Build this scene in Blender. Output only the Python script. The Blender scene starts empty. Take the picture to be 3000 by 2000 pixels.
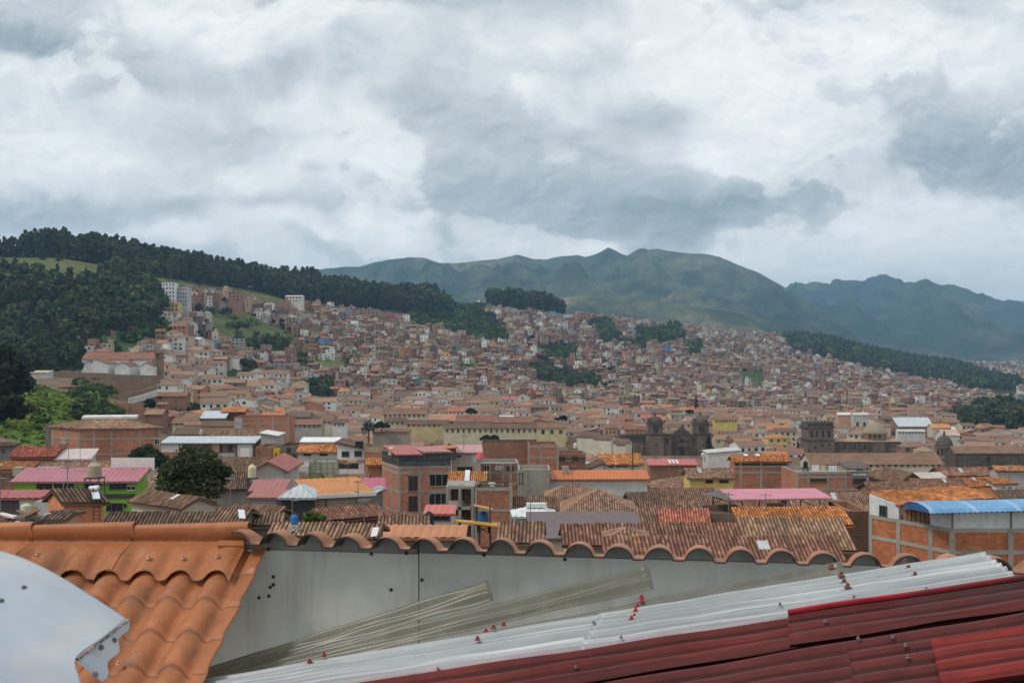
import bpy, math, random
import numpy as np
from mathutils import Vector, Matrix
random.seed(7); RNG = np.random.default_rng(11)
F = 3333.33; ZC = 75.0                     # focal length in photo pixels, camera height
COL = bpy.context.scene.collection
scene = bpy.context.scene
def P(x, y, D): return Vector(((x-1500)/F*D, D, ZC+(1000-y)/F*D))
def R(a): return math.radians(a)
def s2l(r, g, b):
    f = lambda c: (c/255/12.92 if c/255 <= .04045 else ((c/255+.055)/1.055)**2.4)
    return (f(r), f(g), f(b))

# ------------------------------------------------------------------ camera
cam = bpy.data.cameras.new('camera'); cam.lens = 40; cam.sensor_width = 36
cam.clip_start = .1; cam.clip_end = 60000
co = bpy.data.objects.new('camera', cam); COL.objects.link(co)
co.location = (0, 0, ZC); co.rotation_euler = (R(90), 0, 0); scene.camera = co
scene.view_settings.view_transform = 'Standard'; scene.view_settings.look = 'None'
scene.view_settings.exposure = .24; scene.view_settings.gamma = 1
cy = scene.cycles
cy.max_bounces = 6; cy.diffuse_bounces = 2; cy.glossy_bounces = 2; cy.transmission_bounces = 3
cy.transparent_max_bounces = 12; cy.volume_bounces = 0; cy.caustics_reflective = False; cy.caustics_refractive = False
cy.use_denoising = True; cy.denoiser = 'OPENIMAGEDENOISE'
try: cy.denoising_prefilter = 'ACCURATE'
except Exception: pass

# ------------------------------------------------------------------ node shorthand
class NT:
    def __init__(s, tree): s.t = tree; s.n = tree.nodes; s.l = tree.links; s.n.clear()
    def new(s, typ, ins=None, **props):
        n = s.n.new(typ)
        for k, v in props.items(): setattr(n, k, v)
        for k, v in (ins or {}).items(): s.set(n, k, v)
        return n
    def set(s, n, k, v):
        sock = n.inputs[k]
        if isinstance(v, bpy.types.NodeSocket): s.l.new(v, sock)
        elif isinstance(v, bpy.types.Node): s.l.new(v.outputs[0], sock)
        else:
            if hasattr(sock.default_value, '__len__') and len(sock.default_value) == 4 and len(v) == 3: v = (*v, 1)
            sock.default_value = v
    def m(s, op, a, b=0.0, c=0.0, clamp=False):
        n = s.n.new('ShaderNodeMath'); n.operation = op; n.use_clamp = clamp
        for i, v in enumerate((a, b, c)): s.set(n, i, v)
        return n.outputs[0]
    def vm(s, op, a, b=None, sc=None):
        n = s.n.new('ShaderNodeVectorMath'); n.operation = op
        s.set(n, 0, a)
        if b is not None: s.set(n, 1, b)
        if sc is not None: s.set(n, 'Scale', sc)
        return n.outputs['Value'] if op in ('LENGTH', 'DOT_PRODUCT', 'DISTANCE') else n.outputs[0]
    def mix(s, fac, a, b, mode='MIX'):
        n = s.n.new('ShaderNodeMix'); n.data_type = 'RGBA'; n.blend_type = mode
        s.set(n, 0, fac); s.set(n, 6, a); s.set(n, 7, b); return n.outputs[2]
    def noise(s, vec, scale, detail=4, rough=.55, dist=0.0, out='Fac'):
        n = s.new('ShaderNodeTexNoise', {'Vector': vec, 'Scale': scale, 'Detail': detail, 'Roughness': rough, 'Distortion': dist}); return n.outputs[out]
    def ramp(s, fac, stops, interp='LINEAR'):
        n = s.n.new('ShaderNodeValToRGB'); s.set(n, 0, fac); r = n.color_ramp; r.interpolation = interp
        while len(r.elements) < len(stops): r.elements.new(.5)
        for e, (p, c) in zip(r.elements, stops):
            e.position = p; e.color = (*c, 1) if hasattr(c, '__len__') else (c, c, c, 1)
        return n.outputs[0]
    def mr(s, v, a, b, c, d):
        n = s.n.new('ShaderNodeMapRange')
        for i, x in enumerate((v, a, b, c, d)): s.set(n, i, x)
        return n.outputs[0]

# ------------------------------------------------------------------ sky: overcast cloud deck in the world shader
W = bpy.data.worlds.new('World'); scene.world = W; W.use_nodes = True
SUN_EL, SUN_AZ = 50, -112
t = NT(W.node_tree)
d = t.new('ShaderNodeTexCoord').outputs['Generated']
sx = t.new('ShaderNodeSeparateXYZ', {0: d})
ay = t.m('MAXIMUM', t.m('ABSOLUTE', sx.outputs[1]), .06)
u = t.m('DIVIDE', sx.outputs[0], ay); v = t.m('DIVIDE', sx.outputs[2], ay)
uv0 = t.new('ShaderNodeCombineXYZ', {0: u, 1: v, 2: t.m('MULTIPLY', sx.outputs[1], .25)}).outputs[0]
# large scale warp, so that no cloud keeps a regular outline
w1 = t.vm('SUBTRACT', t.noise(uv0, 9, 5, .58, out='Color'), (.5, .5, .5))
w2 = t.vm('SUBTRACT', t.noise(uv0, 30, 4, .6, out='Color'), (.5, .5, .5))
uvw = t.vm('ADD', uv0, t.vm('ADD', t.vm('SCALE', w1, sc=.065), t.vm('SCALE', w2, sc=.022)))
BLOBS = [(60,115,150,48,-.30),(300,170,260,40,-.06),(861,205,110,58,-.17),(470,240,220,36,-.10),(200,610,380,48,-.20),(720,590,250,30,-.11),(700,372,230,26,-.10),
 (1210,305,120,70,-.16),(1335,470,120,95,-.14),(1000,4,420,20,-.14),(1965,330,120,60,-.20),(1830,450,170,90,-.10),(1880,650,290,85,-.29),(2090,590,180,60,-.14),
 (2330,540,300,62,-.18),(2740,455,250,110,-.24),(2960,520,150,95,-.22),(2640,290,200,100,-.10),(1790,150,55,45,-.13),(2350,60,170,40,-.10),(1540,570,230,60,-.15),
 (1480,400,80,60,-.07),(2420,330,60,60,-.08),(1010,480,26,16,-.12),(900,492,40,16,-.10),(1000,392,26,18,-.12),
 (1120,400,170,70,.20),(1010,540,260,60,.07),(1172,684,56,44,.50),(1062,660,36,34,.36),(960,676,30,14,.26),(1500,720,60,16,.2),(2520,660,70,20,.16),(2720,600,60,16,.12),(2140,690,40,20,.12),(560,650,60,16,.14),(1240,640,22,14,.16),(110,418,170,22,.16),(330,470,190,24,.12),(690,525,70,30,.14),
 (2180,300,260,115,.22),(2095,470,62,52,.26),(1960,262,95,34,.16),(1745,728,95,22,.42),(2480,690,460,60,.13),(2160,770,160,30,.16),(1530,240,180,60,.14),(1700,110,300,50,.10),
 (640,60,300,40,.10),(690,145,70,26,.13),(830,640,110,36,.15),(430,692,190,26,.16),(2930,250,160,60,.05),(2900,620,120,40,.10),(1420,600,60,40,.10),(2500,140,120,50,.06),(2420,110,330,95,.15),(1640,420,120,60,-.06),(2560,300,190,90,.11)]
Bs = 0.0; uvs = t.vm('ADD', uv0, t.vm('SCALE', w2, sc=.026))
for (bx, by, rx, ry, amp) in BLOBS:
    q = t.vm('MULTIPLY', t.vm('SUBTRACT', uvw if rx > 100 else uvs, ((bx-1500)/F, (1000-by)/F, .22)), (F/rx, F/ry, 0))
    g = t.m('POWER', 2.7183, t.m('MULTIPLY', t.vm('DOT_PRODUCT', q, q), -.8))
    Bs = t.m('MULTIPLY_ADD', g, amp, Bs)
# two layers: a bright high deck, and ragged grey cloud bases in front of it whose thin edges stay bright
stre = t.vm('MULTIPLY', t.vm('ADD', uv0, t.vm('SCALE', w1, sc=.05)), (1, 1.55, 1))
n1 = t.noise(stre, 6.5, 9, .56, .25); up = t.noise(t.vm('ADD', stre, (-.004, .010, 0)), 6.5, 9, .56, .25)
n2 = t.noise(stre, 17, 8, .60, .2); up2 = t.noise(t.vm('ADD', stre, (-.003, .007, 0)), 17, 8, .60, .2)
d_ = t.m('ADD', t.m('MULTIPLY', t.m('SUBTRACT', n1, .5), 2.6), t.m('MULTIPLY', t.m('SUBTRACT', n2, .5), 1.35))
d_ = t.m('MULTIPLY_ADD', Bs, -1.7, d_)
wn = t.mr(t.noise(uv0, 5.5, 3, .5), .42, .60, 0, 1); mk = t.new('ShaderNodeMapRange', {0: d_, 1: t.m('MULTIPLY_ADD', wn, -.34, -.10), 2: t.m('MULTIPLY_ADD', wn, .34, .12)}, interpolation_type='SMOOTHSTEP').outputs[0]
Lb = t.m('MULTIPLY_ADD', Bs, .38, .735); Lf = t.m('MULTIPLY_ADD', Bs, .62, .535)
L = t.m('ADD', Lb, t.m('MULTIPLY', t.m('SUBTRACT', Lf, Lb), mk))
L = t.m('MULTIPLY_ADD', t.m('SUBTRACT', n1, up), .75, L)
L = t.m('MULTIPLY_ADD', t.m('SUBTRACT', n2, up2), .34, L)
L = t.m('MULTIPLY_ADD', t.m('SUBTRACT', n2, .5), .16, L)
n3 = t.noise(stre, 44, 7, .62); up3 = t.noise(t.vm('ADD', stre, (-.0015, .0035, 0)), 44, 7, .62)
L = t.m('MULTIPLY_ADD', t.m('SUBTRACT', n3, up3), .10, L)
cc = t.ramp(L, [(.16, s2l(116,134,147)), (.32, s2l(148,161,170)), (.47, s2l(179,188,193)), (.61, s2l(206,212,215)), (.76, s2l(230,234,234)), (.93, s2l(250,251,250))])
sky = t.new('ShaderNodeTexSky', sky_type='NISHITA', sun_disc=False, sun_elevation=R(SUN_EL), sun_rotation=R(SUN_AZ), altitude=3400)
cs = t.vm('SCALE', cc, sc=10.0)
out = t.mix(.97, sky.outputs[0], cs)
bg = t.new('ShaderNodeBackground', {'Color': out, 'Strength': .1})
t.new('ShaderNodeOutputWorld', {0: bg})
W.cycles.sampling_method = 'MANUAL'; W.cycles.sample_map_resolution = 512

sl = bpy.data.lights.new('sun', 'SUN'); sl.energy = 1.5; sl.angle = R(10); sl.color = (1, .93, .84)
so = bpy.data.objects.new('sun', sl); COL.objects.link(so)
sd = Vector((math.sin(R(SUN_AZ))*math.cos(R(SUN_EL)), math.cos(R(SUN_AZ))*math.cos(R(SUN_EL)), math.sin(R(SUN_EL))))
so.rotation_euler = sd.to_track_quat('Z', 'Y').to_euler()

# ------------------------------------------------------------------ materials (colour of each face comes from the attribute "col")
MATS = {}
def mat(name, fn):
    m = bpy.data.materials.new(name); m.use_nodes = True; t = NT(m.node_tree)
    col = t.new('ShaderNodeAttribute', attribute_name='col').outputs['Color']
    geo = t.new('ShaderNodeNewGeometry').outputs['Position']
    uv = t.new('ShaderNodeUVMap', uv_map='uv').outputs[0]
    bs = t.new('ShaderNodeBsdfPrincipled'); o = t.new('ShaderNodeOutputMaterial', {0: bs})
    fn(t, bs, col, geo, uv, o); MATS[name] = m; return m
def grime(t, col, pos, s1, lo, hi, s2=None, lo2=.9, hi2=1.1):
    c = t.mix(1, col, t.ramp(t.noise(pos, s1, 5, .6), [(.3, lo), (.7, hi)]), 'MULTIPLY')
    if s2: c = t.mix(1, c, t.ramp(t.noise(pos, s2, 3, .6), [(.3, lo2), (.7, hi2)]), 'MULTIPLY')
    return c
def m_plaster(t, bs, col, pos, uv, o):
    c = grime(t, col, pos, .35, .78, 1.08, 2.5)
    st = t.noise(t.vm('MULTIPLY', uv, (3.0, .25, 1)), 1.0, 4, .6)
    c = t.mix(t.mr(st, .55, .8, 0, .45), c, t.mix(1, c, (.55, .48, .40), 'MULTIPLY'))
    t.set(bs, 'Base Color', c); t.set(bs, 'Roughness', .9); t.set(bs, 'Specular IOR Level', .2)
def m_brick(t, bs, col, pos, uv, o):
    b = t.new('ShaderNodeTexBrick', {'Vector': uv, 'Color1': (1.18, 1.1, 1.02), 'Color2': (.80, .74, .70), 'Mortar': (1.05, 1.25, 1.35), 'Scale': 1.0, 'Mortar Size': .018,
              'Mortar Smooth': .3, 'Bias': .0, 'Brick Width': .34, 'Row Height': .17})
    c = t.mix(1, col, b.outputs[0], 'MULTIPLY'); c = grime(t, c, pos, .25, .72, 1.15, 1.7, .85, 1.12)
    t.set(bs, 'Base Color', c); t.set(bs, 'Roughness', .92); t.set(bs, 'Specular IOR Level', .15)
def m_tile(t, bs, col, pos, uv, o):
    c = grime(t, col, pos, .22, .78, 1.15, 3.0, .82, 1.14)
    li = t.noise(pos, .9, 6, .7)
    c = t.mix(t.mr(li, .54, .72, 0, .55), c, (.075, .068, .055))
    t.set(bs, 'Base Color', c); t.set(bs, 'Roughness', .9); t.set(bs, 'Specular IOR Level', .15)
def m_metal(t, bs, col, pos, uv, o):
    c = grime(t, col, pos, .5, .82, 1.05, 4, .92, 1.05)
    rs = t.noise(t.vm('MULTIPLY', pos, (1, 1, .4)), 1.3, 5, .65)
    c = t.mix(t.mr(rs, .6, .78, 0, .4), c, (.22, .15, .11))
    t.set(bs, 'Base Color', c); t.set(bs, 'Roughness', .5); t.set(bs, 'Specular IOR Level', .35)
def m_plain(t, bs, col, pos, uv, o):
    t.set(bs, 'Base Color', grime(t, col, pos, 1.5, .85, 1.1, 9)); t.set(bs, 'Roughness', .75); t.set(bs, 'Specular IOR Level', .25)
def m_glass(t, bs, col, pos, uv, o):
    t.set(bs, 'Base Color', grime(t, col, pos, .6, .6, 1.4)); t.set(bs, 'Roughness', .2); t.set(bs, 'Specular IOR Level', .22)
def m_leaf(t, bs, col, pos, uv, o):
    c = grime(t, col, pos, .12, .7, 1.25, .9, .7, 1.35)
    t.set(bs, 'Base Color', c); t.set(bs, 'Roughness', .7); t.set(bs, 'Specular IOR Level', .2)
    tr = t.new('ShaderNodeBsdfTranslucent', {'Color': c}); mx = t.new('ShaderNodeMixShader', {0: .22, 1: bs, 2: tr}); t.set(o, 0, mx)
def m_bark(t, bs, col, pos, uv, o):
    t.set(bs, 'Base Color', grime(t, col, t.vm('MULTIPLY', pos, (1, 1, .2)), 3, .6, 1.3)); t.set(bs, 'Roughness', .95); t.set(bs, 'Specular IOR Level', .1)
def m_stone(t, bs, col, pos, uv, o):
    b = t.new('ShaderNodeTexBrick', {'Vector': uv, 'Color1': (1.1, 1.1, 1.1), 'Color2': (.8, .8, .8), 'Mortar': (.6, .6, .6), 'Scale': 1.0, 'Mortar Size': .03, 'Brick Width': 1.1, 'Row Height': .55})
    c = t.mix(1, col, b.outputs[0], 'MULTIPLY'); c = grime(t, c, pos, .12, .65, 1.2, .8, .8, 1.15)
    t.set(bs, 'Base Color', c); t.set(bs, 'Roughness', .95); t.set(bs, 'Specular IOR Level', .1)
def m_earth(t, bs, col, pos, uv, o):
    c = grime(t, col, pos, .02, .75, 1.25, .3, .7, 1.3)
    t.set(bs, 'Base Color', c); t.set(bs, 'Roughness', 1.0); t.set(bs, 'Specular IOR Level', .05)
for nm, fn in (('plaster', m_plaster), ('brick', m_brick), ('tile', m_tile), ('metal', m_metal), ('plain', m_plain), ('glass', m_glass), ('leaf', m_leaf), ('bark', m_bark), ('stone', m_stone), ('earth', m_earth)): mat(nm, fn)

# ------------------------------------------------------------------ mesh builder
def mesh_np(name, V, faces, cols, mats, uvs=None, fm=None, smooth=False):
    """V (n,3); faces (k,4) or list; cols per face (k,3)."""
    me = bpy.data.meshes.new(name)
    if isinstance(faces, np.ndarray):
        k, w = faces.shape
        me.vertices.add(len(V)); me.vertices.foreach_set('co', np.ascontiguousarray(V, np.float32).ravel())
        me.loops.add(k*w); me.loops.foreach_set('vertex_index', faces.astype(np.int32).ravel())
        me.polygons.add(k); me.polygons.foreach_set('loop_start', np.arange(0, k*w, w, dtype=np.int32))
        try: me.polygons.foreach_set('loop_total', np.full(k, w, np.int32))
        except Exception: pass
        lt = np.full(k, w)
        me.update(calc_edges=True)
    else:
        me.from_pydata([tuple(p) for p in V], [], faces); lt = np.array([len(f) for f in faces])
    a = me.attributes.new('col', 'FLOAT_COLOR', 'CORNER')
    c = np.repeat(np.c_[np.asarray(cols, np.float32), np.ones(len(lt), np.float32)], lt, axis=0)
    a.data.foreach_set('color', c.astype(np.float32).ravel())
    if uvs is not None:
        l = me.uv_layers.new(name='uv'); l.data.foreach_set('uv', np.asarray(uvs, np.float32).ravel())
    for m in mats: me.materials.append(MATS[m] if isinstance(m, str) else m)
    if fm is not None: me.polygons.foreach_set('material_index', np.asarray(fm, np.int32))
    if smooth: me.polygons.foreach_set('use_smooth', np.ones(len(lt), bool))
    me.update(); return me
def link(name, me, parent=None, loc=(0, 0, 0)):
    o = bpy.data.objects.new(name, me); COL.objects.link(o); o.location = loc
    if parent: o.parent = parent
    return o
def tag(o, label=None, cat=None, group=None, kind=None):
    for k, v in (('label', label), ('category', cat), ('group', group), ('kind', kind)):
        if v: o[k] = v
    return o
def thing(name, label, cat, loc, group=None):
    o = bpy.data.objects.new(name, None); COL.objects.link(o); o.location = loc; o.empty_display_size = .5
    return tag(o, label, cat, group)
def jit(c, s=.1):
    k = 1+random.uniform(-s, s); return tuple(max(0, x*k*(1+random.uniform(-s, s)*.3)) for x in c)
class MB:
    """collects faces in world coordinates; build() makes ONE mesh object, coordinates relative to its thing."""
    def __init__(s): s.v = []; s.f = []; s.c = []; s.m = []; s.uv = []; s.mats = []
    def mi(s, m):
        if m not in s.mats: s.mats.append(m)
        return s.mats.index(m)
    def face(s, pts, col, m='plain', uv=None):
        b = len(s.v); s.v += [tuple(p) for p in pts]; s.f.append(tuple(range(b, b+len(pts)))); s.c.append(col); s.m.append(s.mi(m))
        if uv is None:
            p0 = Vector(pts[0]); e = (Vector(pts[1])-p0); e = e.normalized() if e.length else Vector((1, 0, 0))
            n = e.cross(Vector(pts[-1])-p0); w = n.cross(e); w = w.normalized() if w.length else Vector((0, 0, 1))
            uv = [((Vector(p)-p0).dot(e), (Vector(p)-p0).dot(w)) for p in pts]
        s.uv += list(uv)
    def obox(s, o, ex, ey, ez, col, m='plain', skip=''):
        o, ex, ey, ez = map(Vector, (o, ex, ey, ez))
        p = [o, o+ex, o+ex+ey, o+ey]; q = [a+ez for a in p]
        for i in range(4): s.face([p[i], p[(i+1) % 4], q[(i+1) % 4], q[i]], col, m)
        s.face(q, col, m)
        if 'b' not in skip: s.face(p[::-1], col, m)
    def bar(s, a, b, r, col, m='plain', n=4, r2=None, cap=True):
        a, b = Vector(a), Vector(b); z = (b-a).normalized(); x = z.orthogonal().normalized(); y = z.cross(x); r2 = r if r2 is None else r2
        A = [a+(x*math.cos(k*6.28319/n+.785)+y*math.sin(k*6.28319/n+.785))*r for k in range(n)]
        B = [b+(x*math.cos(k*6.28319/n+.785)+y*math.sin(k*6.28319/n+.785))*r2 for k in range(n)]
        for k in range(n): s.face([A[k], A[(k+1) % n], B[(k+1) % n], B[k]], col, m)
        if cap: s.face(A[::-1], col, m); s.face(B, col, m)
    def lathe(s, c, prof, col, m='plain', n=12, cols=None):
        c = Vector(c)
        for i in range(len(prof)-1):
            (r0, z0), (r1, z1) = prof[i], prof[i+1]
            for k in range(n):
                a, b = k*6.28319/n, (k+1)*6.28319/n
                pts = [c+Vector((r0*math.cos(a), r0*math.sin(a), z0)), c+Vector((r0*math.cos(b), r0*math.sin(b), z0)), c+Vector((r1*math.cos(b), r1*math.sin(b), z1)), c+Vector((r1*math.cos(a), r1*math.sin(a), z1))]
                if r1 < 1e-4: pts = pts[:3]
                elif r0 < 1e-4: pts = [pts[0], pts[2], pts[3]]
                s.face(pts, (cols[i] if cols else col), m)
    def grid(s, V, col_fn, m):
        """V: (a,b,3) array of points; faces between them."""
        a, b = V.shape[:2]
        for i in range(a-1):
            for j in range(b-1): s.face([V[i, j], V[i, j+1], V[i+1, j+1], V[i+1, j]], col_fn(i, j), m)
    def build(s, name, parent=None, label=None, smooth=False):
        org = Vector(parent.matrix_world.translation) if parent and not parent.parent else Vector((0, 0, 0))
        root = parent
        while root and root.parent: root = root.parent
        off = Vector(root.location) if root else Vector((0, 0, 0))
        me = mesh_np(name, [Vector(p)-off for p in s.v], s.f, s.c, s.mats, s.uv, s.m, smooth)
        o = link(name, me, parent)
        if label: o['label'] = label
        return o
    def top(s, name, label, cat, loc, group=None, kind=None):
        off = Vector(loc); me = mesh_np(name, [Vector(p)-off for p in s.v], s.f, s.c, s.mats, s.uv, s.m)
        o = link(name, me, None, off); return tag(o, label, cat, group, kind)

# ------------------------------------------------------------------ terrain: height tables (depth, height below/above camera) for fans of view directions
GT = {
 -400: [(10,-9),(40,-14),(120,-16),(230,-14),(300,-6),(400,0),(535,5),(650,15),(800,50),(950,78),(1100,88),(1300,80),(1800,60),(4500,-80)],
 0: [(10,-9),(40,-14),(82,-16),(120,-18),(163,-20),(230,-19),(300,-15.5),(340,-14),(400,-15),(535,-16),(640,-12),(700,6),(800,42),(880,58),(950,65),(1100,83),(1300,80),(1800,50),(4500,-80)],
 200: [(10,-9),(40,-14),(82,-16),(120,-18),(163,-21),(230,-22),(300,-20),(345,-18.5),(400,-18),(535,-17.5),(640,-16),(700,2),(800,35),(900,60),(950,66),(1100,83),(1300,80),(1800,45),(4500,-80)],
 320: [(10,-9),(40,-14),(82,-17),(120,-19),(163,-22),(230,-24),(300,-23),(345,-22),(400,-22),(535,-19),(640,-17),(700,-2),(800,30),(950,56),(1050,69),(1150,80),(1300,80),(1800,40),(4500,-80)],
 450: [(10,-10),(40,-14),(82,-17),(120,-20),(163,-23),(230,-26),(300,-27),(400,-28),(535,-26),(620,-21),(700,-5),(800,18),(950,47),(1050,61),(1150,73),(1300,78),(1800,35),(4500,-80)],
 600: [(10,-10),(40,-15),(82,-18),(120,-22),(163,-26),(230,-29),(300,-31),(400,-33),(535,-32),(650,-29),(800,-8),(950,25),(1100,52),(1200,61),(1300,75),(1500,72),(1800,30),(4500,-80)],
 900: [(10,-10),(40,-15),(82,-19),(120,-24),(163,-28),(230,-33),(300,-38),(400,-43),(535,-46),(650,-45),(800,-35),(950,-15),(1100,12),(1300,44),(1450,66),(1600,62),(2000,10),(4500,-80)],
 1200: [(10,-10),(40,-15),(82,-19),(120,-24),(163,-29),(230,-35),(300,-40),(400,-46),(535,-50),(650,-51),(800,-47),(950,-36),(1100,-18),(1300,14),(1500,42),(1620,56),(1800,50),(2100,10),(4500,-80)],
 1500: [(10,-10),(40,-15),(82,-19),(120,-24),(163,-29),(230,-35),(300,-40),(400,-47),(535,-53),(650,-54),(800,-53),(950,-47),(1100,-35),(1300,-10),(1500,20),(1700,50),(1800,60),(2000,50),(2600,0),(4500,-80)],
 1800: [(10,-10),(40,-15),(82,-19),(120,-24),(163,-29),(230,-35),(300,-40),(400,-47),(535,-53),(650,-55),(800,-56),(950,-54),(1100,-48),(1300,-31),(1500,-5),(1800,28),(1950,36),(2100,36),(2600,0),(4500,-80)],
 2100: [(10,-10),(40,-15),(82,-19),(120,-24),(163,-29),(230,-35),(300,-40),(400,-47),(535,-53),(650,-56),(800,-58),(950,-59),(1100,-57),(1300,-48),(1500,-32),(1800,-4),(2100,14),(2250,17),(2600,5),(3500,-50),(4500,-80)],
 2400: [(10,-10),(40,-15),(82,-19),(120,-24),(163,-29),(230,-35),(300,-40),(400,-47),(535,-54),(650,-58),(800,-60),(950,-61),(1100,-62),(1300,-60),(1500,-53),(1800,-32),(2100,-8),(2300,2),(2500,2),(3000,-40),(4500,-80)],
 2700: [(10,-10),(40,-15),(82,-19),(120,-24),(163,-29),(230,-35),(300,-41),(400,-49),(535,-56),(650,-60),(950,-63),(1100,-65),(1300,-66),(1500,-65),(1800,-61),(2100,-54),(2400,-46),(2600,-46),(3000,-68),(4500,-80)],
 3000: [(10,-10),(40,-15),(82,-19),(120,-24),(163,-29),(230,-36),(300,-42),(400,-50),(535,-58),(650,-62),(950,-66),(1300,-69),(1500,-70),(2100,-72),(2600,-74),(3000,-75),(3500,-70),(4500,-80)],
 3500: [(10,-10),(40,-15),(120,-24),(230,-36),(400,-50),(650,-62),(1300,-70),(2600,-76),(4500,-82)]}
XS = np.array(sorted(GT)); DG = np.geomspace(10, 4500, 240)
TAB = np.array([np.interp(DG, [p[0] for p in GT[x]], [p[1] for p in GT[x]]) for x in XS])
for _ in range(3): TAB[:, 1:-1] = (TAB[:, :-2]+2*TAB[:, 1:-1]+TAB[:, 2:])/4
XF = np.arange(-900, 4001, 25.0)
TF = np.array([np.interp(XF, XS, TAB[:, j]) for j in range(len(DG))]).T
for _ in range(4): TF[1:-1] = (TF[:-2]+2*TF[1:-1]+TF[2:])/4
LD = np.log(DG)
def gz(X, Y):
    """world ground height at X, Y (Y > 10)."""
    Y = max(Y, 10.01); x = min(max(X/Y*F+1500, -899), 3999); i = (x+900)/25; i0 = int(i); fi = i-i0; i1 = min(i0+1, len(XF)-1)
    j = (math.log(Y)-LD[0])/(LD[1]-LD[0]); j0 = min(int(j), len(DG)-2); fj = j-j0
    z = (TF[i0, j0]*(1-fi)+TF[i1, j0]*fi)*(1-fj)+(TF[i0, j0+1]*(1-fi)+TF[i1, j0+1]*fi)*fj
    return ZC+z
def inpoly(x, y, poly):
    c = False; n = len(poly)
    for i in range(n):
        x0, y0 = poly[i]; x1, y1 = poly[i-1]
        if (y0 > y) != (y1 > y) and x < (x1-x0)*(y-y0)/(y1-y0)+x0: c = not c
    return c
# land use, outlined as seen over the valley: w woods, g grass, s scrub (no houses in any of them)
LAND = [
 ('g', [(-900,745),(160,755),(270,770),(340,785),(255,846),(170,834),(90,816),(-900,812)]),
 ('w', [(-900,812),(90,816),(170,834),(255,846),(300,830),(340,795),(430,835),(482,880),(478,930),(408,965),(293,988),(249,1030),(240,1086),(-900,1120)]),
 ('w', [(-900,600),(1000,600),(1310,840),(1330,925),(1240,925),(1120,908),(960,898),(860,888),(760,855),(700,845),(620,838),(440,808),(340,792),(270,772),(160,757),(-900,748)]),
 ('g', [(340,785),(440,806),(620,836),(760,853),(860,886),(830,895),(700,868),(590,845),(545,850),(520,868),(480,876),(430,832)]),
 ('s', [(1190,925),(1340,890),(1420,900),(1480,960),(1500,1000),(1390,1000),(1290,965),(1200,945)]),
 ('w', [(1336,800),(1690,800),(1700,925),(1640,922),(1560,912),(1420,898),(1336,890)]),
 ('g', [(606,912),(665,893),(760,940),(862,985),(868,1012),(720,1004),(630,980)]),
 ('w', [(690,995),(860,1003),(868,1028),(700,1030)]),
 ('g', [(850,1052),(1020,1058),(1025,1076),(850,1074)]),
 ('w', [(630,1085),(700,1075),(755,1092),(750,1142),(640,1140)]),
 ('w', [(870,1135),(975,1125),(978,1180),(890,1188)]),
 ('w', [(1556,1075),(1600,1068),(1640,1096),(1750,1108),(1765,1142),(1640,1137),(1570,1112)]),
 ('s', [(1575,1015),(1690,1010),(1695,1055),(1580,1055)]),
 ('s', [(1720,945),(1780,930),(1830,985),(1770,1015)]),
 ('s', [(1860,960),(1960,960),(1950,1000),(1850,1010)]),
 ('w', [(1920,975),(1990,960),(2010,1000),(1930,1010)]),
 ('s', [(1800,995),(1900,995),(1890,1020),(1800,1020)]),
 ('g', [(1340,1065),(1410,1065),(1410,1090),(1340,1090)]),
 ('s', [(2000,1000),(2060,1000),(2060,1040),(2010,1040)]),
 ('s', [(2160,1090),(2240,1085),(2250,1135),(2170,1130)]),
 ('w', [(2290,985),(2400,975),(2560,1000),(2700,1050),(2850,1085),(2990,1130),(3000,1175),(2860,1150),(2720,1112),(2600,1092),(2480,1062),(2320,1028)]),
 ('w', [(2780,1215),(3600,1190),(3600,1288),(2900,1290),(2800,1280)]),
 ('s', [(-900,1130),(120,1130),(230,1165),(330,1195),(360,1230),(330,1290),(100,1330),(-900,1340)]),
 ('s', [(230,1128),(350,1125),(340,1165),(290,1170),(235,1160)]),
 ('s', [(490,1185),(590,1180),(600,1235),(500,1225)]),
 ('s', [(408,965),(480,935),(500,990),(420,1000),(330,1050),(300,1010)]),
]
def land(x, y):
    for k, p in LAND:
        if inpoly(x, y, p): return k
    return None
def terrain():
    xs = np.arange(-900, 3951, 25.0); ds = np.geomspace(10, 4500, 250); n, m = len(xs), len(ds)
    V = np.zeros((n, m, 3)); cols = []
    for i, x in enumerate(xs):
        for j, D in enumerate(ds):
            X = (x-1500)/F*D; V[i, j] = (X, D, gz(X, D))
    idx = np.arange(n*m).reshape(n, m)
    fs = np.stack([idx[:-1, :-1], idx[1:, :-1], idx[1:, 1:], idx[:-1, 1:]], -1).reshape(-1, 4)
    C = {'w': (.035, .05, .022), 'g': (.13, .17, .045), 's': (.05, .085, .025), None: (.17, .125, .095)}
    for i in range(n-1):
        for j in range(m-1):
            p = V[i, j]; y = 1000-(p[2]-ZC)/p[1]*F
            k = land(xs[i], y) if p[1] > 180 else None
            c = C[k]
            if k == 's' and p[1] < 430: c = (.11, .17, .04)
            if k == 'g' and xs[i] < 900: c = (.105, .115, .045)
            if p[1] > 2300: c = (.11, .12, .06)
            cols.append(jit(c, .12))
    me = mesh_np('terrain', V.reshape(-1, 3), fs, cols, ['earth'], smooth=True)
    tag(link('terrain', me), kind='structure')
terrain()

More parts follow.
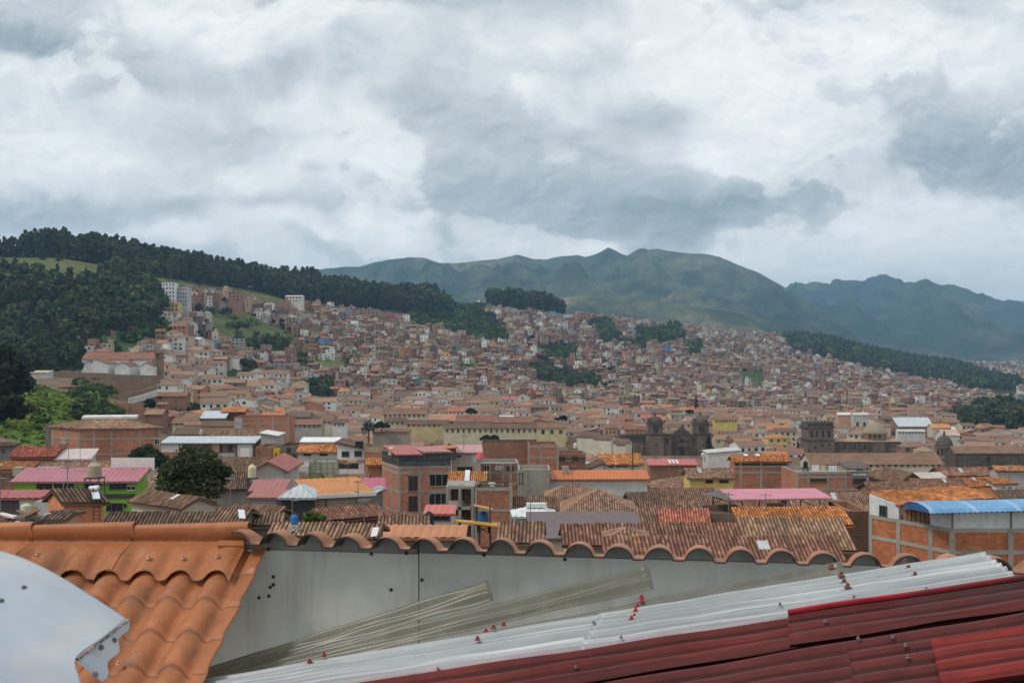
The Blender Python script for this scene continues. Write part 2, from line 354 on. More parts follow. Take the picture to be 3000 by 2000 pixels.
# ------------------------------------------------------------------ far mountains
from mathutils import noise as mn
def mountain(name, crest, D0, D1, zb, m, seed, rough=1.0, back=2500, spurs=()):
    cx = [c[0] for c in crest]; cyy = [c[1] for c in crest]
    xs = np.arange(cx[0], cx[-1]+1, 6.0); ts = np.linspace(0, 1, 90); n = len(xs); rows = []
    for x in xs:
        yc = np.interp(x, cx, cyy); yc += (5.0 if 'far' in name else 2.2)*mn.fractal(Vector((x*(.045 if 'far' in name else .02), seed, 0)), 1.0, 2.0, 5)
        Dc = D1*(1+.05*mn.noise(Vector((x*.004, seed, 5)))); zt = (1000-yc)/F*Dc
        row = []
        for t_ in ts:
            D = D0+(Dc-D0)*t_**.9; X = (x-1500)/F*D
            q = Vector((X*.0011, D*.0005, seed)); g = mn.ridged_multi_fractal(q, .9, 2.1, 6, 1.0, 2.0)
            q2 = Vector((X*.0042+D*.0006, D*.0012, seed+9)); g2 = mn.ridged_multi_fractal(q2, .9, 2.1, 5, 1.0, 2.0)
            e = t_**.8*(1-t_)**.55*4
            z = zb+(zt-zb)*(t_**1.12)+e*((g-1.1)*125+(g2-1.1)*62)*rough
            z = min(z, zt*D/Dc-(1-t_)*14); row.append((X, D, z))
        for s in (.15, .5, 1):
            D = Dc+back*s; row.append(((x-1500)/F*D, D, zt*(1-s*1.05)+zb*s))
        rows.append(row)
    V = np.array(rows); V[..., 2] += ZC
    # no nearer slope may rise above the crest's sight line
    k = V.shape[1]; idx = np.arange(n*k).reshape(n, k)
    fs = np.stack([idx[:-1, :-1], idx[1:, :-1], idx[1:, 1:], idx[:-1, 1:]], -1).reshape(-1, 4)
    me = mesh_np(name, V.reshape(-1, 3), fs, np.ones((len(fs), 3))*.1, [m], smooth=True)
    tag(link(name, me), kind='structure')
def m_mount(cA, cB, cC):
    def f(t, bs, col, pos, uv, o):
        n = t.noise(pos, .0016, 7, .6); n2 = t.noise(t.vm('MULTIPLY', pos, (1, .35, 2.5)), .006, 6, .65)
        c = t.ramp(n, [(.35, cA), (.52, cB), (.66, cC)])
        c = t.mix(t.mr(n2, .46, .58, 0, .9), c, t.mix(1, c, (.45, .5, .5), 'MULTIPLY'))
        n3 = t.noise(t.vm('MULTIPLY', pos, (1, 1, 3)), .035, 4, .6)
        c = t.mix(t.mr(n3, .54, .62, 0, .6), c, (.035, .05, .03))
        rn = s_ = t.new('ShaderNodeTexNoise', {'Vector': t.vm('MULTIPLY', pos, (1, .5, .35)), 'Scale': .0042, 'Detail': 9, 'Roughness': .62}, noise_type='RIDGED_MULTIFRACTAL', normalize=True).outputs['Fac']
        c = t.mix(1, c, t.ramp(rn, [(.18, 1.35), (.42, .95), (.75, .5)]), 'MULTIPLY')  # relief shading painted into the colour: dark gullies, lighter slopes
        fp_ = t.new('ShaderNodeTexVoronoi', {'Vector': t.vm('MULTIPLY', pos, (1, .6, 2.2)), 'Scale': .012}).outputs['Color']
        c = t.mix(.35, c, t.mix(1, c, t.ramp(fp_, [(.2, (.6, .65, .6)), (.8, (1.5, 1.35, 1.2))]), 'MULTIPLY'))
        t.set(bs, 'Base Color', c); t.set(bs, 'Roughness', 1.0); t.set(bs, 'Specular IOR Level', 0.0)
    return f
mat('grassy_mountain', m_mount((.030, .042, .032), (.068, .080, .048), (.140, .120, .074)))
mat('rocky_mountain', m_mount((.02, .03, .03), (.035, .048, .035), (.075, .07, .05)))
CR1 = [(500,840),(700,815),(960,786),(1000,783),(1050,782),(1100,768),(1140,760),(1200,752),(1240,755),(1290,770),(1340,770),(1400,764),(1470,756),(1517,746),(1560,758),(1600,759),(1650,751),(1690,748),(1715,753),(1740,745),(1765,735),(1782,725),(1800,733),(1820,742),(1838,748),(1850,740),(1870,730),(1885,728),(1900,733),(1925,729),(1945,733),(2000,741),(2050,742),(2090,748),(2110,752),(2160,774),(2220,798),(2280,830),(2340,870),(2400,905),(2460,940),(2520,985),(2600,1040),(2700,1085)]
CR2 = [(2150,890),(2260,860),(2300,842),(2318,830),(2322,834),(2330,826),(2350,829),(2356,832),(2375,825),(2400,828),(2432,832),(2436,820),(2450,816),(2470,819),(2490,820),(2500,822),(2530,823),(2540,815),(2565,808),(2575,803),(2595,804),(2610,812),(2635,815),(2650,825),(2665,823),(2675,826),(2700,818),(2720,818),(2750,832),(2770,838),(2780,832),(2795,832),(2815,840),(2850,855),(2870,863),(2880,860),(2900,868),(2935,880),(2955,876),(2980,880),(3050,886),(3200,890),(3500,900),(3900,930)]
mountain('mountain_far', CR2, 4300, 8600, -82, 'rocky_mountain', 3.3, .95)
mountain('mountain', CR1, 3600, 6200, -82, 'grassy_mountain', 1.7)
# low grassy foothill in front of the big mountain
CR3 = [(1500,905),(1600,880),(1680,868),(1760,862),(1850,868),(1950,885),(2050,900),(2150,915),(2250,935),(2350,950),(2500,985),(2620,1040),(2700,1090)]
mountain('foothill', CR3, 2900, 3900, -80, 'grassy_mountain', 8.1, .45, back=900)

# ------------------------------------------------------------------ haze: one closed box of thin air round the whole place
def haze():
    b = MB(); b.obox((-7500, -60, -12), (15000, 0, 0), (0, 11800, 0), (0, 0, 640), (1, 1, 1), 'plain')
    m = bpy.data.materials.new('haze'); m.use_nodes = True; t = NT(m.node_tree)
    pv = t.new('ShaderNodeVolumePrincipled', {'Color': (.40, .70, 1.0), 'Density': 8.6e-5}); t.new('ShaderNodeOutputMaterial', {1: pv})
    MATS['haze_air'] = m; b.mats = ['haze_air']
    o = b.top('haze', None, None, (0, 5800, 0), kind='stuff')
haze()
# ------------------------------------------------------------------ colours (real albedos)
TILE=(.235,.138,.092); TILED=(.155,.10,.073); TILEL=(.30,.18,.122); TERRA=(.40,.165,.07); ORANGE=(.45,.18,.07); REDT=(.245,.122,.085)
BRICK=(.41,.185,.12); BRICKD=(.27,.145,.10); CONC=(.33,.305,.27); CONCD=(.2,.185,.165); WHITE=(.70,.69,.66); OFFW=(.55,.53,.49); CREAM=(.56,.50,.38); YELL=(.62,.47,.16)
GREEN=(.20,.42,.05); PINK=(.44,.17,.20); RED=(.40,.10,.09); GALV=(.52,.56,.59); ADOBE=(.235,.155,.11); DARK=(.035,.033,.032); WOOD=(.16,.085,.045); SALM=(.60,.235,.12); GREY=(.40,.39,.37)
GLASS=(.022,.026,.03)
FOOT = []     # footprints of the houses placed by hand: (x, y, radius), their screen tops
def vz(z): return Vector((0, 0, z))

from mathutils import noise as mn
def rplane(mb, p0, U, W, V, a, b, m, col, near, thick=.14):
    """roof slope: eave from p0 along unit U over W metres, V leads up to the ridge, which spans a..b metres along U."""
    p0, U, V = Vector(p0), Vector(U), Vector(V); N = U.cross(V).normalized()
    if N.z < 0: N = -N
    dn = Vector((0, 0, -thick)); hl = V.length
    q = [p0, p0+U*W, p0+U*b+V, p0+U*a+V] if b-a > .05 else [p0, p0+U*W, p0+U*a+V]
    uvq = [(0, 0), (W, 0), (b, hl), (a, hl)] if len(q) == 4 else [(0, 0), (W, 0), (a, hl)]
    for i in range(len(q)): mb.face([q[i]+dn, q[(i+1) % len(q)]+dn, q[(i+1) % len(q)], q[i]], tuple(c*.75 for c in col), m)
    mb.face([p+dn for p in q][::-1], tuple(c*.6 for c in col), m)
    if not near or m not in ('tile', 'metal'):
        mb.face(q, col, m, uvq); return
    pitch, amp = (.23, .085) if m == 'tile' else (.5, .06)
    if near > 1: pitch *= near
    nr = max(3, int(W/pitch)); rows = max(1, min(26, int(hl/.42))) if m == 'tile' else 1
    sg = 4 if near == 1 else 2; prof = [abs(math.sin(math.pi*i/sg)) for i in range(sg)]
    prev = None; off = Vector(N)*amp
    for i in range(nr*sg+1):
        s = W*i/(nr*sg); tm = 1.0
        if s < a: tm = min(tm, s/a)
        if s > b: tm = min(tm, (W-s)/max(W-b, 1e-3))
        base = p0+U*s+off*prof[i % sg]+N*.005
        cur = [base+V*(tm*r/rows) for r in range(rows+1)]
        if m == 'tile': cur = [q_+vz(.11*mn.noise(q_*.33)+.03*mn.noise(q_*1.4)+.04) for q_ in cur]
        if prev:
            rib = (i-1)//sg
            random.seed(rib*7919+int(p0.x*31)+int(p0.y*17)); rc = random.uniform(.88, 1.1); vd = (.5, 1.04, 1.04, .5)[(i-1) % sg] if sg == 4 else (.8 if (i-1) % sg else .95)  # vd paints rib shading into the colour: dark valleys, lighter crests
            for r in range(rows):
                if m == 'tile':
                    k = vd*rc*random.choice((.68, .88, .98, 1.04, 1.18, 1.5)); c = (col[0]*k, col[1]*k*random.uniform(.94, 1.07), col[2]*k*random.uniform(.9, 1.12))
                else: c = col
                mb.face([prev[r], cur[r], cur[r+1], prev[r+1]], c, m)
        prev = cur
    random.seed(int(abs(p0.x)*1000) % 9999)

class House:
    def __init__(s, O, ax, ay, Lx, Ly, zt, zb=None):
        s.O = Vector((O[0], O[1], 0)); s.ex = Vector((math.cos(ax), math.sin(ax), 0)); s.ey = Vector((-math.sin(ay), math.cos(ay), 0)); s.Lx = Lx; s.Ly = Ly; s.zt = zt
        if zb is None: zb = min(gz(p.x, p.y) for p in (s.at(0, 0, 0), s.at(Lx, 0, 0), s.at(0, Ly, 0), s.at(Lx, Ly, 0)))-.6
        s.zb = min(zb, zt-1.5)
    def at(s, u, v, z): p = s.O+s.ex*u+s.ey*v; return Vector((p.x, p.y, z))
    def onx(s, x, face='r'):
        k = (x-1500)/F; e = s.ex if face == 'r' else s.ey
        return (k*s.O.y-s.O.x)/(e.x-k*e.y)
    def zat(s, x, y, face='r'):
        p = s.O+(s.ex if face == 'r' else s.ey)*s.onx(x, face); return ZC+(1000-y)/F*p.y
    def walls(s, mb, m, col, gable=None, zt=None):
        zt = zt or s.zt; c = [s.at(0, 0, 0), s.at(s.Lx, 0, 0), s.at(s.Lx, s.Ly, 0), s.at(0, s.Ly, 0)]; uo = 0
        for i in range(4):
            a, b = c[i], c[(i+1) % 4]; l = (b-a).length
            mb.face([a+vz(s.zb), b+vz(s.zb), b+vz(zt), a+vz(zt)], col, m, [(uo, s.zb), (uo+l, s.zb), (uo+l, zt), (uo, zt)]); uo += l
    def tri(s, mb, m, col, pts): mb.face(pts, col, m, [((p-pts[0]).length*(1 if i else 0), p.z) for i, p in enumerate(pts)])
    def roof(s, mb, wb, kind, rise, o, m, col, near, wm, wc):
        at, zt, Lx, Ly, ex, ey = s.at, s.zt, s.Lx, s.Ly, s.ex, s.ey
        if kind == 'x':
            sl = rise/(Ly/2); V = ey*(Ly/2+o)+vz(rise+o*sl); z = zt-o*sl
            rplane(mb, at(-o, -o, z), ex, Lx+2*o, V, 0, Lx+2*o, m, col, near); V2 = -ey*(Ly/2+o)+vz(rise+o*sl)
            rplane(mb, at(Lx+o, Ly+o, z), -ex, Lx+2*o, V2, 0, Lx+2*o, m, col, near and 3)
            for u in (0, Lx): s.tri(wb, wm, wc, [at(u, 0, zt), at(u, Ly, zt), at(u, Ly/2, zt+rise)])
        elif kind == 'y':
            sl = rise/(Lx/2); z = zt-o*sl
            rplane(mb, at(-o, Ly+o, z), -ey, Ly+2*o, ex*(Lx/2+o)+vz(rise+o*sl), 0, Ly+2*o, m, col, near)
            rplane(mb, at(Lx+o, -o, z), ey, Ly+2*o, -ex*(Lx/2+o)+vz(rise+o*sl), 0, Ly+2*o, m, col, near)
            for v in (0, Ly): s.tri(wb, wm, wc, [at(0, v, zt), at(Lx, v, zt), at(Lx/2, v, zt+rise)])
        elif kind == 'hip':
            h = min(Lx, Ly)/2+o; sl = rise/(min(Lx, Ly)/2); z = zt-o*sl; r = rise+o*sl; A, B = Lx+2*o, Ly+2*o
            if Lx >= Ly:
                rplane(mb, at(-o, -o, z), ex, A, ex*0+ey*h+vz(r), h, A-h, m, col, near)
                rplane(mb, at(Lx+o, Ly+o, z), -ex, A, -ey*h+vz(r), h, A-h, m, col, near and 3)
                rplane(mb, at(-o, Ly+o, z), -ey, B, ex*h+vz(r), B/2, B/2, m, col, near)
                rplane(mb, at(Lx+o, -o, z), ey, B, -ex*h+vz(r), B/2, B/2, m, col, near)
            else:
                rplane(mb, at(-o, -o, z), ex, A, ey*h+vz(r), A/2, A/2, m, col, near)
                rplane(mb, at(Lx+o, Ly+o, z), -ex, A, -ey*h+vz(r), A/2, A/2, m, col, near and 3)
                rplane(mb, at(-o, Ly+o, z), -ey, B, ex*h+vz(r), h, B-h, m, col, near)
                rplane(mb, at(Lx+o, -o, z), ey, B, -ex*h+vz(r), h, B-h, m, col, near)
        elif kind == 'sf':
            sl = rise/Ly; rplane(mb, at(-o, -o, zt-o*sl+.03), ex, Lx+2*o, ey*(Ly+2*o)+vz(rise+2*o*sl), 0, Lx+2*o, m, col, near)
            for u in (0, Lx): s.tri(wb, wm, wc, [at(u, 0, zt), at(u, Ly, zt), at(u, Ly, zt+rise)])
            wb.face([at(0, Ly, zt), at(Lx, Ly, zt), at(Lx, Ly, zt+rise), at(0, Ly, zt+rise)], wc, wm)
        elif kind in ('sl', 'sr'):
            sl = rise/Lx
            if kind == 'sl': rplane(mb, at(-o, Ly+o, zt-o*sl+.03), -ey, Ly+2*o, ex*(Lx+2*o)+vz(rise+2*o*sl), 0, Ly+2*o, m, col, near); uu = Lx
            else: rplane(mb, at(Lx+o, -o, zt-o*sl+.03), ey, Ly+2*o, -ex*(Lx+2*o)+vz(rise+2*o*sl), 0, Ly+2*o, m, col, near); uu = 0
            for v in (0, Ly): s.tri(wb, wm, wc, [at(0, v, zt), at(Lx, v, zt), at(uu, v, zt+rise)])
            wb.face([at(uu, 0, zt), at(uu, Ly, zt), at(uu, Ly, zt+rise), at(uu, 0, zt+rise)], wc, wm)
        else:
            w = .22; mb.face([at(0, 0, zt-.5), at(Lx, 0, zt-.5), at(Lx, Ly, zt-.5), at(0, Ly, zt-.5)], col, m)
            for (u0, v0, du, dv) in ((0, 0, Lx, w), (0, Ly-w, Lx, w), (0, w, w, Ly-2*w), (Lx-w, w, w, Ly-2*w)):
                mb.obox(at(u0+.004 if u0 == 0 else u0-.004, v0+.004 if v0 == 0 else v0-.004, zt-.55), ex*(du-(.008 if du == Lx else 0)), ey*dv, vz(.6), tuple(c*.95 for c in col), m)
    def rect(s, face, x0, x1, y0, y1, off):
        e = s.ex if face == 'r' else s.ey; n = e.cross(Vector((0, 0, 1))); n = n if n.y < 0 else -n
        u0, u1 = s.onx(x0, face), s.onx(x1, face); z1, z0 = s.zat((x0+x1)/2, y0, face), s.zat((x0+x1)/2, y1, face)
        a, b = s.O+e*u0+n*off, s.O+e*u1+n*off
        return a, b, z0, z1, n

def add_window(par, a, b, z0, z1, n, fc, gc, bars=1, name='window', pane=True):
    """frame with glazing bars as one part, its pane a sub-part."""
    mb = MB(); e = (b-a); w = e.length; e.normalize(); t = min(.09, w*.12); h = z1-z0
    p = lambda u, z, o: a+e*u+vz(z)+n*o
    for (u, z, du, dz) in [(0, z0, w, t), (0, z1-t, w, t), (0, z0+t, t, h-2*t), (w-t, z0+t, t, h-2*t)]+[(w*(k+1)/(bars+1)-t/3, z0+t, t*.66, h-2*t) for k in range(bars)]:
        mb.obox(p(u, z, 0), e*du, n*.07, vz(dz), fc, 'plain')
    f = mb.build(name, par)
    if pane:
        g = MB(); g.face([p(t/2, z0+t/2, .03), p(w-t/2, z0+t/2, .03), p(w-t/2, z1-t/2, .03), p(t/2, z1-t/2, .03)], gc, 'glass'); g.build('pane', f)
    return f
def dark_open(par, a, b, z0, z1, n, col=DARK, name='opening'):
    mb = MB(); e = b-a; mb.obox(a+vz(z0), e, n*.03, vz(z1-z0), col, 'plain')
    if name in ('opening', 'window') and z1-z0 < 2.2:
        d = e.normalized(); c = random.choice((CONC, OFFW, WOOD, WOOD)); t_ = .1
        mb.obox(a-d*t_+vz(z0-t_)+n*.001, e+d*2*t_, n*.09, vz(t_), c, 'plain'); mb.obox(a-d*t_+vz(z1)+n*.001, e+d*2*t_, n*.06, vz(t_*.8), c, 'plain'); mb.obox(a+e*.5-d*.03+vz(z0)+n*.031, d*.06, n*.02, vz(z1-z0), c, 'plain')
    return mb.build(name, par)

def antenna(par, p, rq):
    m = MB(); hh = rq.uniform(1.4, 2.8); m.bar(p, p+vz(hh), .025, (.16,.16,.16)); a = rq.uniform(0, 3.1); e = Vector((math.cos(a), math.sin(a), 0)); f = Vector((-e.y, e.x, 0)); m.bar(p+vz(hh-.15)-e*.5, p+vz(hh-.15)+e*.5, .018, (.2,.2,.2))
    for k in (-.45, -.15, .15, .45): m.bar(p+vz(hh-.15)+e*k-f*.3, p+vz(hh-.15)+e*k+f*.3, .014, (.2,.2,.2))
    m.build('antenna', par)
HOUSES = []
def B(name, label, cat, x0, x1, ye, yr, D, a, kind, wm, wc, rm, rc, s=.38, dep=None, xl=None, th=None, wins=(), opens=(), cols=(), bands=(), over=.35, group=None, base=None, near=None, fc=OFFW, lowall=None):
    O = P(x0, ye, D); ax = R(a); ay = R(th) if th is not None else ax
    h = House(O, ax, ay, 1, 1, O.z); h.Lx = h.onx(x1)
    if xl is not None: dep = h.onx(xl, 'l')
    y1, y2 = ye-1000, yr-1000
    if dep is None:
        if kind in ('x', 'hip'): dep = max(3, 2*(y1-y2)*D/(s*F+y2))
        elif kind == 'sf': dep = max(2.5, (y1-y2)*D/(s*F+y2))
        else: dep = 7
    off = {'x': dep/2, 'hip': dep/2, 'sf': dep}.get(kind, 0)
    rise = (y1*D-y2*(D+off))/F
    if kind == 'hip' and h.Lx < dep: rise = (y1*D-y2*(D+h.Lx/2))/F
    if rise < .15: rise = .15
    zb = ZC+(1000-base)/F*D if base else None
    h = House(O, ax, ay, h.Lx, dep, O.z, zb)
    c = h.at(h.Lx/2, dep/2, 0); FOOT.append((c.x, c.y, max(h.Lx, dep)*.5, h))
    t = thing(name, label, cat, h.at(h.Lx/2, 0, h.zb), group)
    if near is None: near = 1 if D < 105 else (1 if D < 180 else (2 if D < 260 else 0))
    wb, rb = MB(), MB()
    h.walls(wb, wm, wc); h.roof(rb, wb, kind, rise, 0 if kind == 'flat' else over, rm, rc, near, wm, wc)
    wb.build('wall', t); rb.build('roof', t); rq = random.Random(name+label)
    if rm == 'tile' and kind in ('x', 'sf') and D < 260 and h.Lx > 4:
        hv = dep/2 if kind == 'x' else dep; sl = rise/hv
        for _ in range(rq.choice((0, 0, 0, 0, 1))):
            m_ = MB(); u = rq.uniform(.1, .85)*h.Lx; v = rq.uniform(.15, .6)*hv; lw = rq.uniform(.35, .75); ll = min(rq.uniform(.7, 1.6), hv*.9-v); m_.obox(h.at(u, v, h.zt+sl*v+.12), h.ex*lw, h.ey*ll+vz(sl*ll), vz(.05), jit((.45,.47,.46), .2), 'metal'); m_.build('skylight', t)
    if kind != 'flat' and D < 330 and rq.random() < .3: antenna(t, h.at(h.Lx*rq.uniform(.2, .8), dep*.5, h.zt+rise-.1), rq)
    for w in wins:
        f = w[4] if len(w) > 4 and isinstance(w[4], str) else 'r'; nb = w[5] if len(w) > 5 else 1
        add_window(t, *h.rect(f, *w[:4], .01), fc, GLASS, nb, pane=D < 260)
    for w in opens: dark_open(t, *h.rect(w[4] if len(w) > 4 else 'r', *w[:4], .01), w[5] if len(w) > 5 else DARK, w[6] if len(w) > 6 else 'opening')
    if cols or bands:
        mb = MB(); n = h.ex.cross(Vector((0, 0, 1))); n = n if n.y < 0 else -n
        for cx in cols:
            f, cx = ('l', -cx) if cx < 0 else ('r', cx); e = h.ex if f == 'r' else h.ey
            nn = e.cross(Vector((0, 0, 1))); nn = nn if nn.y < 0 else -nn
            u = h.onx(cx, f); p = h.O+e*(u-.16)+vz(h.zb)+nn*.002; mb.obox(p, e*.32, nn*.045, vz(h.zt-h.zb), jit(CONC), 'plaster')
        for by in bands:
            z = h.zat(x0, by); mb.obox(h.at(0, 0, z-.15)+n*.003, h.ex*h.Lx, n*.038, vz(.3), jit(CONC), 'plaster')
            if xl is not None:
                nn = h.ey.cross(Vector((0, 0, 1))); nn = nn if nn.y < 0 else -nn
                mb.obox(h.at(0, 0, z-.15)+nn*.003, h.ey*h.Ly, nn*.038, vz(.3), jit(CONC), 'plaster')
        mb.build('concrete_frame', t)
    HOUSES.append((t, h)); return t, h
def wrow(x0, x1, n, y0, y1, fr=.5):
    st = (x1-x0)/n; return [(x0+st*(i+.5-fr/2), x0+st*(i+.5+fr/2), y0, y1) for i in range(n)]

# ------------------------------------------------------------------ houses placed one by one: near left
t, h = B('brick_building', 'long unplastered brick building with grey concrete frame and hipped tile roof', 'building', 230, 472, 1254, 1227, 207, 9, 'hip', 'brick', BRICK, 'tile', TILEL, xl=150, th=50,
  wins=[(452,469,1284,1302)], cols=[233,276,327,410,468,-154,-190], bands=[1258,1286,1331], over=.5)
mb = MB(); mb.obox(P(239,1227,212), (9.7,1.4,0), (0,1.4,.25), (0,0,.4), WHITE, 'metal'); mb.build('ridge_cover', t)
B('concrete_annex', 'narrow grey concrete annex beside the hipped brick building', 'annex', 132, 153, 1246, 1244, 214, 0, 'flat', 'plaster', CONCD, 'tile', TILE, dep=6)
B('grey_house', 'grey rendered house with dark doorway behind the red tile roof', 'house', -30, 36, 1306, 1300, 165, 0, 'sf', 'plaster', CONCD, 'tile', TILED, opens=[(6,14,1312,1330)])
B('red_roof_house', 'low house with bright red mottled tile roof in front of long brick building', 'house', 34, 158, 1336, 1309, 150, 0, 'x', 'plaster', (.27,.11,.085), 'tile', (.38,.12,.085))
B('patched_shed', 'shed with patched white and red sheet roof below the brick building', 'shed', 168, 262, 1343, 1318, 150, 4, 'sf', 'plaster', OFFW, 'metal', (.6,.5,.48), s=.3)
B('tile_roof_house', 'low house with pale speckled tile roof just behind the pink roof', 'house', 80, 252, 1379, 1353, 128, 2, 'x', 'plaster', ADOBE, 'tile', TILEL)
B('tile_roof_house', 'small house with orange tile strip roof at the white ladder post', 'house', -40, 84, 1376, 1357, 125, 4, 'sf', 'brick', BRICKD, 'tile', TERRA)
t, h = B('green_house', 'lime green two-storey house with dusty pink sheet roof and balconies', 'house', 41, 398, 1409, 1374, 110, 1.5, 'sf', 'plaster', GREEN, 'metal', PINK, s=.22,
  wins=[(246,297,1409,1434,'r',2),(320,372,1409,1434,'r',2),(311,361,1472,1499,'r',2),(363,371,1474,1486,'r',0)], opens=[(107,152,1412,1440),(158,216,1412,1440),(374,395,1424,1434)], fc=(.1,.08,.07))
for k, (x0, x1, y0, y1, c, nm) in enumerate([(41,304,1441,1447,CONC,'balcony_slab'),(304,396,1446,1459,(.05,.05,.05),'railing'),(105,304,1447,1462,CONC,'lower_wall')]): dark_open(t, *h.rect('r', x0, x1, y0, y1, .02+.02*k), c, nm)
mb = MB(); p = h.at(h.onx(288), h.Ly+.3, h.zt+.6); mb.obox(p, h.ex*4.3, h.ey*.12, vz(1.25), WHITE, 'metal'); mb.build('parapet_sheet', t); mb = MB(); mb.obox(h.at(h.onx(65), h.Ly+.3, h.zt+.3), h.ex*3.6, h.ey*.12, vz(.7), GALV, 'metal'); mb.build('parapet_sheet', t)
t, h = B('pink_shed', 'shed with pink sheet roof edge and dark purple board wall', 'shed', -60, 108, 1458, 1444, 85, 2, 'sf', 'plaster', (.10,.075,.085), 'metal', RED, s=.2)
dark_open(t, *h.rect('r', 58, 107, 1460, 1497, .03), OFFW, 'white_panel')
B('utility_hut', 'small pale grey hut with one window behind the orange house', 'hut', 102, 156, 1471, 1468, 76, 0, 'flat', 'plaster', GREY, 'plain', GREY, dep=3, wins=[(142,155,1475,1493)])
t, h = B('orange_house', 'bright orange house with dark tile gable roof and a wall ladder', 'house', 187, 303, 1466, 1433, 66, 3, 'x', 'plaster', SALM, 'tile', TILED, xl=141, th=50, wins=[(215,256,1531,1552,'r',1)], fc=(.06,.06,.06), over=.25)
mb = MB()
for u in (275, 294):
    a, b, z0, z1, n = h.rect('r', u, u+1, 1428, 1552, .12); mb.bar(a+vz(z0), a+vz(z1), .02, (.08,.05,.04))
a, b, z0, z1, n = h.rect('r', 275, 295, 1428, 1552, .12)
for k in range(11): z = z0+(z1-z0)*k/11; mb.bar(a+vz(z), b+vz(z), .016, (.08,.05,.04))
mb.top('wall_ladder', 'rusty iron ladder fixed to the wall of the orange house', 'ladder', a+vz(z0))
B('orange_annex', 'pink porch annex with small tile roof left of the orange house', 'annex', 128, 186, 1522, 1500, 62, 3, 'x', 'plaster', (.55,.27,.2), 'tile', TILED, opens=[(140,183,1525,1552)], over=.2)
B('tile_roof_house', 'dark tile roof at the lower edge next to scrap heap', 'house', -60, 50, 1546, 1524, 62, 0, 'x', 'plaster', ADOBE, 'tile', TILED)
B('tile_roof_house', 'long dark ribbed tile roof between orange house and big round tree', 'house', 300, 634, 1552, 1502, 70, -1, 'x', 'plaster', ADOBE, 'tile', TILED, s=.45)
B('tile_roof_house', 'short tile roof with pale skylight beside the blue water barrel', 'house', 634, 702, 1524, 1493, 68, -5, 'x', 'plaster', CONCD, 'tile', TILE)
B('tile_roof_house', 'low tile roof running up to the red gutter of the white gable', 'house', 664, 790, 1512, 1478, 78, -20, 'x', 'plaster', ADOBE, 'tile', TILE)
B('cream_house', 'cream walled house with brown tile roof falling towards the big round tree', 'house', 386, 530, 1466, 1436, 94, -38, 'x', 'plaster', CREAM, 'tile', TILE, over=.3)
B('cement_roof_house', 'house with pale cement coloured tile roof beside the green house', 'house', 404, 500, 1436, 1386, 116, 0, 'x', 'plaster', ADOBE, 'tile', (.36,.235,.17))
B('tile_roof_house', 'brown tile roof seen between the two round trees', 'house', 476, 540, 1374, 1342, 172, 0, 'x', 'plaster', ADOBE, 'tile', TILE)
B('tile_roof_house', 'wide brown tile roof behind the big round tree', 'house', 600, 768, 1382, 1340, 165, 2, 'x', 'plaster', ADOBE, 'tile', TILE)
B('tile_roof_house', 'brown tile slope left of the cream water tank', 'house', 636, 742, 1432, 1384, 125, 10, 'x', 'plaster', CONC, 'tile', TILED)
t, h = B('metal_roof_house', 'long house with weathered grey sheet roof and open wooden gallery', 'house', 472, 743, 1297, 1279, 225, 1, 'sf', 'plaster', (.17,.11,.085), 'metal', GALV, s=.1, wins=[(640,652,1301,1334),(668,682,1301,1322)], fc=WOOD)
for k, (x0, x1, y0, y1, c, nm) in enumerate([(472,524,1295,1324,WHITE,'white_panel'),(528,547,1300,1318,OFFW,'door'),(696,740,1301,1340,OFFW,'white_frame'),(704,731,1312,1340,(.75,.74,.76),'arched_door'),(623,643,1300,1330,(.4,.24,.14),'wood_panel'),(476,524,1324,1343,BRICK,'brick_base'),(640,690,1326,1337,GREY,'parapet')]): dark_open(t, *h.rect('r', x0, x1, y0, y1, .02+.012*k), c, nm)
B('cream_house', 'low cream house with brown tile roof behind the grey sheet roof', 'house', 505, 572, 1238, 1222, 300, 0, 'x', 'plaster', CREAM, 'tile', TILE, opens=[(515,521,1230+9,1244),(532,538,1239,1244)])
B('yellow_house', 'small pale yellow house with flat roof beside green scrub', 'house', 540, 596, 1244, 1236, 292, 5, 'sf', 'plaster', CREAM, 'tile', TILEL)
B('metal_shed', 'shed with sagging silver sheet roof under the green slope', 'shed', 588, 658, 1224, 1204, 340, 3, 'sf', 'plaster', CONCD, 'metal', GALV, s=.25)
B('dark_red_shed', 'dark red shed under small orange tile roof', 'shed', 650, 716, 1205, 1194, 345, 4, 'sf', 'plaster', (.14,.06,.05), 'tile', ORANGE)
B('brick_house', 'brick house with red sheet roof edge and concrete side wall', 'house', 686, 846, 1222, 1218, 270, 0, 'flat', 'brick', BRICK, 'plain', BRICKD, dep=8, cols=[712,760,800,844], bands=[1240], opens=[(687,709,1224,1262,'r',GREY,'side_wall')])
B('tile_roof_house', 'brown tile roof directly behind the grey sheet roof', 'house', 610, 772, 1277, 1256, 250, 2, 'x', 'plaster', ADOBE, 'tile', TILE)
B('tile_roof_house', 'tile roof with pale chimney behind the open wooden gallery', 'house', 510, 610, 1270, 1252, 262, 0, 'x', 'plaster', CREAM, 'tile', TILED)
B('tile_roof_house', 'grey brown tile roof left of the brick house with red edge', 'house', 590, 690, 1246, 1232, 288, 0, 'x', 'plaster', CREAM, 'tile', TILED)
t, h = B('white_panel_house', 'house with white sheet wall and slanting white roof', 'house', 765, 812, 1275, 1268, 225, 0, 'sr', 'plaster', GREY, 'metal', WHITE, dep=7)
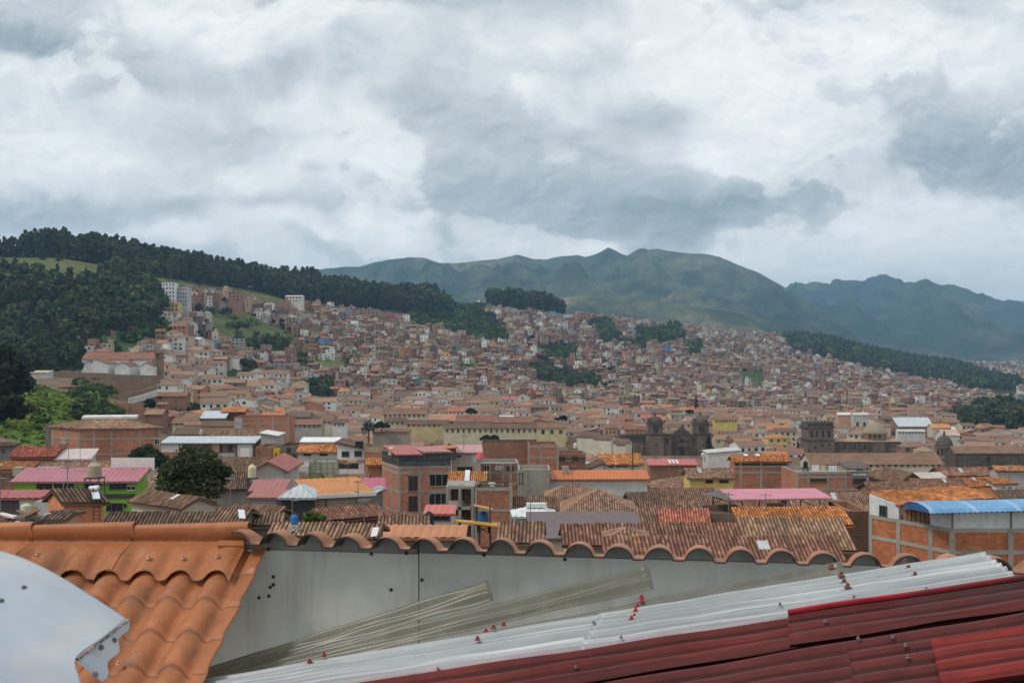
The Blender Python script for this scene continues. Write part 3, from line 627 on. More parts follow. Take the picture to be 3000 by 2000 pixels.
# hillside compound on the left
t, h = B('convent', 'long white convent church with red brown tile roof above earth walls', 'church', 240, 452, 1052, 1031, 600, 0, 'x', 'plaster', WHITE, 'tile', (.27,.13,.09), s=.5)
for (x0, x1) in ((380, 388), (447, 453)): dark_open(t, *h.rect('r', x0, x1, 1050, 1094, .5), ADOBE, 'buttress')
for nm, x0, x1, ye, yr in (('biggest', 242, 315, 1064, 1050), ('middle', 336, 379, 1071, 1060), ('last', 411, 449, 1071, 1060)):
    B('chapel', {'biggest': 'broad white gabled chapel at the end of the convent nearest the forest', 'middle': 'white gabled chapel in the middle of the convent front', 'last': 'white gabled chapel beside the brown bell tower of the convent'}[nm], 'chapel', x0, x1, ye, yr, 584, 0, 'y', 'plaster', WHITE, 'tile', (.25,.13,.09), dep=14, opens=[((x0+x1)/2-3+(0 if nm != 'biggest' else -10), (x0+x1)/2+2+(0 if nm != 'biggest' else -10), yr+8, yr+13)] if nm == 'biggest' else ())
t, h = B('bell_tower', 'brown adobe bell tower at the end of the white convent', 'tower', 453, 474, 1032, 1022, 590, 4, 'hip', 'plaster', ADOBE, 'tile', TILED, dep=4.5, opens=[(460,466,1036,1050)])
B('red_roof_barn', 'brown adobe barn with red sheet on its slanting roof', 'barn', 140, 231, 1136, 1130, 430, 0, 'sl', 'plaster', ADOBE, 'tile', (.4,.13,.09), dep=9)
B('white_kiosk', 'small pale hut with flat tan roof beside the huge dark tree', 'hut', 88, 138, 1091, 1085, 520, 0, 'sf', 'plaster', OFFW, 'plain', (.5,.4,.3), dep=7)
def wallrun(name, label, pts, hgt, m, col, th=.5):
    """a free-standing wall along points (x, y_top, D)."""
    mb = MB(); Q = [P(*p) for p in pts]
    for a, b in zip(Q, Q[1:]):
        e = b-a; n = Vector((e.y, -e.x, 0)).normalized()*th
        q = [a, b, b-n, a-n]; d = vz(-hgt)
        mb.face(q, col, m)
        for i in range(4): mb.face([q[i]+d, q[(i+1) % 4]+d, q[(i+1) % 4], q[i]], col, m)
    return mb.top(name, label, 'wall', Q[0]-vz(hgt))
wallrun('earth_wall', 'long brown earth retaining wall below the white convent', [(150,1090,545),(300,1092,548),(330,1096,548),(470,1100,552)], 7, 'plaster', (.24,.17,.125))
wallrun('earth_wall', 'lower earth wall patched with brick under the long retaining wall', [(232,1111,470),(345,1111,472),(420,1120,475)], 6, 'plaster', (.29,.19,.13))
wallrun('ramp_wall', 'slanting earth wall along the ramp right of the green scrub', [(310,1160,440),(400,1146,460),(462,1128,480)], 7, 'plaster', (.27,.18,.125))
wallrun('white_rail_wall', 'thin white painted wall running along the slanting ramp', [(380,1166,425),(420,1156,435),(463,1142,445)], 2.2, 'plaster', OFFW)
wallrun('brick_wall', 'stepped brown brick wall falling from the scrub to the roofs', [(283,1170,390),(345,1176,388),(346,1180,386),(425,1182,384)], 10, 'brick', BRICKD)
B('brown_house', 'brown brick house with reddish tile roof next to the stepped wall', 'house', 424, 474, 1212, 1198, 350, 0, 'x', 'brick', BRICKD, 'tile', TILEL)
B('pink_wall_house', 'narrow house with dusty pink wall and tile roof by green scrub', 'house', 460, 486, 1184, 1178, 370, 0, 'sf', 'plaster', (.33,.14,.12), 'tile', TILE)
B('long_tile_house', 'long brown house with red tile roof right of the ramp', 'house', 455, 545, 1159, 1148, 470, 2, 'x', 'brick', BRICKD, 'tile', REDT, opens=[(462,474,1162,1168)])

# ------------------------------------------------------------------ middle
t, h = B('white_house', 'whitish house with orange tile roof under a bright white upper roof', 'house', 874, 988, 1324, 1301, 190, 0, 'sf', 'plaster', OFFW, 'tile', ORANGE, s=.3, wins=[(890,912,1326,1335,'r',1),(936,960,1326,1335,'r',1)], opens=[(886,940,1352,1375,'r',GREY,'lower_wall')], fc=WOOD)
mb = MB(); q = h.at(-.4, h.Ly-.3, h.zt+1.35); mb.obox(q, h.ex*(h.Lx+.2), h.ey*3.0+vz(.55), vz(.12), (.78,.8,.8), 'metal'); mb.obox(h.at(0, h.Ly-.1, h.zt+.2), h.ex*(h.Lx-.3), h.ey*.15, vz(1.25), OFFW, 'metal'); mb.build('upper_roof', t)
t, h = B('white_balcony_house', 'white house with two big windows over an awning balcony', 'house', 988, 1067, 1313, 1297, 188, 0, 'sr', 'plaster', WHITE, 'tile', TILED, dep=7, wins=[(1001,1023,1321,1338,'r',2),(1038,1060,1320,1337,'r',2)], opens=[(990,1050,1357,1371)], fc=(.12,.12,.12))
for k, (x0, x1, y0, y1, c, nm) in enumerate([(989,1019,1346,1356,(.5,.17,.06),'awning'),(1019,1045,1345,1352,(.7,.55,.2),'awning'),(1045,1067,1345,1354,(.35,.24,.3),'awning'),(989,1067,1372,1387,WHITE,'balcony_wall')]): dark_open(t, *h.rect('r', x0, x1, y0, y1, .05), c, nm)
B('brown_house', 'dark brown brick house left of the yellow frame', 'house', 748, 800, 1311, 1306, 202, 0, 'flat', 'brick', BRICKD, 'plain', BRICKD, dep=8)
mb = MB()
for (x0, x1, y0, y1) in ((801,806,1314,1362),(812,818,1314,1362),(806,812,1314,1326),(806,812,1350,1362)): mb.obox(P(x0,y1,195), P(x1,y1,195)-P(x0,y1,195), (0,1,0), P(x0,y0,195)-P(x0,y1,195), (.7,.47,.03), 'plaster')
mb.top('yellow_doorway', 'bright yellow painted doorway frame between brown walls', 'doorway', P(808,1362,195))
B('stone_ruin', 'dark unplastered house with rough walls beside the yellow frame', 'house', 818, 874, 1306, 1300, 197, 0, 'flat', 'plaster', CONCD, 'tile', TILED, dep=7, opens=[(840,852,1312,1325),(856,866,1330,1342)])
t, h = B('gable_house', 'pale house with red sheet gable roof facing the viewer', 'house', 740, 834, 1372, 1349, 120, 0, 'y', 'plaster', (.50,.45,.43), 'metal', (.36,.12,.10), dep=8, over=.5)
B('red_roof_house', 'low wing with faded red sheet roof under the pale gable', 'house', 738, 826, 1436, 1409, 108, 0, 'sf', 'plaster', GREY, 'metal', (.38,.14,.13), s=.35)
t, h = B('grey_house', 'grey rendered house with red roof edge and slatted side bay', 'house', 736, 833, 1456, 1437, 98, -3, 'sf', 'plaster', (.43,.42,.40), 'metal', (.38,.13,.11), s=.3)
dark_open(t, *h.rect('r', 811, 832, 1460, 1512, .04), (.16,.15,.145), 'slatted_bay')
B('tile_roof_house', 'low tile roof at the foot of the grey rendered house', 'house', 745, 812, 1535, 1505, 70, 5, 'x', 'plaster', CONCD, 'tile', TILE)
B('tile_roof_house', 'brown tile roof in front of the white balcony house', 'house', 976, 1072, 1404, 1388, 158, 0, 'x', 'plaster', OFFW, 'tile', TILEL)
B('tile_roof_house', 'reddish tile roof below the green mesh cage', 'house', 832, 930, 1412, 1388, 150, 0, 'x', 'plaster', OFFW, 'tile', TILEL)
B('white_parapet_house', 'low house with white parapet between pale gable and mesh cage', 'house', 835, 902, 1365, 1362, 165, 0, 'flat', 'plaster', OFFW, 'plain', OFFW, dep=5, opens=[(840,898,1382,1392,'r',CONCD,'shade')])
t, h = B('pavilion', 'open pavilion with grey sheet hip roof and dark interior', 'pavilion', 828, 915, 1450, 1419, 97, 0, 'hip', 'plaster', (.045,.045,.05), 'metal', GALV, s=.45)
t, h = B('orange_roof_house', 'beige hall with flat orange roof edged in white', 'house', 913, 1082, 1450, 1407, 98, 22, 'sf', 'plaster', (.30,.25,.18), 'metal', (.55,.21,.05), s=.12, over=.4, opens=[(953,957,1455,1500),(1043,1048,1440,1480)])
mb = MB(); sl = .12; mb.obox(h.at(-.5,-.55,h.zt-.25), h.ex*(h.Lx+1), h.ey*.12, vz(.32), WHITE, 'metal'); mb.build('fascia', t)
B('pink_roof_house', 'house under a magenta pink sheet roof left of the tall brick block', 'house', 1062, 1122, 1432, 1404, 125, 8, 'sf', 'plaster', CONCD, 'metal', (.48,.12,.18), s=.3)
B('orange_tile_house', 'small orange tile roof tucked against the tall brick block', 'house', 1078, 1124, 1362, 1344, 165, 6, 'sf', 'brick', BRICK, 'tile', ORANGE)
B('brick_house', 'plain red brick side wall with tan upper band', 'house', 1067, 1124, 1324, 1318, 186, 0, 'flat', 'brick', BRICK, 'plain', BRICKD, dep=8, opens=[(1067,1124,1308,1325,'r',(.42,.31,.2),'tan_band')])
t, h = B('brick_block', 'tall unplastered brick block with glazed top floor and red sheet roof', 'building', 1168, 1321, 1367, 1360, 150, 8, 'flat', 'brick', BRICK, 'plain', BRICKD, xl=1120, th=24,
  wins=[(1257,1314,1387,1424,'r',2),(1256,1310,1443,1478,'r',2)], opens=[(1197,1223,1395,1438),(1197,1223,1454,1496),(1196,1225,1510,1530)], cols=[1170,1229,1318,-1123,-1150], bands=[1369,1386,1441,1502], fc=CONC)
mb = MB(); zt2 = ZC+(1000-1331)/F*150
for i, (a, b) in enumerate(((h.at(.1,.1,0), h.at(h.Lx-.1,.1,0)), (h.at(.1,.1,0), h.at(.1,h.Ly-.1,0)), (h.at(h.Lx-.1,.1,0), h.at(h.Lx-.1,h.Ly-.1,0)))):
    mb.face([a+vz(h.zt), b+vz(h.zt), b+vz(zt2), a+vz(zt2)], (.10,.115,.12) if i == 0 else (.05,.055,.06), 'glass')
mb.build('glazing', t)
mb = MB()
for u in np.linspace(0, h.Lx-.15, 9): mb.obox(h.at(u,-.02,h.zt), h.ex*.13, h.ey*.13, vz(zt2-h.zt), (.13,.12,.11))
for v in np.linspace(0.5, h.Ly, 6): mb.obox(h.at(-.02,v,h.zt), h.ex*.13, h.ey*.13, vz(zt2-h.zt), (.13,.12,.11))
for z_ in (h.zt-.02, (h.zt+zt2)/2, zt2-.1): mb.obox(h.at(-.03,-.03,z_), h.ey*h.Ly, h.ex*.1, vz(.09), (.13,.12,.11)); mb.obox(h.at(0,-.03,z_), h.ex*h.Lx, h.ey*.1, vz(.09), (.13,.12,.11))
mb.obox(h.at(0,-.03,(h.zt+zt2)/2), h.ex*h.Lx, h.ey*.1, vz(.09), (.13,.12,.11)); mb.build('glazing_frame', t)
mb = MB(); rplane(mb, h.at(-.6,-.8,zt2+.05), h.ex, h.Lx*.52, h.ey*(h.Ly*.8)+vz(.75), 0, h.Lx*.52, 'metal', (.42,.125,.11), 1); rplane(mb, h.at(h.Lx*.47,-.5,zt2+.3), h.ex, h.Lx*.56, h.ey*(h.Ly*.8)+vz(.25), 0, h.Lx*.56, 'metal', (.42,.17,.16), 1); mb.build('upper_roof', t)
t, h = B('orange_roof_terrace', 'rooftop terrace with rising orange sheet roof behind the brick block', 'house', 1200, 1336, 1318, 1312, 166, 5, 'sl', 'plaster', (.1,.09,.09), 'metal', ORANGE, dep=4, over=.3, base=1345)
B('pink_striped_house', 'pale house with pink and white striped sheet roof', 'house', 1324, 1408, 1324, 1306, 170, 4, 'sf', 'plaster', (.46,.40,.33), 'metal', (.55,.3,.3), s=.3, wins=[(1337,1353,1330,1342,'r',1)], opens=[(1340,1384,1368,1379),(1382,1396,1322,1354,'r',OFFW,'white_corner')])
t, h = B('unfinished_house', 'unfinished brick house with bare concrete columns and open bays', 'house', 1391, 1499, 1430, 1425, 118, 0, 'flat', 'brick', BRICK, 'tile', TILED, dep=6, cols=[1386,1393,1497], bands=[1433,1494], base=1600)
mb = MB(); fl = [ZC+(1000-y)/F*119 for y in (1424, 1484, 1530)]
for zf in fl: mb.obox(h.at(-3,0,zf-.15), h.ex*2.95, h.ey*5, vz(.28), CONC, 'plaster')
for u in (-3, -1.7, -.4):
    for v in (0, 4.7): mb.obox(h.at(u,v,fl[0]-8), h.ex*.28, h.ey*.28, vz(7.84), jit(CONC), 'plaster')
mb.obox(h.at(-3,5.05,fl[0]-8), h.ex*2.9, h.ey*.1, vz(7.8), (.16,.09,.06), 'brick'); mb.obox(h.at(-1.2,2.5,fl[0]-8), h.ex*1.0, h.ey*.1, vz(7.8), BRICKD, 'brick'); mb.build('open_bay', t)
mb = MB()
for k in range(34):
    u, v = random.uniform(-3, h.Lx), random.uniform(0, 5); mb.obox(h.at(u, v, h.zt+random.uniform(-.0,.1)), h.ex*random.uniform(.2,.7), h.ey*random.uniform(.2,.5), vz(random.uniform(.05,.22)), jit(random.choice((TILEL, TILED, OFFW, CONC)), .3), 'tile')
mb.build('loose_tiles', t)
t, h = B('orange_roof_hut', 'hut with orange tile roof split by a white skylight', 'hut', 1319, 1418, 1412, 1386, 128, 0, 'sf', 'plaster', CONCD, 'tile', ORANGE, s=.35)
mb = MB(); mb.obox(h.at(h.Lx*.42,-.2,h.zt+.18), h.ex*.55, h.ey*(h.Ly+.1)+vz((h.Ly)*.35), vz(.06), (.7,.75,.76), 'metal'); mb.build('skylight', t)
B('brown_brick_wall_house', 'long dark brown brick wall building in front of cream colonial wing', 'building', 1411, 1576, 1296, 1292, 212, 0, 'flat', 'brick', BRICKD, 'tile', TILED, dep=6)
B('ruined_house', 'roofless brown house with broken openings and stub columns', 'house', 1400, 1520, 1358, 1352, 172, 3, 'flat', 'brick', BRICKD, 'plain', CONC, dep=7, opens=[(1420,1432,1362,1380),(1450,1470,1362,1378,'r',GREY),(1484,1504,1366,1378)], cols=[1436,1474,1496,1518], bands=[1384])
B('brick_house', 'square red brick house with pale concrete corner columns', 'house', 1550, 1636, 1304, 1300, 206, 2, 'flat', 'brick', BRICK, 'plain', BRICKD, dep=8, cols=[1552,1584,1634], bands=[1308,1340])
B('brick_house', 'low brick house with a row of dark windows under its roof edge', 'house', 1637, 1716, 1330, 1326, 216, 0, 'flat', 'brick', BRICKD, 'plain', BRICKD, dep=7, opens=[(1638,1655,1338,1348),(1659,1670,1338,1348),(1676,1694,1338,1348),(1699,1712,1338,1348)])
B('concrete_house', 'bare grey concrete box house beside long orange roof', 'house', 1518, 1612, 1376, 1372, 150, 0, 'flat', 'plaster', CONC, 'plain', CONC, dep=6, cols=[1526,1545,1606], opens=[(1520,1532,1386,1414)])
t, h = B('long_orange_house', 'very long low house with bright orange roof over white wall', 'house', 1608, 1896, 1402, 1381, 152, 2, 'sf', 'plaster', (.62,.60,.56), 'metal', (.56,.16,.05), s=.28)
mb = MB(); mb.obox(h.at(h.onx(1650),1.2,h.zt), h.ex*.85, h.ey*.8, vz(1.5), CONC, 'plaster'); mb.build('chimney', t)
t, h = B('orange_white_house', 'white house with tall orange tile roof in front of the twin towered church', 'house', 1765, 1880, 1359, 1333, 186, 1, 'sf', 'plaster', (.55,.56,.58), 'tile', (.46,.18,.065), s=.32, opens=[(1785,1796,1361,1367),(1806,1838,1360,1366),(1852,1868,1361,1366),(1764,1879,1378,1387,'r',CONCD,'lower_shade')])
mb = MB(); mb.bar(h.at(h.onx(1853),-.3,h.zt-1), h.at(h.onx(1853),-.3,h.zt+2.6), .09, (.05,.05,.05), n=8); mb.build('stove_pipe', t)
B('white_side_house', 'small white lean-to with tile roof left of the tall orange roof', 'house', 1726, 1766, 1372, 1358, 182, 0, 'sl', 'plaster', WHITE, 'tile', TILED, dep=6)
t, h = B('red_roof_house', 'low house with red sheet roof and white skylights in front of the church', 'house', 1905, 2040, 1361, 1347, 232, 3, 'sf', 'plaster', BRICKD, 'metal', (.5,.14,.12), s=.25)
mb = MB()
for u in (.42, .5, .58): mb.obox(h.at(h.Lx*u,.2,h.zt+.2), h.ex*.5, h.ey*(h.Ly*.8)+vz(h.Ly*.2), vz(.05), WHITE, 'metal')
mb.build('skylight', t)
B('white_shed', 'large shed with white corrugated wall near the araucaria tree', 'shed', 2074, 2170, 1326, 1318, 330, 0, 'sl', 'metal', (.6,.6,.57), 'metal', OFFW, dep=9)
B('yellow_house', 'mustard yellow house with speckled tile gable roof and two windows', 'house', 2020, 2146, 1398, 1371, 150, 0, 'x', 'plaster', YELL, 'tile', TILEL, wins=[(2067,2089,1403,1415,'r',1),(2107,2134,1402,1414,'r',1)], fc=(.1,.07,.05))
t, h = B('brick_attic_house', 'brick house with dark timber attic and orange tile roof', 'house', 2152, 2312, 1350, 1333, 165, 1, 'x', 'brick', BRICK, 'tile', (.44,.175,.07), cols=[2170,2230,2308], bands=[1366,1384], opens=[(2153,2311,1351,1364,'r',(.06,.045,.035),'timber_attic')], s=.4)
mb = MB()
for u in (.2, .42): mb.obox(h.at(h.Lx*u,.9,h.zt+.62), h.ex*.6, h.ey*.6+vz(.24), vz(.05), WHITE, 'metal')
mb.build('skylight', t)
# the sea of tiled roofs, centre right
for lb, x0, x1, ye, yr, D, a, k, rc in [
 ('reddish tile roof slope beside the unfinished brick house', 1508, 1632, 1457, 1419, 150, 2, 'x', REDT), ('pale brown hipped tile roof behind the white skylight', 1604, 1752, 1453, 1420, 142, 0, 'hip', TILEL),
 ('dark brown gabled tile roof right behind the pale hip', 1648, 1772, 1438, 1405, 168, -4, 'x', TILE), ('long reddish tile roof below the long orange roof', 1752, 1936, 1440, 1408, 165, 0, 'x', REDT),
 ('pale hipped tile roof in front of the mustard yellow house', 1916, 2072, 1428, 1397, 163, 2, 'hip', TILEL), ('wide brown tile roof just behind white glass skylight', 1506, 1722, 1496, 1457, 120, 0, 'x', TILE),
 ('big light brown hipped tile roof with a pointed top', 1652, 1862, 1500, 1437, 111, -2, 'hip', TILEL), ('dark mossy tile roof right of the pointed hip', 1856, 1940, 1490, 1444, 120, 4, 'x', TILED),
 ('long speckled tile roof behind the pink canopy', 1922, 2240, 1488, 1441, 126, 0, 'x', TILE), ('small brown tile roof above the red spotted one', 1882, 2012, 1497, 1470, 107, -6, 'x', TILE),
 ('tile roof spotted with bright red patches', 1942, 2072, 1530, 1491, 96, -4, 'x', (.42,.15,.10)), ('brown tile roof left of the red spotted one', 1876, 1960, 1532, 1494, 97, 3, 'x', TILE),
 ('narrow tile strip roof along the back of the long speckled roof', 1915, 2090, 1442, 1432, 140, 0, 'x', REDT), ('broad straw coloured tile roof right of the pink canopy', 2330, 2548, 1488, 1442, 112, -2, 'x', TILEL),
 ('tile roof patch under the pink canopy beam', 2230, 2340, 1470, 1445, 128, 0, 'x', TILE)]:
    B('tile_roof_house', lb, 'house', x0, x1, ye, yr, D, a, k, 'plaster', ADOBE, 'tile', rc, s=.42, group=None)
t, h = B('glass_skylight', 'white hipped glass skylight standing among brown tile roofs', 'skylight', 1512, 1624, 1508, 1482, 103, 3, 'hip', 'plaster', OFFW, 'metal', (.68,.72,.70), s=.35, base=1530)
mb = MB(); mb.obox(h.at(h.Lx*.3,h.Ly*.3,h.zt+.5), h.ex*1.8, h.ey*1.0, vz(.35), (.68,.72,.70), 'metal'); mb.build('lantern', t)
B('purple_roof_hall', 'hall with broad flat purplish grey roof', 'hall', 1566, 1890, 1574, 1502, 82, 2, 'sf', 'plaster', CREAM, 'plain', (.165,.125,.13), s=.11, over=.3)
B('tile_roof_house', 'tile roof with ragged edge left of the purplish hall', 'house', 1470, 1580, 1582, 1533, 70, -3, 'x', 'plaster', CONC, 'tile', TILE, s=.45)
B('gable_tile_house', 'big ribbed tile roof with cream gable end right behind wavy tile edge', 'house', 1662, 2300, 1590, 1536, 72, .5, 'x', 'plaster', CREAM, 'tile', REDT, s=.42)
B('low_tile_house', 'lower ribbed tile roof in front of the big ribbed one', 'house', 1790, 2470, 1660, 1584, 64, .5, 'sf', 'plaster', ADOBE, 'tile', REDT, s=.40)
B('dormer', 'little hipped dormer of broken tiles on the big ribbed roof', 'dormer', 1786, 1892, 1581, 1554, 68, -2, 'hip', 'plaster', ADOBE, 'tile', TILEL, s=.4)
B('straw_tile_house', 'large straw coloured tile roof in front of the orange sheet roof', 'house', 2200, 2490, 1606, 1528, 71, -1, 'sf', 'plaster', ADOBE, 'tile', (.31,.19,.12), s=.42)
t, h = B('orange_sheet_house', 'house with long bright orange ribbed sheet roof', 'house', 2176, 2486, 1536, 1494, 90, 1, 'sf', 'plaster', (.2,.13,.1), 'tile', (.47,.18,.065), s=.38)
B('brown_shed', 'dark brown brick shed between orange sheet roof and blue vault', 'shed', 2486, 2548, 1498, 1490, 95, 0, 'flat', 'brick', (.15,.085,.06), 'plain', BRICKD, dep=6)
B('brown_wall_house', 'brown rendered base under the posts of the pink canopy', 'house', 2070, 2192, 1504, 1500, 97, 0, 'flat', 'plaster', (.19,.13,.095), 'plain', (.19,.13,.095), dep=5)
t, h = B('laundry_house', 'brick house with washing hung out on its flat roof', 'house', 2334, 2544, 1383, 1378, 150, 3, 'flat', 'brick', BRICK, 'plain', CONC, dep=7, cols=[2337,2368,2425,2478,2541], bands=[1385,1398,1434], opens=[(2374,2422,1402,1409),(2498,2541,1396,1416),(2498,2541,1379,1392,'r',WHITE,'white_panel')])
mb = MB(); zq = h.zt+1.1; rplane(mb, h.at(h.onx(2480),-.4,zq-.6), h.ex, 3.2, h.ey*4+vz(.5), 0, 3.2, 'metal', (.09,.06,.05), 0)
for u in (2484, 2512, 2540): mb.bar(h.at(h.onx(u),0,h.zt-.5), h.at(h.onx(u),0,zq-.4), .06, (.06,.05,.05))
mb.build('terrace_roof', t)
for i, (x0, x1, y0, y1, c, lb) in enumerate([(2378,2400,1361,1379,WHITE,'wide white sheet hung beside the black roof tank'),(2428,2452,1363,1379,(.68,.7,.72),'white sheet hung at the middle of the brick roof'),(2404,2418,1362,1377,(.6,.55,.4),'small cream towel hung between two white sheets'),(2454,2470,1368,1379,(.6,.52,.35),'cream cloth hung at the end of the washing line')]):
    m_ = MB(); a = P(x0,y1,152.5); b = P(x1,y1,152.5); n = 8
    for k in range(n):
        f0, f1 = k/n, (k+1)/n; w = lambda f: Vector((0, .06*math.sin(f*19), 0)); m_.face([a.lerp(b,f0)+w(f0), a.lerp(b,f1)+w(f1), a.lerp(b,f1)+w(f1)*.4+vz((y1-y0)*152.5/F), a.lerp(b,f0)+w(f0)*.4+vz((y1-y0)*152.5/F)], c, 'plaster')
    m_.top('hanging_sheet', lb, 'laundry', a)
# the brick and white panel house with the blue vault, right edge
t, h = B('blue_vault_house', 'brick house with white panel storey under blue barrel vault and orange roof', 'house', 2786, 3130, 1553, 1548, 72, 0, 'flat', 'brick', (.44,.165,.08), 'plain', OFFW, xl=2547, th=29)
PW = (.60,.61,.61)
def zf(x, y, f='l'): return h.zat(x, y, f)
mb = MB(); nl = h.ey.cross(Vector((0,0,1))); nl = nl if nl.y < 0 else -nl; uA, uB, uC = h.Ly, h.onx(2634,'l'), h.onx(2728,'l')
pl = lambda u, z, o=.01: h.at(0,0,0)+h.ey*u+vz(z)+nl*o
for o in (.01, -.12): mb.face([pl(uB,h.zt,o), pl(uA,h.zt,o), pl(uA,zf(2547,1447),o), pl(uB,zf(2634,1481),o)], PW, 'plaster')
mb.face([pl(uB,zf(2634,1481),.01), pl(uA,zf(2547,1447),.01), pl(uA,zf(2547,1447),-.12), pl(uB,zf(2634,1481),-.12)], PW, 'plaster')
mb.build('white_panel', t); mb = MB(); mb.obox(h.at(0,0,h.zt)+nl*-.12, h.ey*uC, nl*.13, vz(zf(2760,1494)-h.zt), PW, 'plaster'); mb.build('white_panel', t); mb = MB(); mb.obox(h.at(0,-.005,h.zt), h.ex*h.Lx, h.ey*.14, vz(zf(2800,1491,'r')-h.zt), PW, 'plaster'); mb.build('white_panel', t)
mb = MB()
for x in (2652,2664,2677,2690,2703,2716): u = h.onx(x,'l'); mb.obox(pl(u-.14,h.zt,-.1), h.ey*.27, nl*.12, vz(zf(x,1490)-h.zt+random.uniform(-.1,.1)), jit((.22,.12,.065),.3), 'plaster')
mb.build('plank_wall', t)
add_window(t, *h.rect('l', 2578, 2600, 1480, 1512, .02), (.08,.08,.08), GLASS, 1)
mb = MB(); zs = ZC+(1000-1617)/F*72
for e, L in ((h.ex, h.Lx), (h.ey, h.Ly)):
    nn = e.cross(Vector((0,0,1))); nn = nn if nn.y < 0 else -nn
    for z in (h.zt, zs): mb.obox(h.at(0,0,z-.13)+nn*.012, e*L, nn*.035, vz(.26), jit(CONC), 'plaster')
mb.build('concrete_beam', t)
for x, f in ((2789,'r'),(2961,'r'),(2552,'l'),(2633,'l'),(2728,'l')):
    mb = MB(); e = h.ex if f == 'r' else h.ey; nn = e.cross(Vector((0,0,1))); nn = nn if nn.y < 0 else -nn; u = h.onx(x, f); mb.obox(h.at(0,0,h.zb)+e*(u-.17)+nn*.008, e*.34, nn*.045, vz(h.zt-h.zb), jit(CONC), 'plaster'); mb.build('column', t)
for x in (2789, 2961, 3060): mb = MB(); mb.obox(h.at(h.onx(x)-.05,-.05,h.zt), h.ex*.1, h.ey*.04, vz(zf(2800,1491,'r')-h.zt), (.16,.15,.14)); mb.build('panel_post', t)
mb = MB(); q = [P(2536,1444,79.5), P(2637,1482,75.4), P(2930,1461,80.5), P(2868,1431,87)]
rplane(mb, q[1], (q[2]-q[1]).normalized(), (q[2]-q[1]).length, q[0]-q[1], 0, (q[3]-q[0]).length, 'tile', (.45,.175,.068), 1); mb.build('orange_roof', t)
mb = MB(); prof = [(2724,1503,70.6),(2719,1492,70.8),(2706,1481,71.5),(2688,1472,72.4),(2668,1468.5,73.4),(2650,1473,74.4),(2638,1486,75.2)]; Q = [P(*p) for p in prof]; dv = Vector((12.5, 1.0, .16)); nn = 40
for i in range(6):
    for k in range(nn):
        f0, f1 = k/nn, (k+1)/nn; a0, a1 = Q[i], Q[i+1]
        mb.face([a0+dv*f0, a0+dv*f1, a1+dv*f1, a1+dv*f0], jit((.15,.35,.60) if k % 9 else (.3,.48,.68), .06), 'metal')
mb.build('blue_vault', t)
mb = MB(); mb.face([q_+Vector((.06,.02,0)) for q_ in Q], (.04,.13,.32), 'glass'); mb.build('vault_end', t)
mb = MB()
for k in range(36): f = (k+.5)/36; mb.bar(Q[0]+dv*f-vz(.03), Q[0]+dv*f+Vector((0,.5,.02)), .06, (.05,.05,.06))
mb.build('vault_corrugation', t)
B('long_tile_house', 'very long tile roofed cloister wing in front of the domed church', 'building', 2376, 2762, 1358, 1326, 330, 0, 'x', 'plaster', CREAM, 'tile', TILE, opens=wrow(2470,2760,16,1360,1366,.4), s=.42)
B('white_small_house', 'small white house with two square windows under an orange roof', 'house', 2918, 2974, 1417, 1403, 152, 6, 'sf', 'plaster', WHITE, 'tile', (.4,.16,.07), wins=[(2936,2944,1425,1431,'r',0),(2956,2963,1426,1432,'r',0)])
B('orange_tile_house', 'broad orange tile roof with pale skylights left of the small white house', 'house', 2826, 2925, 1424, 1399, 160, 4, 'x', 'plaster', ADOBE, 'tile', (.4,.16,.07))
B('gabled_house', 'grey house with open attic below orange gable roof', 'house', 2922, 3012, 1377, 1364, 190, 0, 'x', 'plaster', GREY, 'tile', (.4,.17,.08), opens=[(2924,3010,1377,1384)])
B('dark_gable_house', 'brown tile house with dark timber gable facing the viewer', 'house', 2636, 2706, 1411, 1386, 172, 12, 'y', 'plaster', (.12,.075,.055), 'tile', TILE, dep=9)
B('blue_tarp_house', 'grey sheet roof house with a blue tarpaulin', 'house', 2696, 2772, 1401, 1386, 195, 4, 'sf', 'plaster', CONC, 'metal', (.5,.46,.42), s=.25)
B('red_patch_house', 'tile roof with one crimson sheet right of the laundry house', 'house', 2560, 2640, 1402, 1380, 190, 8, 'x', 'plaster', ADOBE, 'tile', REDT)
B('skylight_house', 'reddish tile roof with a row of small white skylights', 'house', 2760, 2930, 1392, 1368, 215, 0, 'x', 'plaster', ADOBE, 'tile', REDT)
B('metal_lean_house', 'tile roof patched with grey sheets beside crimson sheet', 'house', 2560, 2690, 1440, 1412, 140, 6, 'x', 'plaster', ADOBE, 'tile', TILE)
B('tile_roof_house', 'brown tile roof with glass strips behind the blue vault', 'house', 2690, 2830, 1428, 1402, 152, 2, 'x', 'plaster', ADOBE, 'tile', REDT)
B('tile_roof_house', 'dark tile roof behind the orange roof of the vault house', 'house', 2860, 3020, 1458, 1436, 112, 0, 'x', 'plaster', ADOBE, 'tile', TILED)
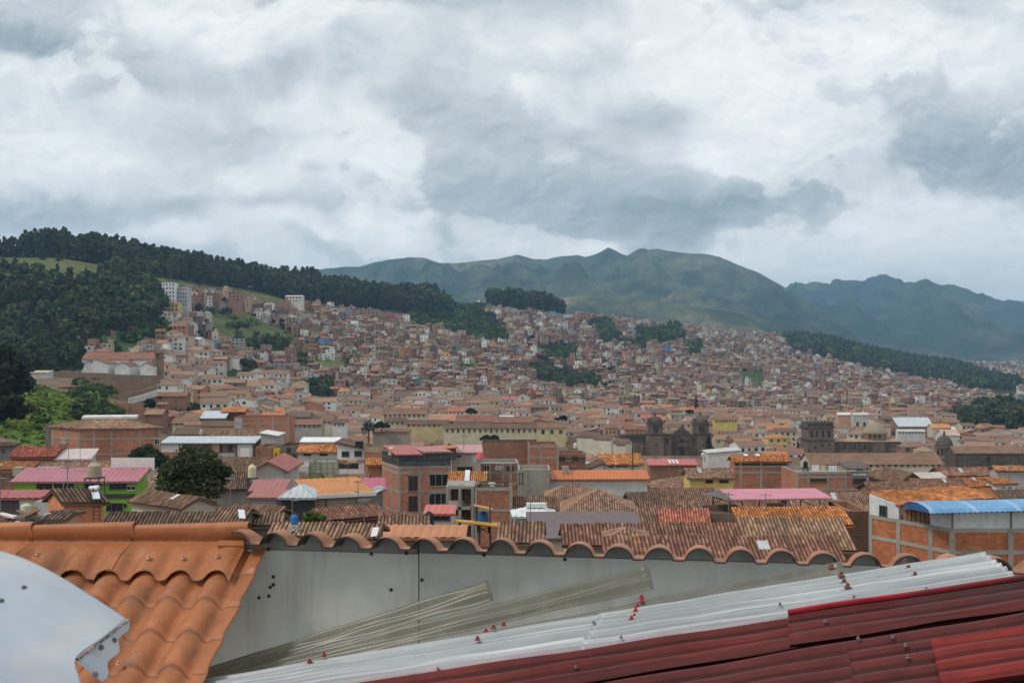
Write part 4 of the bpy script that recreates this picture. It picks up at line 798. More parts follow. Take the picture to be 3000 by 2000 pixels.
# orange strip, mid front
B('orange_strip_house', 'flat orange roof strip just behind the wavy tile edge', 'house', 1096, 1348, 1572, 1543, 66, 0, 'sf', 'plaster', CONCD, 'metal', (.5,.19,.075), s=.1)
B('tile_roof_house', 'ribbed tile roof directly left of the flat orange strip', 'house', 800, 978, 1566, 1534, 62, 0, 'x', 'plaster', CONCD, 'tile', TILEL, s=.42)
B('tile_roof_house', 'steep ribbed tile roof touching the white post by the orange strip', 'house', 966, 1092, 1572, 1535, 61, -4, 'x', 'plaster', CONCD, 'tile', TILE, s=.5)
B('brick_gable_house', 'brick house with rising reddish tile roof left of the brick block', 'house', 948, 1116, 1521, 1490, 80, 30, 'x', 'brick', (.22,.11,.075), 'tile', REDT, s=.4)
t, h = B('canopy_hut', 'white walled hut with red sheet canopy beside the brick block', 'hut', 1252, 1322, 1504, 1483, 96, 0, 'sf', 'plaster', OFFW, 'metal', (.55,.14,.11), s=.3, opens=[(1265,1318,1505,1522)])
B('rubble_roof_house', 'low roof of loose broken tiles in front of the brick block', 'house', 1120, 1245, 1540, 1514, 76, 4, 'x', 'plaster', (.3,.06,.05), 'tile', TILE)
# colonial wings in the middle distance
for nm, lb, x0, x1, ye, yr, D, wc, rc, n, yw in [
 ('colonial_wing','two-storey yellow colonial wing with brown tile roof and arcade',1120,1250,1212,1195,540,CREAM,TILE,9,(1214,1221)), ('colonial_wing','short cream colonial wing in front of the arcade',1126,1188,1234,1222,480,CREAM,TILED,4,(1237,1244)),
 ('colonial_wing','yellow colonial wing directly behind the blue tarpaulin',1188,1312,1241,1229,472,(.56,.45,.24),TILED,8,(1244,1249)), ('colonial_wing','longest cream colonial wing with a row of dark windows',1300,1578,1253,1239,452,(.58,.52,.37),TILED,17,(1257,1266)),
 ('colonial_wing','yellow end pavilion of the longest cream wing',1576,1658,1252,1237,445,(.58,.51,.30),TILE,3,(1259,1270)), ('hall','pale terracotta hall roof behind the yellow wings',1257,1338,1232,1212,512,CREAM,(.42,.22,.15),3,(1234,1239)),
 ('hall','red brown hall roof with a white gable at its end',1336,1446,1234,1215,505,CREAM,REDT,0,None), ('hall','long reddish roof right of the white gable',1446,1560,1236,1220,500,ADOBE,REDT,0,None), ('grey_house','long grey house with gallery windows under brown roof',803,942,1242,1227,420,(.38,.36,.31),TILE,10,(1244,1251)),
 ('white_house','white two-storey house with small windows right of the grey gallery',974,1012,1238,1227,430,WHITE,TILED,3,(1241,1247)),('cream_house','cream house with stepped gable right of the grey gallery',942,974,1232,1222,440,CREAM,TILE,2,(1236,1241)),
 ('long_tile_house','low brown roof strip left of the blue tarpaulin',1092,1200,1263,1255,415,(.35,.3,.25),REDT,0,None),('white_house','white house with red roof and blue balconies',1312,1362,1204,1193,600,WHITE,(.42,.15,.1),4,(1206,1213)),
 ('pink_palace','salmon pink arcade house behind the church tower',1830,1898,1256,1246,560,(.55,.3,.2),REDT,8,(1262,1270)),('peach_house','peach gabled house left of the salmon arcade',1770,1808,1252,1242,545,(.5,.33,.2),TILE,3,(1262,1270)),
 ('yellow_hotel','yellow and white hotel right of the church towers',2092,2160,1229,1223,680,(.62,.5,.15),TILE,8,(1231,1237)),('salmon_hall','salmon and white hall behind the domed church',2455,2500,1214,1208,700,(.62,.33,.25),WHITE,0,None),
 ('white_church','pale church facade with small square tower behind the dome',2500,2545,1214,1208,690,(.5,.48,.42),OFFW,2,(1236,1250)),('big_shed','large grey barrel shed right of the dome',2632,2735,1248,1222,720,(.28,.17,.12),GALV,0,None),('white_block','long white block under the barrel shed',2630,2710,1262,1257,640,(.6,.6,.58),OFFW,8,(1266,1270)),
 ('orange_hall','bright orange roofed hall left of the park trees',2732,2786,1252,1241,700,CREAM,(.6,.28,.1),0,None),('pink_hall','pale pink roof under the orange hall',2764,2812,1274,1258,600,OFFW,(.55,.36,.3),0,None)]:
    B(nm, lb, 'building' if nm not in ('white_house','cream_house','grey_house','peach_house') else 'house', x0, x1, ye, yr, D, 0, 'x', 'plaster', wc, 'tile' if rc not in (WHITE, OFFW, GALV) else 'metal', rc, s=.45, opens=wrow(x0+2,x1-2,n,*yw,.36) if n else ())
for lb, x0, x1, ye, yr, D in [('white gabled house lowest in the cluster left of the church',1797,1835,1294,1283,395),('white gabled house in the middle of the cluster left of the church',1740,1790,1284,1272,420),('white gabled house with dark roof highest in the cluster left of the church',1690,1745,1277,1263,440),('cream gabled house touching the dark chapel of the church',1806,1832,1300,1291,385)]:
    B('gabled_house', lb, 'house', x0, x1, ye, yr, D, -25, 'x', 'plaster', (.6,.55,.45), 'tile', TILED)
# hillside landmarks
for nm, lb, x0, x1, ye, D, dep, wc, rows, n in [('white_tower_block','tall white block standing alone on top of the left hillside',474,513,828,872,11,(.75,.76,.77),5,4),('pale_block','pale grey block with balconies right of the tall white block',520,549,842,880,9,(.5,.5,.49),5,4),
 ('white_flats','white flats with dark windows on the left hillside',578,611,912,905,8,(.68,.67,.63),3,4),('brick_flats','flat roofed brick flats high on the left hillside',588,637,857,985,10,(.27,.155,.115),3,4),('brick_flats','brick flats with open top floor below the ridge wood',668,703,854,1010,10,(.30,.18,.13),3,3),
 ('red_roof_flats','white house with red roof at the foot of the ridge wood',836,885,868,1165,9,(.65,.6,.55),2,5),('brick_flats','broad brick flats with terraces under the ridge wood',765,832,885,1120,10,(.36,.19,.14),2,6),('grey_flats','grey roofed flats at the edge of the ridge wood',1052,1112,906,1290,11,(.33,.22,.17),3,5),
 ('brick_flats','brick flats stepping down from the grey roofed ones',1115,1155,921,1280,10,(.37,.19,.13),3,4),('blue_house','bright blue house over a white terrace on the hillside',886,918,1023,1000,8,(.05,.30,.62),2,2),('white_flats','white and grey flats on top of the middle ridge',1612,1632,921,1690,10,(.6,.62,.63),3,3),
 ('white_flats','white flats with balconies right of the grey ones on the ridge',1646,1676,921,1690,10,(.66,.66,.64),3,4),('yellow_house','ochre house among brick houses of the middle hillside',1502,1530,975,1500,8,(.62,.4,.06),2,3),('yellow_house','orange ochre house below the ridge flats',1632,1660,978,1520,8,(.55,.28,.06),2,3),
 ('purple_house','dark purple house in the middle of the hillside',1730,1756,1033,1400,9,(.12,.07,.14),3,3),('blue_house','pale blue flats low on the hillside',1966,1990,1078,1330,9,(.3,.5,.62),3,3),('brick_tower','tall red brick block on the far right hillside',2570,2590,1147,1430,10,BRICK,4,2)]:
    hh = 3.0*rows*F/D; B(nm, lb, 'building' if 'block' in nm or 'flats' in nm or 'tower' in nm else 'house', x0, x1, ye, ye-3, D, random.uniform(-6, 6), 'flat' if nm not in ('red_roof_flats',) else 'x', 'plaster', wc, 'plain' if nm != 'red_roof_flats' else 'tile', OFFW if wc[0] > .45 else CONC, dep=dep,
      opens=[w for r in range(rows) for w in wrow(x0+1,x1-1,n,ye+hh*(r+.25)/rows,ye+hh*(r+.68)/rows,.45)])
wallrun('terrace_wall', 'long grey concrete terrace wall left of the bright blue house', [(725,1030,960),(800,1028,975),(880,1030,990)], 9, 'plaster', (.27,.22,.18), 1)
wallrun('white_terrace_wall', 'curved white wall of the sports terrace under the bright blue house', [(862,1060,955),(885,1053,965),(950,1051,985)], 1.6, 'plaster', WHITE, .4)
# ------------------------------------------------------------------ churches
STONE = (.205,.15,.12); STONED = (.115,.098,.085)
def xbox(mb, x0, x1, y0, y1, D, dep, col, m='stone'):
    a, b = P(x0, y1, D), P(x1, y1, D); mb.obox(a, b-a, (0, dep, 0), (0, 0, (y1-y0)/F*D), col, m)
def arch(par, x, w, y0, y1, D, name='opening', col=DARK):
    mb = MB(); c = P(x, y1, D); hw = w/2*D/F; hh = (y1-y0)*D/F; pts = [c+Vector((-hw, 0, 0)), c+Vector((hw, 0, 0))]+[c+Vector((hw*math.cos(k*3.1416/6), 0, hh-hw+hw*math.sin(k*3.1416/6))) for k in range(7)]
    q = [p-Vector((0, .06, 0)) for p in pts]; mb.face(q, col, 'plain')
    for i in range(len(q)): mb.face([pts[i], pts[(i+1) % len(q)], q[(i+1) % len(q)], q[i]], col, 'plain')
    return mb.build(name, par)
def twin_church():
    D = 522; t = thing('stone_church', 'dark stone church with two bell towers and trefoil gable facade', 'church', P(1995, 1333, D))
    for (x0, x1, bx0, bx1, c) in ((1899, 1941, 1896, 1945, 1920), (2033, 2076, 2042, 2084, 2055)):
        m = MB(); xbox(m, bx0, bx1, 1272, 1346, D, 7.5, STONE); xbox(m, bx0-2, bx1+2, 1269, 1273, D-.3, 8.1, STONED); xbox(m, x0, x1, 1241, 1269, D+.2, 6.6, STONE); xbox(m, x0-3, x1+3, 1237.5, 1241.5, D-.3, 7.6, STONED)
        for k in (x0, (x0+x1)/2-1.5, x1-3): xbox(m, k, k+3, 1243, 1269, D-.05, .3, (.12,.09,.075))
        tw = m.build('tower', t)
        d = MB(); cc = P((x0+x1)/2, 1238, D)+Vector((0, 3.4, 0)); r = (x1-x0)/2*D/F
        d.lathe(cc, [(r*.98, 0), (r*.98, .7), (r*.86, 1.2), (r*.72, 2.0), (r*.45, 2.7), (r*.2, 3.0), (r*.2, 4.2), (r*.1, 4.6), (0, 5.3)], STONED, 'stone', 10)
        for k in range(4):
            for s in (1, -1): a = k*1.5708+.7854; d.bar(cc+Vector((r*1.15*math.cos(a), r*1.15*math.sin(a), 0)), cc+Vector((r*1.15*math.cos(a), r*1.15*math.sin(a), 2.4)), .5, STONED, 'stone', 6, .1)
        d.build('dome', tw)
        for k in (-5.2, 5.2): arch(tw, (x0+x1)/2+k+1, 5, 1247, 1264, D+.1, 'belfry_opening')
        arch(tw, c+6, 3, 1301, 1308, D-.02, 'opening')
    m = MB(); xbox(m, 1945, 2042, 1274, 1346, D+.6, 26, STONE); xbox(m, 1943, 2044, 1270.5, 1274.5, D+.3, 3, STONED)
    for k in (1946, 1968, 1977, 2016, 2026, 2038): xbox(m, k, k+3.5, 1275, 1346, D+.1, .5, (.11,.085,.07))
    m.build('facade', t)
    m = MB(); cpt = P(1998, 1274, D+.4)
    def lobe(cx, cz, r): m.face([cpt+Vector((cx+r*math.cos(k*6.2832/18), -.1, cz+r*math.sin(k*6.2832/18))) for k in range(18)], STONED, 'stone'); m.bar(cpt+Vector((cx,-.09,cz)), cpt+Vector((cx,1.6,cz)), r, STONED, 'stone', 18)
    lobe(0, 1.9, 1.8); lobe(-2.2, .6, 1.5); lobe(2.2, .6, 1.5); xbox(m, 1982, 2014, 1266, 1274, D+.2, 1.8, STONED); xbox(m, 1996.5, 1999.5, 1243, 1254, D+.8, .6, STONED); xbox(m, 1978, 2020, 1283, 1290, D, .7, STONED); xbox(m, 1978, 2020, 1304, 1308, D, .7, STONED); m.build('gable', t)
    arch(t, 1998, 15, 1308, 1331, D-.05, 'door', (.03,.026,.024)); arch(t, 1997, 7, 1282, 1296, D-.05, 'window'); arch(t, 1955, 6, 1284, 1297, D+.5, 'window'); arch(t, 2031, 6, 1282, 1295, D+.5, 'window')
    m = MB(); xbox(m, 1816, 1896, 1290, 1346, D+5, 12, STONE); xbox(m, 1815, 1897, 1287, 1291, D+4.7, 12.5, STONED)
    for k in range(12): xbox(m, 1817+k*6.6, 1820+k*6.6, 1273, 1287, D+4.9, .5, STONED)
    xbox(m, 1816, 1897, 1271, 1275, D+4.8, .7, STONED); xbox(m, 1818, 1895, 1276, 1288, D+6.5, 5, (.10,.09,.085)); m.build('side_chapel', t)
    for k in (1877, 1889): m = MB(); xbox(m, k, k+7, 1299, 1346, D+1.5, 1.4, (.24,.17,.12)); xbox(m, k-1, k+8, 1295, 1299, D+1.3, 1.8, STONED); m.build('pillar', t)
    arch(t, 1846, 5, 1296, 1309, D+4.95, 'window')
twin_church()
def domed_church():
    D = 560; t = thing('domed_church', 'long stone church with square bell tower and pale octagonal dome', 'church', P(2500, 1330, D))
    m = MB(); xbox(m, 2365, 2444, 1290, 1345, D, 13, STONE); xbox(m, 2362, 2447, 1286.5, 1290.5, D-.3, 13.6, STONED); xbox(m, 2366, 2442, 1254, 1286.5, D+.2, 12.6, STONE); xbox(m, 2362, 2446, 1249, 1254, D-.4, 13.8, STONED); xbox(m, 2366, 2442, 1238, 1249, D+.5, 12, STONED)
    for k in range(8): xbox(m, 2364+k*10.3, 2368+k*10.3, 1232, 1249, D-.2, 1, STONED)
    tw = m.build('tower', t)
    for k, w in ((2378, 8), (2393, 6), (2411, 6), (2429, 10)): arch(tw, k, w, 1261, 1280, D+.1, 'belfry_opening')
    for k, y in ((2371, 1315), (2388, 1306), (2410, 1299), (2430, 1299)): arch(tw, k, 5, y, y+8, D-.05, 'opening')
    m = MB(); xbox(m, 2444, 2641, 1293, 1345, D+3, 16, (.19,.135,.105))
    for k in (2456, 2488, 2517, 2547, 2600): xbox(m, k, k+3, 1294, 1345, D+2.5, .5, STONED)
    m.build('nave', t)
    m = MB(); rplane(m, P(2444, 1293, D+2.6), (1,0,0), 197*D/F, Vector((0,8,.9)), 0, 197*D/F, 'tile', (.42,.26,.18), 0); m.build('nave_roof', t)
    for k in (2475, 2504, 2534, 2598): arch(t, k, 6, 1301, 1315, D+2.9, 'window')
    c = P(2563, 1285, D+10); r = 35*(D+10)/F
    m = MB(); m.lathe(c-vz(2), [(r, 0), (r, 4.3), (r*1.06, 4.4), (r*1.06, 5.3), (r*.96, 5.5)], (.24,.17,.125), 'stone', 8); dr = m.build('drum', t)
    for k in (-14, 0, 14): arch(dr, 2563+k, 7, 1272, 1283, D+10-r*1.0, 'window')
    m = MB(); m.lathe(c+vz(3.4), [(r*1.0, 0), (r*.9, 1.4), (r*.7, 3.0), (r*.42, 4.4), (r*.14, 5.0), (r*.12, 7.0), (0, 8)], (.33,.27,.185), 'plaster', 8); m.build('dome', t)
domed_church()
def small_tower():
    D = 470; t = thing('bell_tower', 'small dark round-domed bell tower beside the long grey stone wall', 'tower', P(2766, 1360, D)); c = P(2766, 1342, D+3.5); r = 27*D/F
    m = MB(); m.lathe(c-vz(6), [(r, 0), (r, 5.8), (r*1.12, 6), (r*1.12, 6.5), (r*.95, 6.6), (r*.95, 10.4), (r*1.08, 10.6), (r*1.08, 11.2)], STONE, 'stone', 8); b = m.build('belfry', t)
    for k in (-18, -6, 6, 18): arch(b, 2766+k, 6.5, 1315, 1332, D+3.5-r*(.97 if abs(k) < 10 else .72), 'belfry_opening')
    m = MB(); m.lathe(c+vz(5.2), [(r*.9, 0), (r*.92, .6), (r*.85, 1.8), (r*.68, 3.0), (r*.4, 3.9), (r*.14, 4.3), (r*.12, 5.6), (0, 6.6)], STONED, 'stone', 12); m.build('dome', t)
small_tower()
t, h = B('stone_cloister', 'long grey stone wall building under brown tile roof at the edge of town', 'building', 2798, 3080, 1326, 1306, 442, 0, 'x', 'stone', (.12,.095,.08), 'tile', TILE, s=.45, opens=[(2891,2901,1336,1356)])

# ------------------------------------------------------------------ water tanks, canopies and other roof-top things
def tank(label, x0, x1, y0, y1, D, col, stand=None, box=False, sc=(.05,.045,.04)):
    t = thing('water_tank', label, 'water tank', P((x0+x1)/2, stand or y1, D)); r = (x1-x0)/2*D/F; h = (y1-y0)*D/F; c = P((x0+x1)/2, y1, D)+Vector((0, r, 0)); m = MB()
    if box: m.obox(c+Vector((-r, -r, 0)), (2*r, 0, 0), (0, 2*r, 0), (0, 0, h*.9), col, 'plain'); m.obox(c+Vector((-r*1.06, -r*1.06, h*.9)), (2.12*r, 0, 0), (0, 2.12*r, 0), (0, 0, h*.1), col, 'plain')
    else:
        m.lathe(c, [(r*.9, 0), (r, .04*h), (r, .28*h), (r*.96, .3*h), (r, .32*h), (r, .55*h), (r*.96, .57*h), (r, .59*h), (r, .76*h), (r*.62, .9*h), (r*.34, .93*h)], col, 'plain', 16)
    m.build('barrel', t)
    m = MB(); m.lathe(c+vz(h*.92), [(r*.36, 0), (r*.36, .06*h), (0, .09*h)], col, 'plain', 12); m.build('lid', t)
    if stand:
        m = MB(); hs = (stand-y1)*D/F; R_ = r*1.15; m.obox(c+Vector((-R_, -R_, -.08)), (2*R_, 0, 0), (0, 2*R_, 0), (0, 0, .075), sc, 'plain')
        for sx_ in (-1, 1):
            for sy_ in (-1, 1): m.bar(c+Vector((sx_*R_*.9, sy_*R_*.9, -.08)), c+Vector((sx_*R_*.9, sy_*R_*.9, -hs)), .045, sc)
            m.bar(c+Vector((sx_*R_*.9, -R_*.9, -.1)), c+Vector((-sx_*R_*.9, -R_*.9, -hs)), .03, sc)
        m.build('stand', t)
    return t
tank('tan water tank with conical top on a black stand in front of the pink roof', 249, 290, 1354, 1400, 100, (.40,.32,.24), 1450)
tank('square tan cistern at the far end of the pink roof', 37, 64, 1369, 1394, 117, (.40,.34,.27), 1407, True)
tank('cream plastic barrel on the scrap heap below the pink shed', 56, 85, 1475, 1504, 72, (.58,.52,.38), 1535)
tank('cream water tank on a tall black stand between big tree and pale gable', 724, 748, 1360, 1400, 112, (.60,.54,.36), 1452)
tank('blue barrel inside a pale cage behind the wavy tile edge', 849, 871, 1507, 1537, 62, (.03,.16,.42), 1560, sc=(.5,.48,.42))
tank('blue water tank between red posts under a small orange lid roof', 1400, 1431, 1499, 1537, 74, (.02,.10,.28), 1560)
tank('black water tank beside the white walled canopy hut', 1241, 1270, 1499, 1537, 88, (.03,.033,.036), 1560)
tank('square black tank on the roof of the white balcony house', 1041, 1062, 1293, 1310, 184, (.02,.025,.035), None, True)
tank('cream tank on the red roof of the tall brick block', 1137, 1156, 1307, 1334, 152, (.55,.48,.36))
tank('round black tank on the roof of the laundry house', 2355, 2368, 1350, 1370, 152, (.02,.022,.025), 1382)
tank('pale tank on a brick pedestal next to the araucaria tree', 2055, 2066, 1326, 1337, 280, (.62,.58,.5), 1352, sc=(.35,.13,.09))
tank('pale tank above the row of dark windows left of the church', 1680, 1692, 1297, 1313, 300, (.6,.57,.5), 1322)
tank('round black tank on the terrace under the rising orange roof', 1310, 1322, 1299, 1315, 170, (.02,.02,.022), 1322)
tank('tan cistern fixed to the long brick building', 178, 192, 1283, 1301, 199, (.42,.34,.25), 1320, True)
tank('pale tank on the cream house behind the grey sheet roof', 583, 594, 1258, 1274, 255, (.55,.5,.42), 1280)
def canopy(name, label, cat, quad, posts, col, thick=.12, m='metal'):
    t = thing(name, label, cat, quad[0]-vz(3)); mb = MB(); dn = vz(-thick)
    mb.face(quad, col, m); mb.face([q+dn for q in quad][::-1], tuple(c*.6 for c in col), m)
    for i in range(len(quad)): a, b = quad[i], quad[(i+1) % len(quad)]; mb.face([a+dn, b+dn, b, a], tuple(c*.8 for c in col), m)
    mb.build('roof', t)
    for a, b in posts: p = MB(); p.bar(a, b, .055, (.06,.05,.05)); p.build('post', t)
    return t
q = [P(2147,1463,98), P(2440,1458,99.5), P(2388,1429,107), P(2106,1432,106)]
t = canopy('pink_canopy', 'big dusty pink sheet canopy on dark steel posts', 'canopy', q, [(P(x,ya,d), P(x,yb,d)) for x, ya, yb, d in [(2138,1464,1516,98.3),(2089,1448,1506,102.5),(2174,1463,1500,99),(2224,1461,1500,99.3),(2302,1460,1498,99.6),(2345,1459,1496,99.8),(2402,1458,1492,99.9)]], (.60,.215,.27))
mb = MB(); mb.face([P(2147,1465,97.9), P(2054,1447,103), P(2106,1434,105.9)], (.09,.06,.06), 'metal'); mb.face([P(2147,1465,98.0), P(2106,1434,106), P(2054,1447,103.1)], (.3,.16,.15), 'metal'); mb.build('gable_sheet', t)
mb = MB(); mb.bar(P(2089,1498,102.5), P(2402,1485,99.9), .05, (.05,.045,.045)); mb.bar(P(2345,1462,99.8), P(2400,1490,99.9), .04, (.05,.045,.045)); mb.bar(P(2089,1454,102.5), P(2138,1470,98.3), .04, (.05,.045,.045)); mb.build('brace', t)
canopy('lid_roof', 'small orange lid roof on red posts over the blue tank', 'canopy', [P(1387,1480,73.2), P(1442,1491,73.2), P(1444,1487,76), P(1389,1476,76)], [(P(x,1482,d), P(x,1540,d)) for x, d in ((1395,73.3),(1436,73.3),(1397,75.8),(1436,75.8))], (.6,.3,.05), .06)
canopy('orange_platform', 'orange yellow sheet roof with red posts under the blue tank', 'canopy', [P(1332,1524,72), P(1500,1545,71), P(1510,1532,76), P(1340,1521,76)], [(P(x,1540,d), P(x,1600,d)) for x, d in ((1346,72),(1405,72),(1436,72),(1492,71.2))], (.62,.33,.04), .1)
t = thing('parasol', 'crimson parasol on the terrace behind the brick block', 'parasol', P(1406, 1345, 165)); m = MB(); m.lathe(P(1406,1342,165), [(16*165/F, 0), (9*165/F, .6), (0, .95)], (.6,.10,.14), 'plaster', 8); m.build('canopy', t); m = MB(); m.bar(P(1406,1362,165), P(1406,1325,165), .04, (.3,.3,.3)); m.build('pole', t)
# mesh cage
t = thing('mesh_cage', 'tall mesh cage covered with green net beside the white house', 'cage', P(940,1416,150)); m = MB()
for x in (906, 940, 976):
    for d in (150, 155): m.bar(P(x,1355,150)+Vector((0,d-150,0)), P(x,1416,150)+Vector((0,d-150,0)), .05, (.12,.15,.08))
for y in (1355, 1385, 1414):
    for d in (150, 155): m.bar(P(906,y,150)+Vector((0,d-150,0)), P(976,y,150)+Vector((0,d-150,0)), .04, (.12,.15,.08))
m.build('frame', t)
def m_net(t, bs, col, pos, uv, o):
    t.set(bs, 'Base Color', col); t.set(bs, 'Roughness', .9); tr = t.new('ShaderNodeBsdfTransparent'); t.set(o, 0, t.new('ShaderNodeMixShader', {0: .52, 1: tr, 2: bs}))
mat('net', m_net)
m = MB(); a, b = P(906,1414,150.1), P(976,1414,150.1); hh = vz(59*150/F); dd = Vector((0,4.8,0)); m.face([a, b, b+hh, a+hh], (.2,.24,.11), 'net'); m.face([b, b+dd, b+dd+hh, b+hh], (.2,.24,.11), 'net'); m.face([a, a+dd, a+dd+hh, a+hh], (.2,.24,.11), 'net'); m.build('net', t)
# solar water heater, roof panel, skylights, scrap
t = thing('solar_heater', 'white solar water heater with black barrel end by the magenta roof', 'solar heater', P(1095,1452,118)); m = MB(); m.obox(P(1077,1453,118), P(1108,1434,120)-P(1077,1453,118), (.5,.7,0), (0,0,.07), (.7,.72,.74), 'metal'); m.build('panel', t); m = MB(); m.bar(P(1098,1433,120), P(1117,1431,121.5), .32, (.6,.6,.6), 'metal', 12); m.build('barrel', t)
t = thing('solar_heater', 'blue glass solar heater on the dark roof of the orange house', 'solar heater', P(279,1462,66)); m = MB(); m.obox(P(272,1462,65.4), P(294,1461,65.4)-P(272,1462,65.4), P(284,1437,66.8)-P(290,1462,65.4), (0,0,.06), (.55,.62,.68), 'glass'); m.build('panel', t); m = MB(); m.bar(P(263,1433,66.8), P(290,1430,66.8), .2, (.68,.7,.72), 'metal', 12); m.build('barrel', t)
m = MB(); m.obox(P(700,1517,67.5), P(719,1519,67.5)-P(700,1517,67.5), P(697,1494,68.3)-P(700,1517,67.5), (0,.03,.06), (.72,.74,.76), 'metal'); m.top('white_sheet', 'white sheet laid on the short tile roof', 'sheet', P(708,1518,67.5))
m = MB(); m.obox(P(1085,1571,60.5), P(1104,1569,60.5)-P(1085,1571,60.5), P(1091,1548,61)-P(1085,1571,60.5), (0,.1,.05), (.7,.7,.72), 'metal'); m.top('white_sheet', 'white bent sheet at the end of the steep ribbed roof', 'sheet', P(1094,1571,60.5))
m = MB()
for k in range(40):
    x, y = random.uniform(48, 132), random.uniform(1508, 1546); d = 63+random.uniform(-1.5, 1.5); a = random.uniform(0, 3); L_ = random.uniform(.3, 1.2)
    m.obox(P(x,y,d), (L_*math.cos(a), L_*math.sin(a), random.uniform(-.2,.3)), (-.3*math.sin(a), .3*math.cos(a), 0), (0,0,random.uniform(.03,.2)), jit(random.choice((WOOD, GREY, OFFW, TILE, ADOBE, (.1,.1,.1))), .3), 'plain')
for k in range(6): x = 48+k*16; m.obox(P(x,1552,62.5), (.3,0,0), (0,1.5,0), (0,0,.7), jit(ADOBE), 'plain')
m.top('scrap_heap', 'heap of boards and scrap on a terrace left of the orange house', 'scrap heap', P(90,1552,63))
t = thing('roof_antenna', 'thin antenna mast on the roof terrace behind the brick block', 'antenna', P(1300,1320,160)); m = MB(); m.bar(P(1359,1322,160), P(1359,1270,160), .04, (.2,.2,.2)); m.build('mast', t); m = MB(); m.bar(P(1352,1278,160), P(1366,1278,160), .03, (.2,.2,.2)); m.build('crossbar', t)

# ------------------------------------------------------------------ trees
def leafquads(rng, centers, n, size, flat=.5):
    """n small leaf clumps scattered through each (center, radii) blob -> (N,4,3) quads and a 0..1 shade seed per quad."""
    Q = []; S = []
    for c, r in centers:
        u = rng.normal(size=(n, 3)); u /= np.linalg.norm(u, axis=1)[:, None]; p = np.array(c)+u*np.array(r)*(rng.uniform(.35, 1, (n, 1))**.6)
        a = rng.normal(size=(n, 3)); a[:, 2] *= flat; a /= np.linalg.norm(a, axis=1)[:, None]; b = np.cross(a, rng.normal(size=(n, 3))); b /= np.linalg.norm(b, axis=1)[:, None]
        s = size*rng.uniform(.55, 1.3, (n, 1)); a = a*s; b = b*s*.62
        Q.append(np.stack([p-a-b*.3, p-b+a*.25, p+a+b*.3, p+b-a*.25], 1)); S.append(np.clip(rng.uniform(.7, 1.3)*np.ones(n)+rng.normal(0, .18, n), .4, 1.7))
    return np.concatenate(Q), np.concatenate(S)
def euc(rng, h, n=34, size=1.1):
    cs = []; k = rng.integers(9, 13)
    for i in range(k):
        f = .20+.80*(i+.5)/k; w = h*.165*(1.05-abs(f-.62)*1.25)*rng.uniform(.7,1.25); a = rng.uniform(0, 6.28); d = w*rng.uniform(.15, .8); cs.append(((d*math.cos(a), d*math.sin(a), h*f*.97), (w*rng.uniform(.5,.8), w*rng.uniform(.5,.8), h*rng.uniform(.045,.085))))
    return leafquads(rng, cs, n, size)
def broad(rng, h, w, n=60, size=.5, k=26):
    cs = []
    for i in range(k):
        u = rng.normal(size=3); u /= np.linalg.norm(u); u[2] = abs(u[2])*1.15-.38; r = rng.uniform(.55, .9); cs.append(((u[0]*w*.5*r, u[1]*w*.5*r, h*.47+u[2]*h*.46*r), (w*rng.uniform(.12,.2),)*2+(h*rng.uniform(.08,.14),)))
    return leafquads(rng, cs, n, size)
def conif(rng, h, w, n=30, size=.8, k=16, z0=.08):
    cs = []
    for i in range(k):
        f = z0+(1-z0)*i/k
        for j in range(4):
            a = rng.uniform(0, 6.28); d = w*.5*(1-f)*rng.uniform(.3, .95); cs.append(((d*math.cos(a), d*math.sin(a), h*f), (w*.16*(1.1-f), w*.16*(1.1-f), h*.025)))
    return leafquads(rng, cs, n, size, .25)
def bush(rng, h, w, n=26, size=.5, k=7):
    cs = [((rng.uniform(-.35,.35)*w, rng.uniform(-.35,.35)*w, h*rng.uniform(.25,.7)), (w*.25, w*.25, h*.3)) for _ in range(k)]
    return leafquads(rng, cs, n, size)
def crown_mesh(name, Q, S, col):
    n = len(Q); c = np.array(col)[None]*S[:, None]*RNG.uniform(.9, 1.1, (n, 3)); return mesh_np(name, Q.reshape(-1, 3), np.arange(n*4).reshape(n, 4), c, ['leaf'])
def trunk_mesh(name, h, r, col=(.16,.13,.10), limbs=0, rng=None, lean=0):
    m = MB(); p = Vector((0, 0, -1.5)); 
    for i in range(5):
        q = Vector((lean*h*((i+1)/5)**2*.3+random.uniform(-.012,.012)*h, random.uniform(-.012,.012)*h, h*(i+1)/5)); m.bar(p, q, r*(1-i*.17), col, 'bark', 7, r*(1-(i+1)*.17), False); p = q
        if limbs and i > 1:
            for k in range(limbs): a = random.uniform(0, 6.28); m.bar(q, q+Vector((math.cos(a)*h*.22, math.sin(a)*h*.22, h*.16)), r*.35, col, 'bark', 5, r*.1, False)
    return mesh_np(name, m.v, m.f, m.c, m.mats, m.uv, m.m)
def tree(name, label, cat, base, Q, S, col, th, tr, group=None, tcol=(.16,.13,.10), limbs=2):
    t = thing(name, label, cat, base, group); link('trunk', trunk_mesh('trunk', th, tr, tcol, limbs), t); link('crown', crown_mesh('crown', Q, S, col), t); return t
def gnd(x, D): X = (x-1500)/F*D; return Vector((X, D, gz(X, D)))
r_ = np.random.default_rng(5)
def near_tree(name, label, cat, xc, ytop, ybase, D, fn, wpx, col, size, n, k, tr=.3):
    b = P(xc, ybase, D); h = (ybase-ytop)*D/F; w = wpx*D/F; Q, S = fn(r_, h, w, n, size, k); return tree(name, label, cat, b, Q, S, col, h*.6, tr)
near_tree('round_tree', 'big round dark green tree in the middle of the left roofs', 'tree', 572, 1270, 1528, 102, broad, 226, (.068,.083,.03), .19, 240, 66)
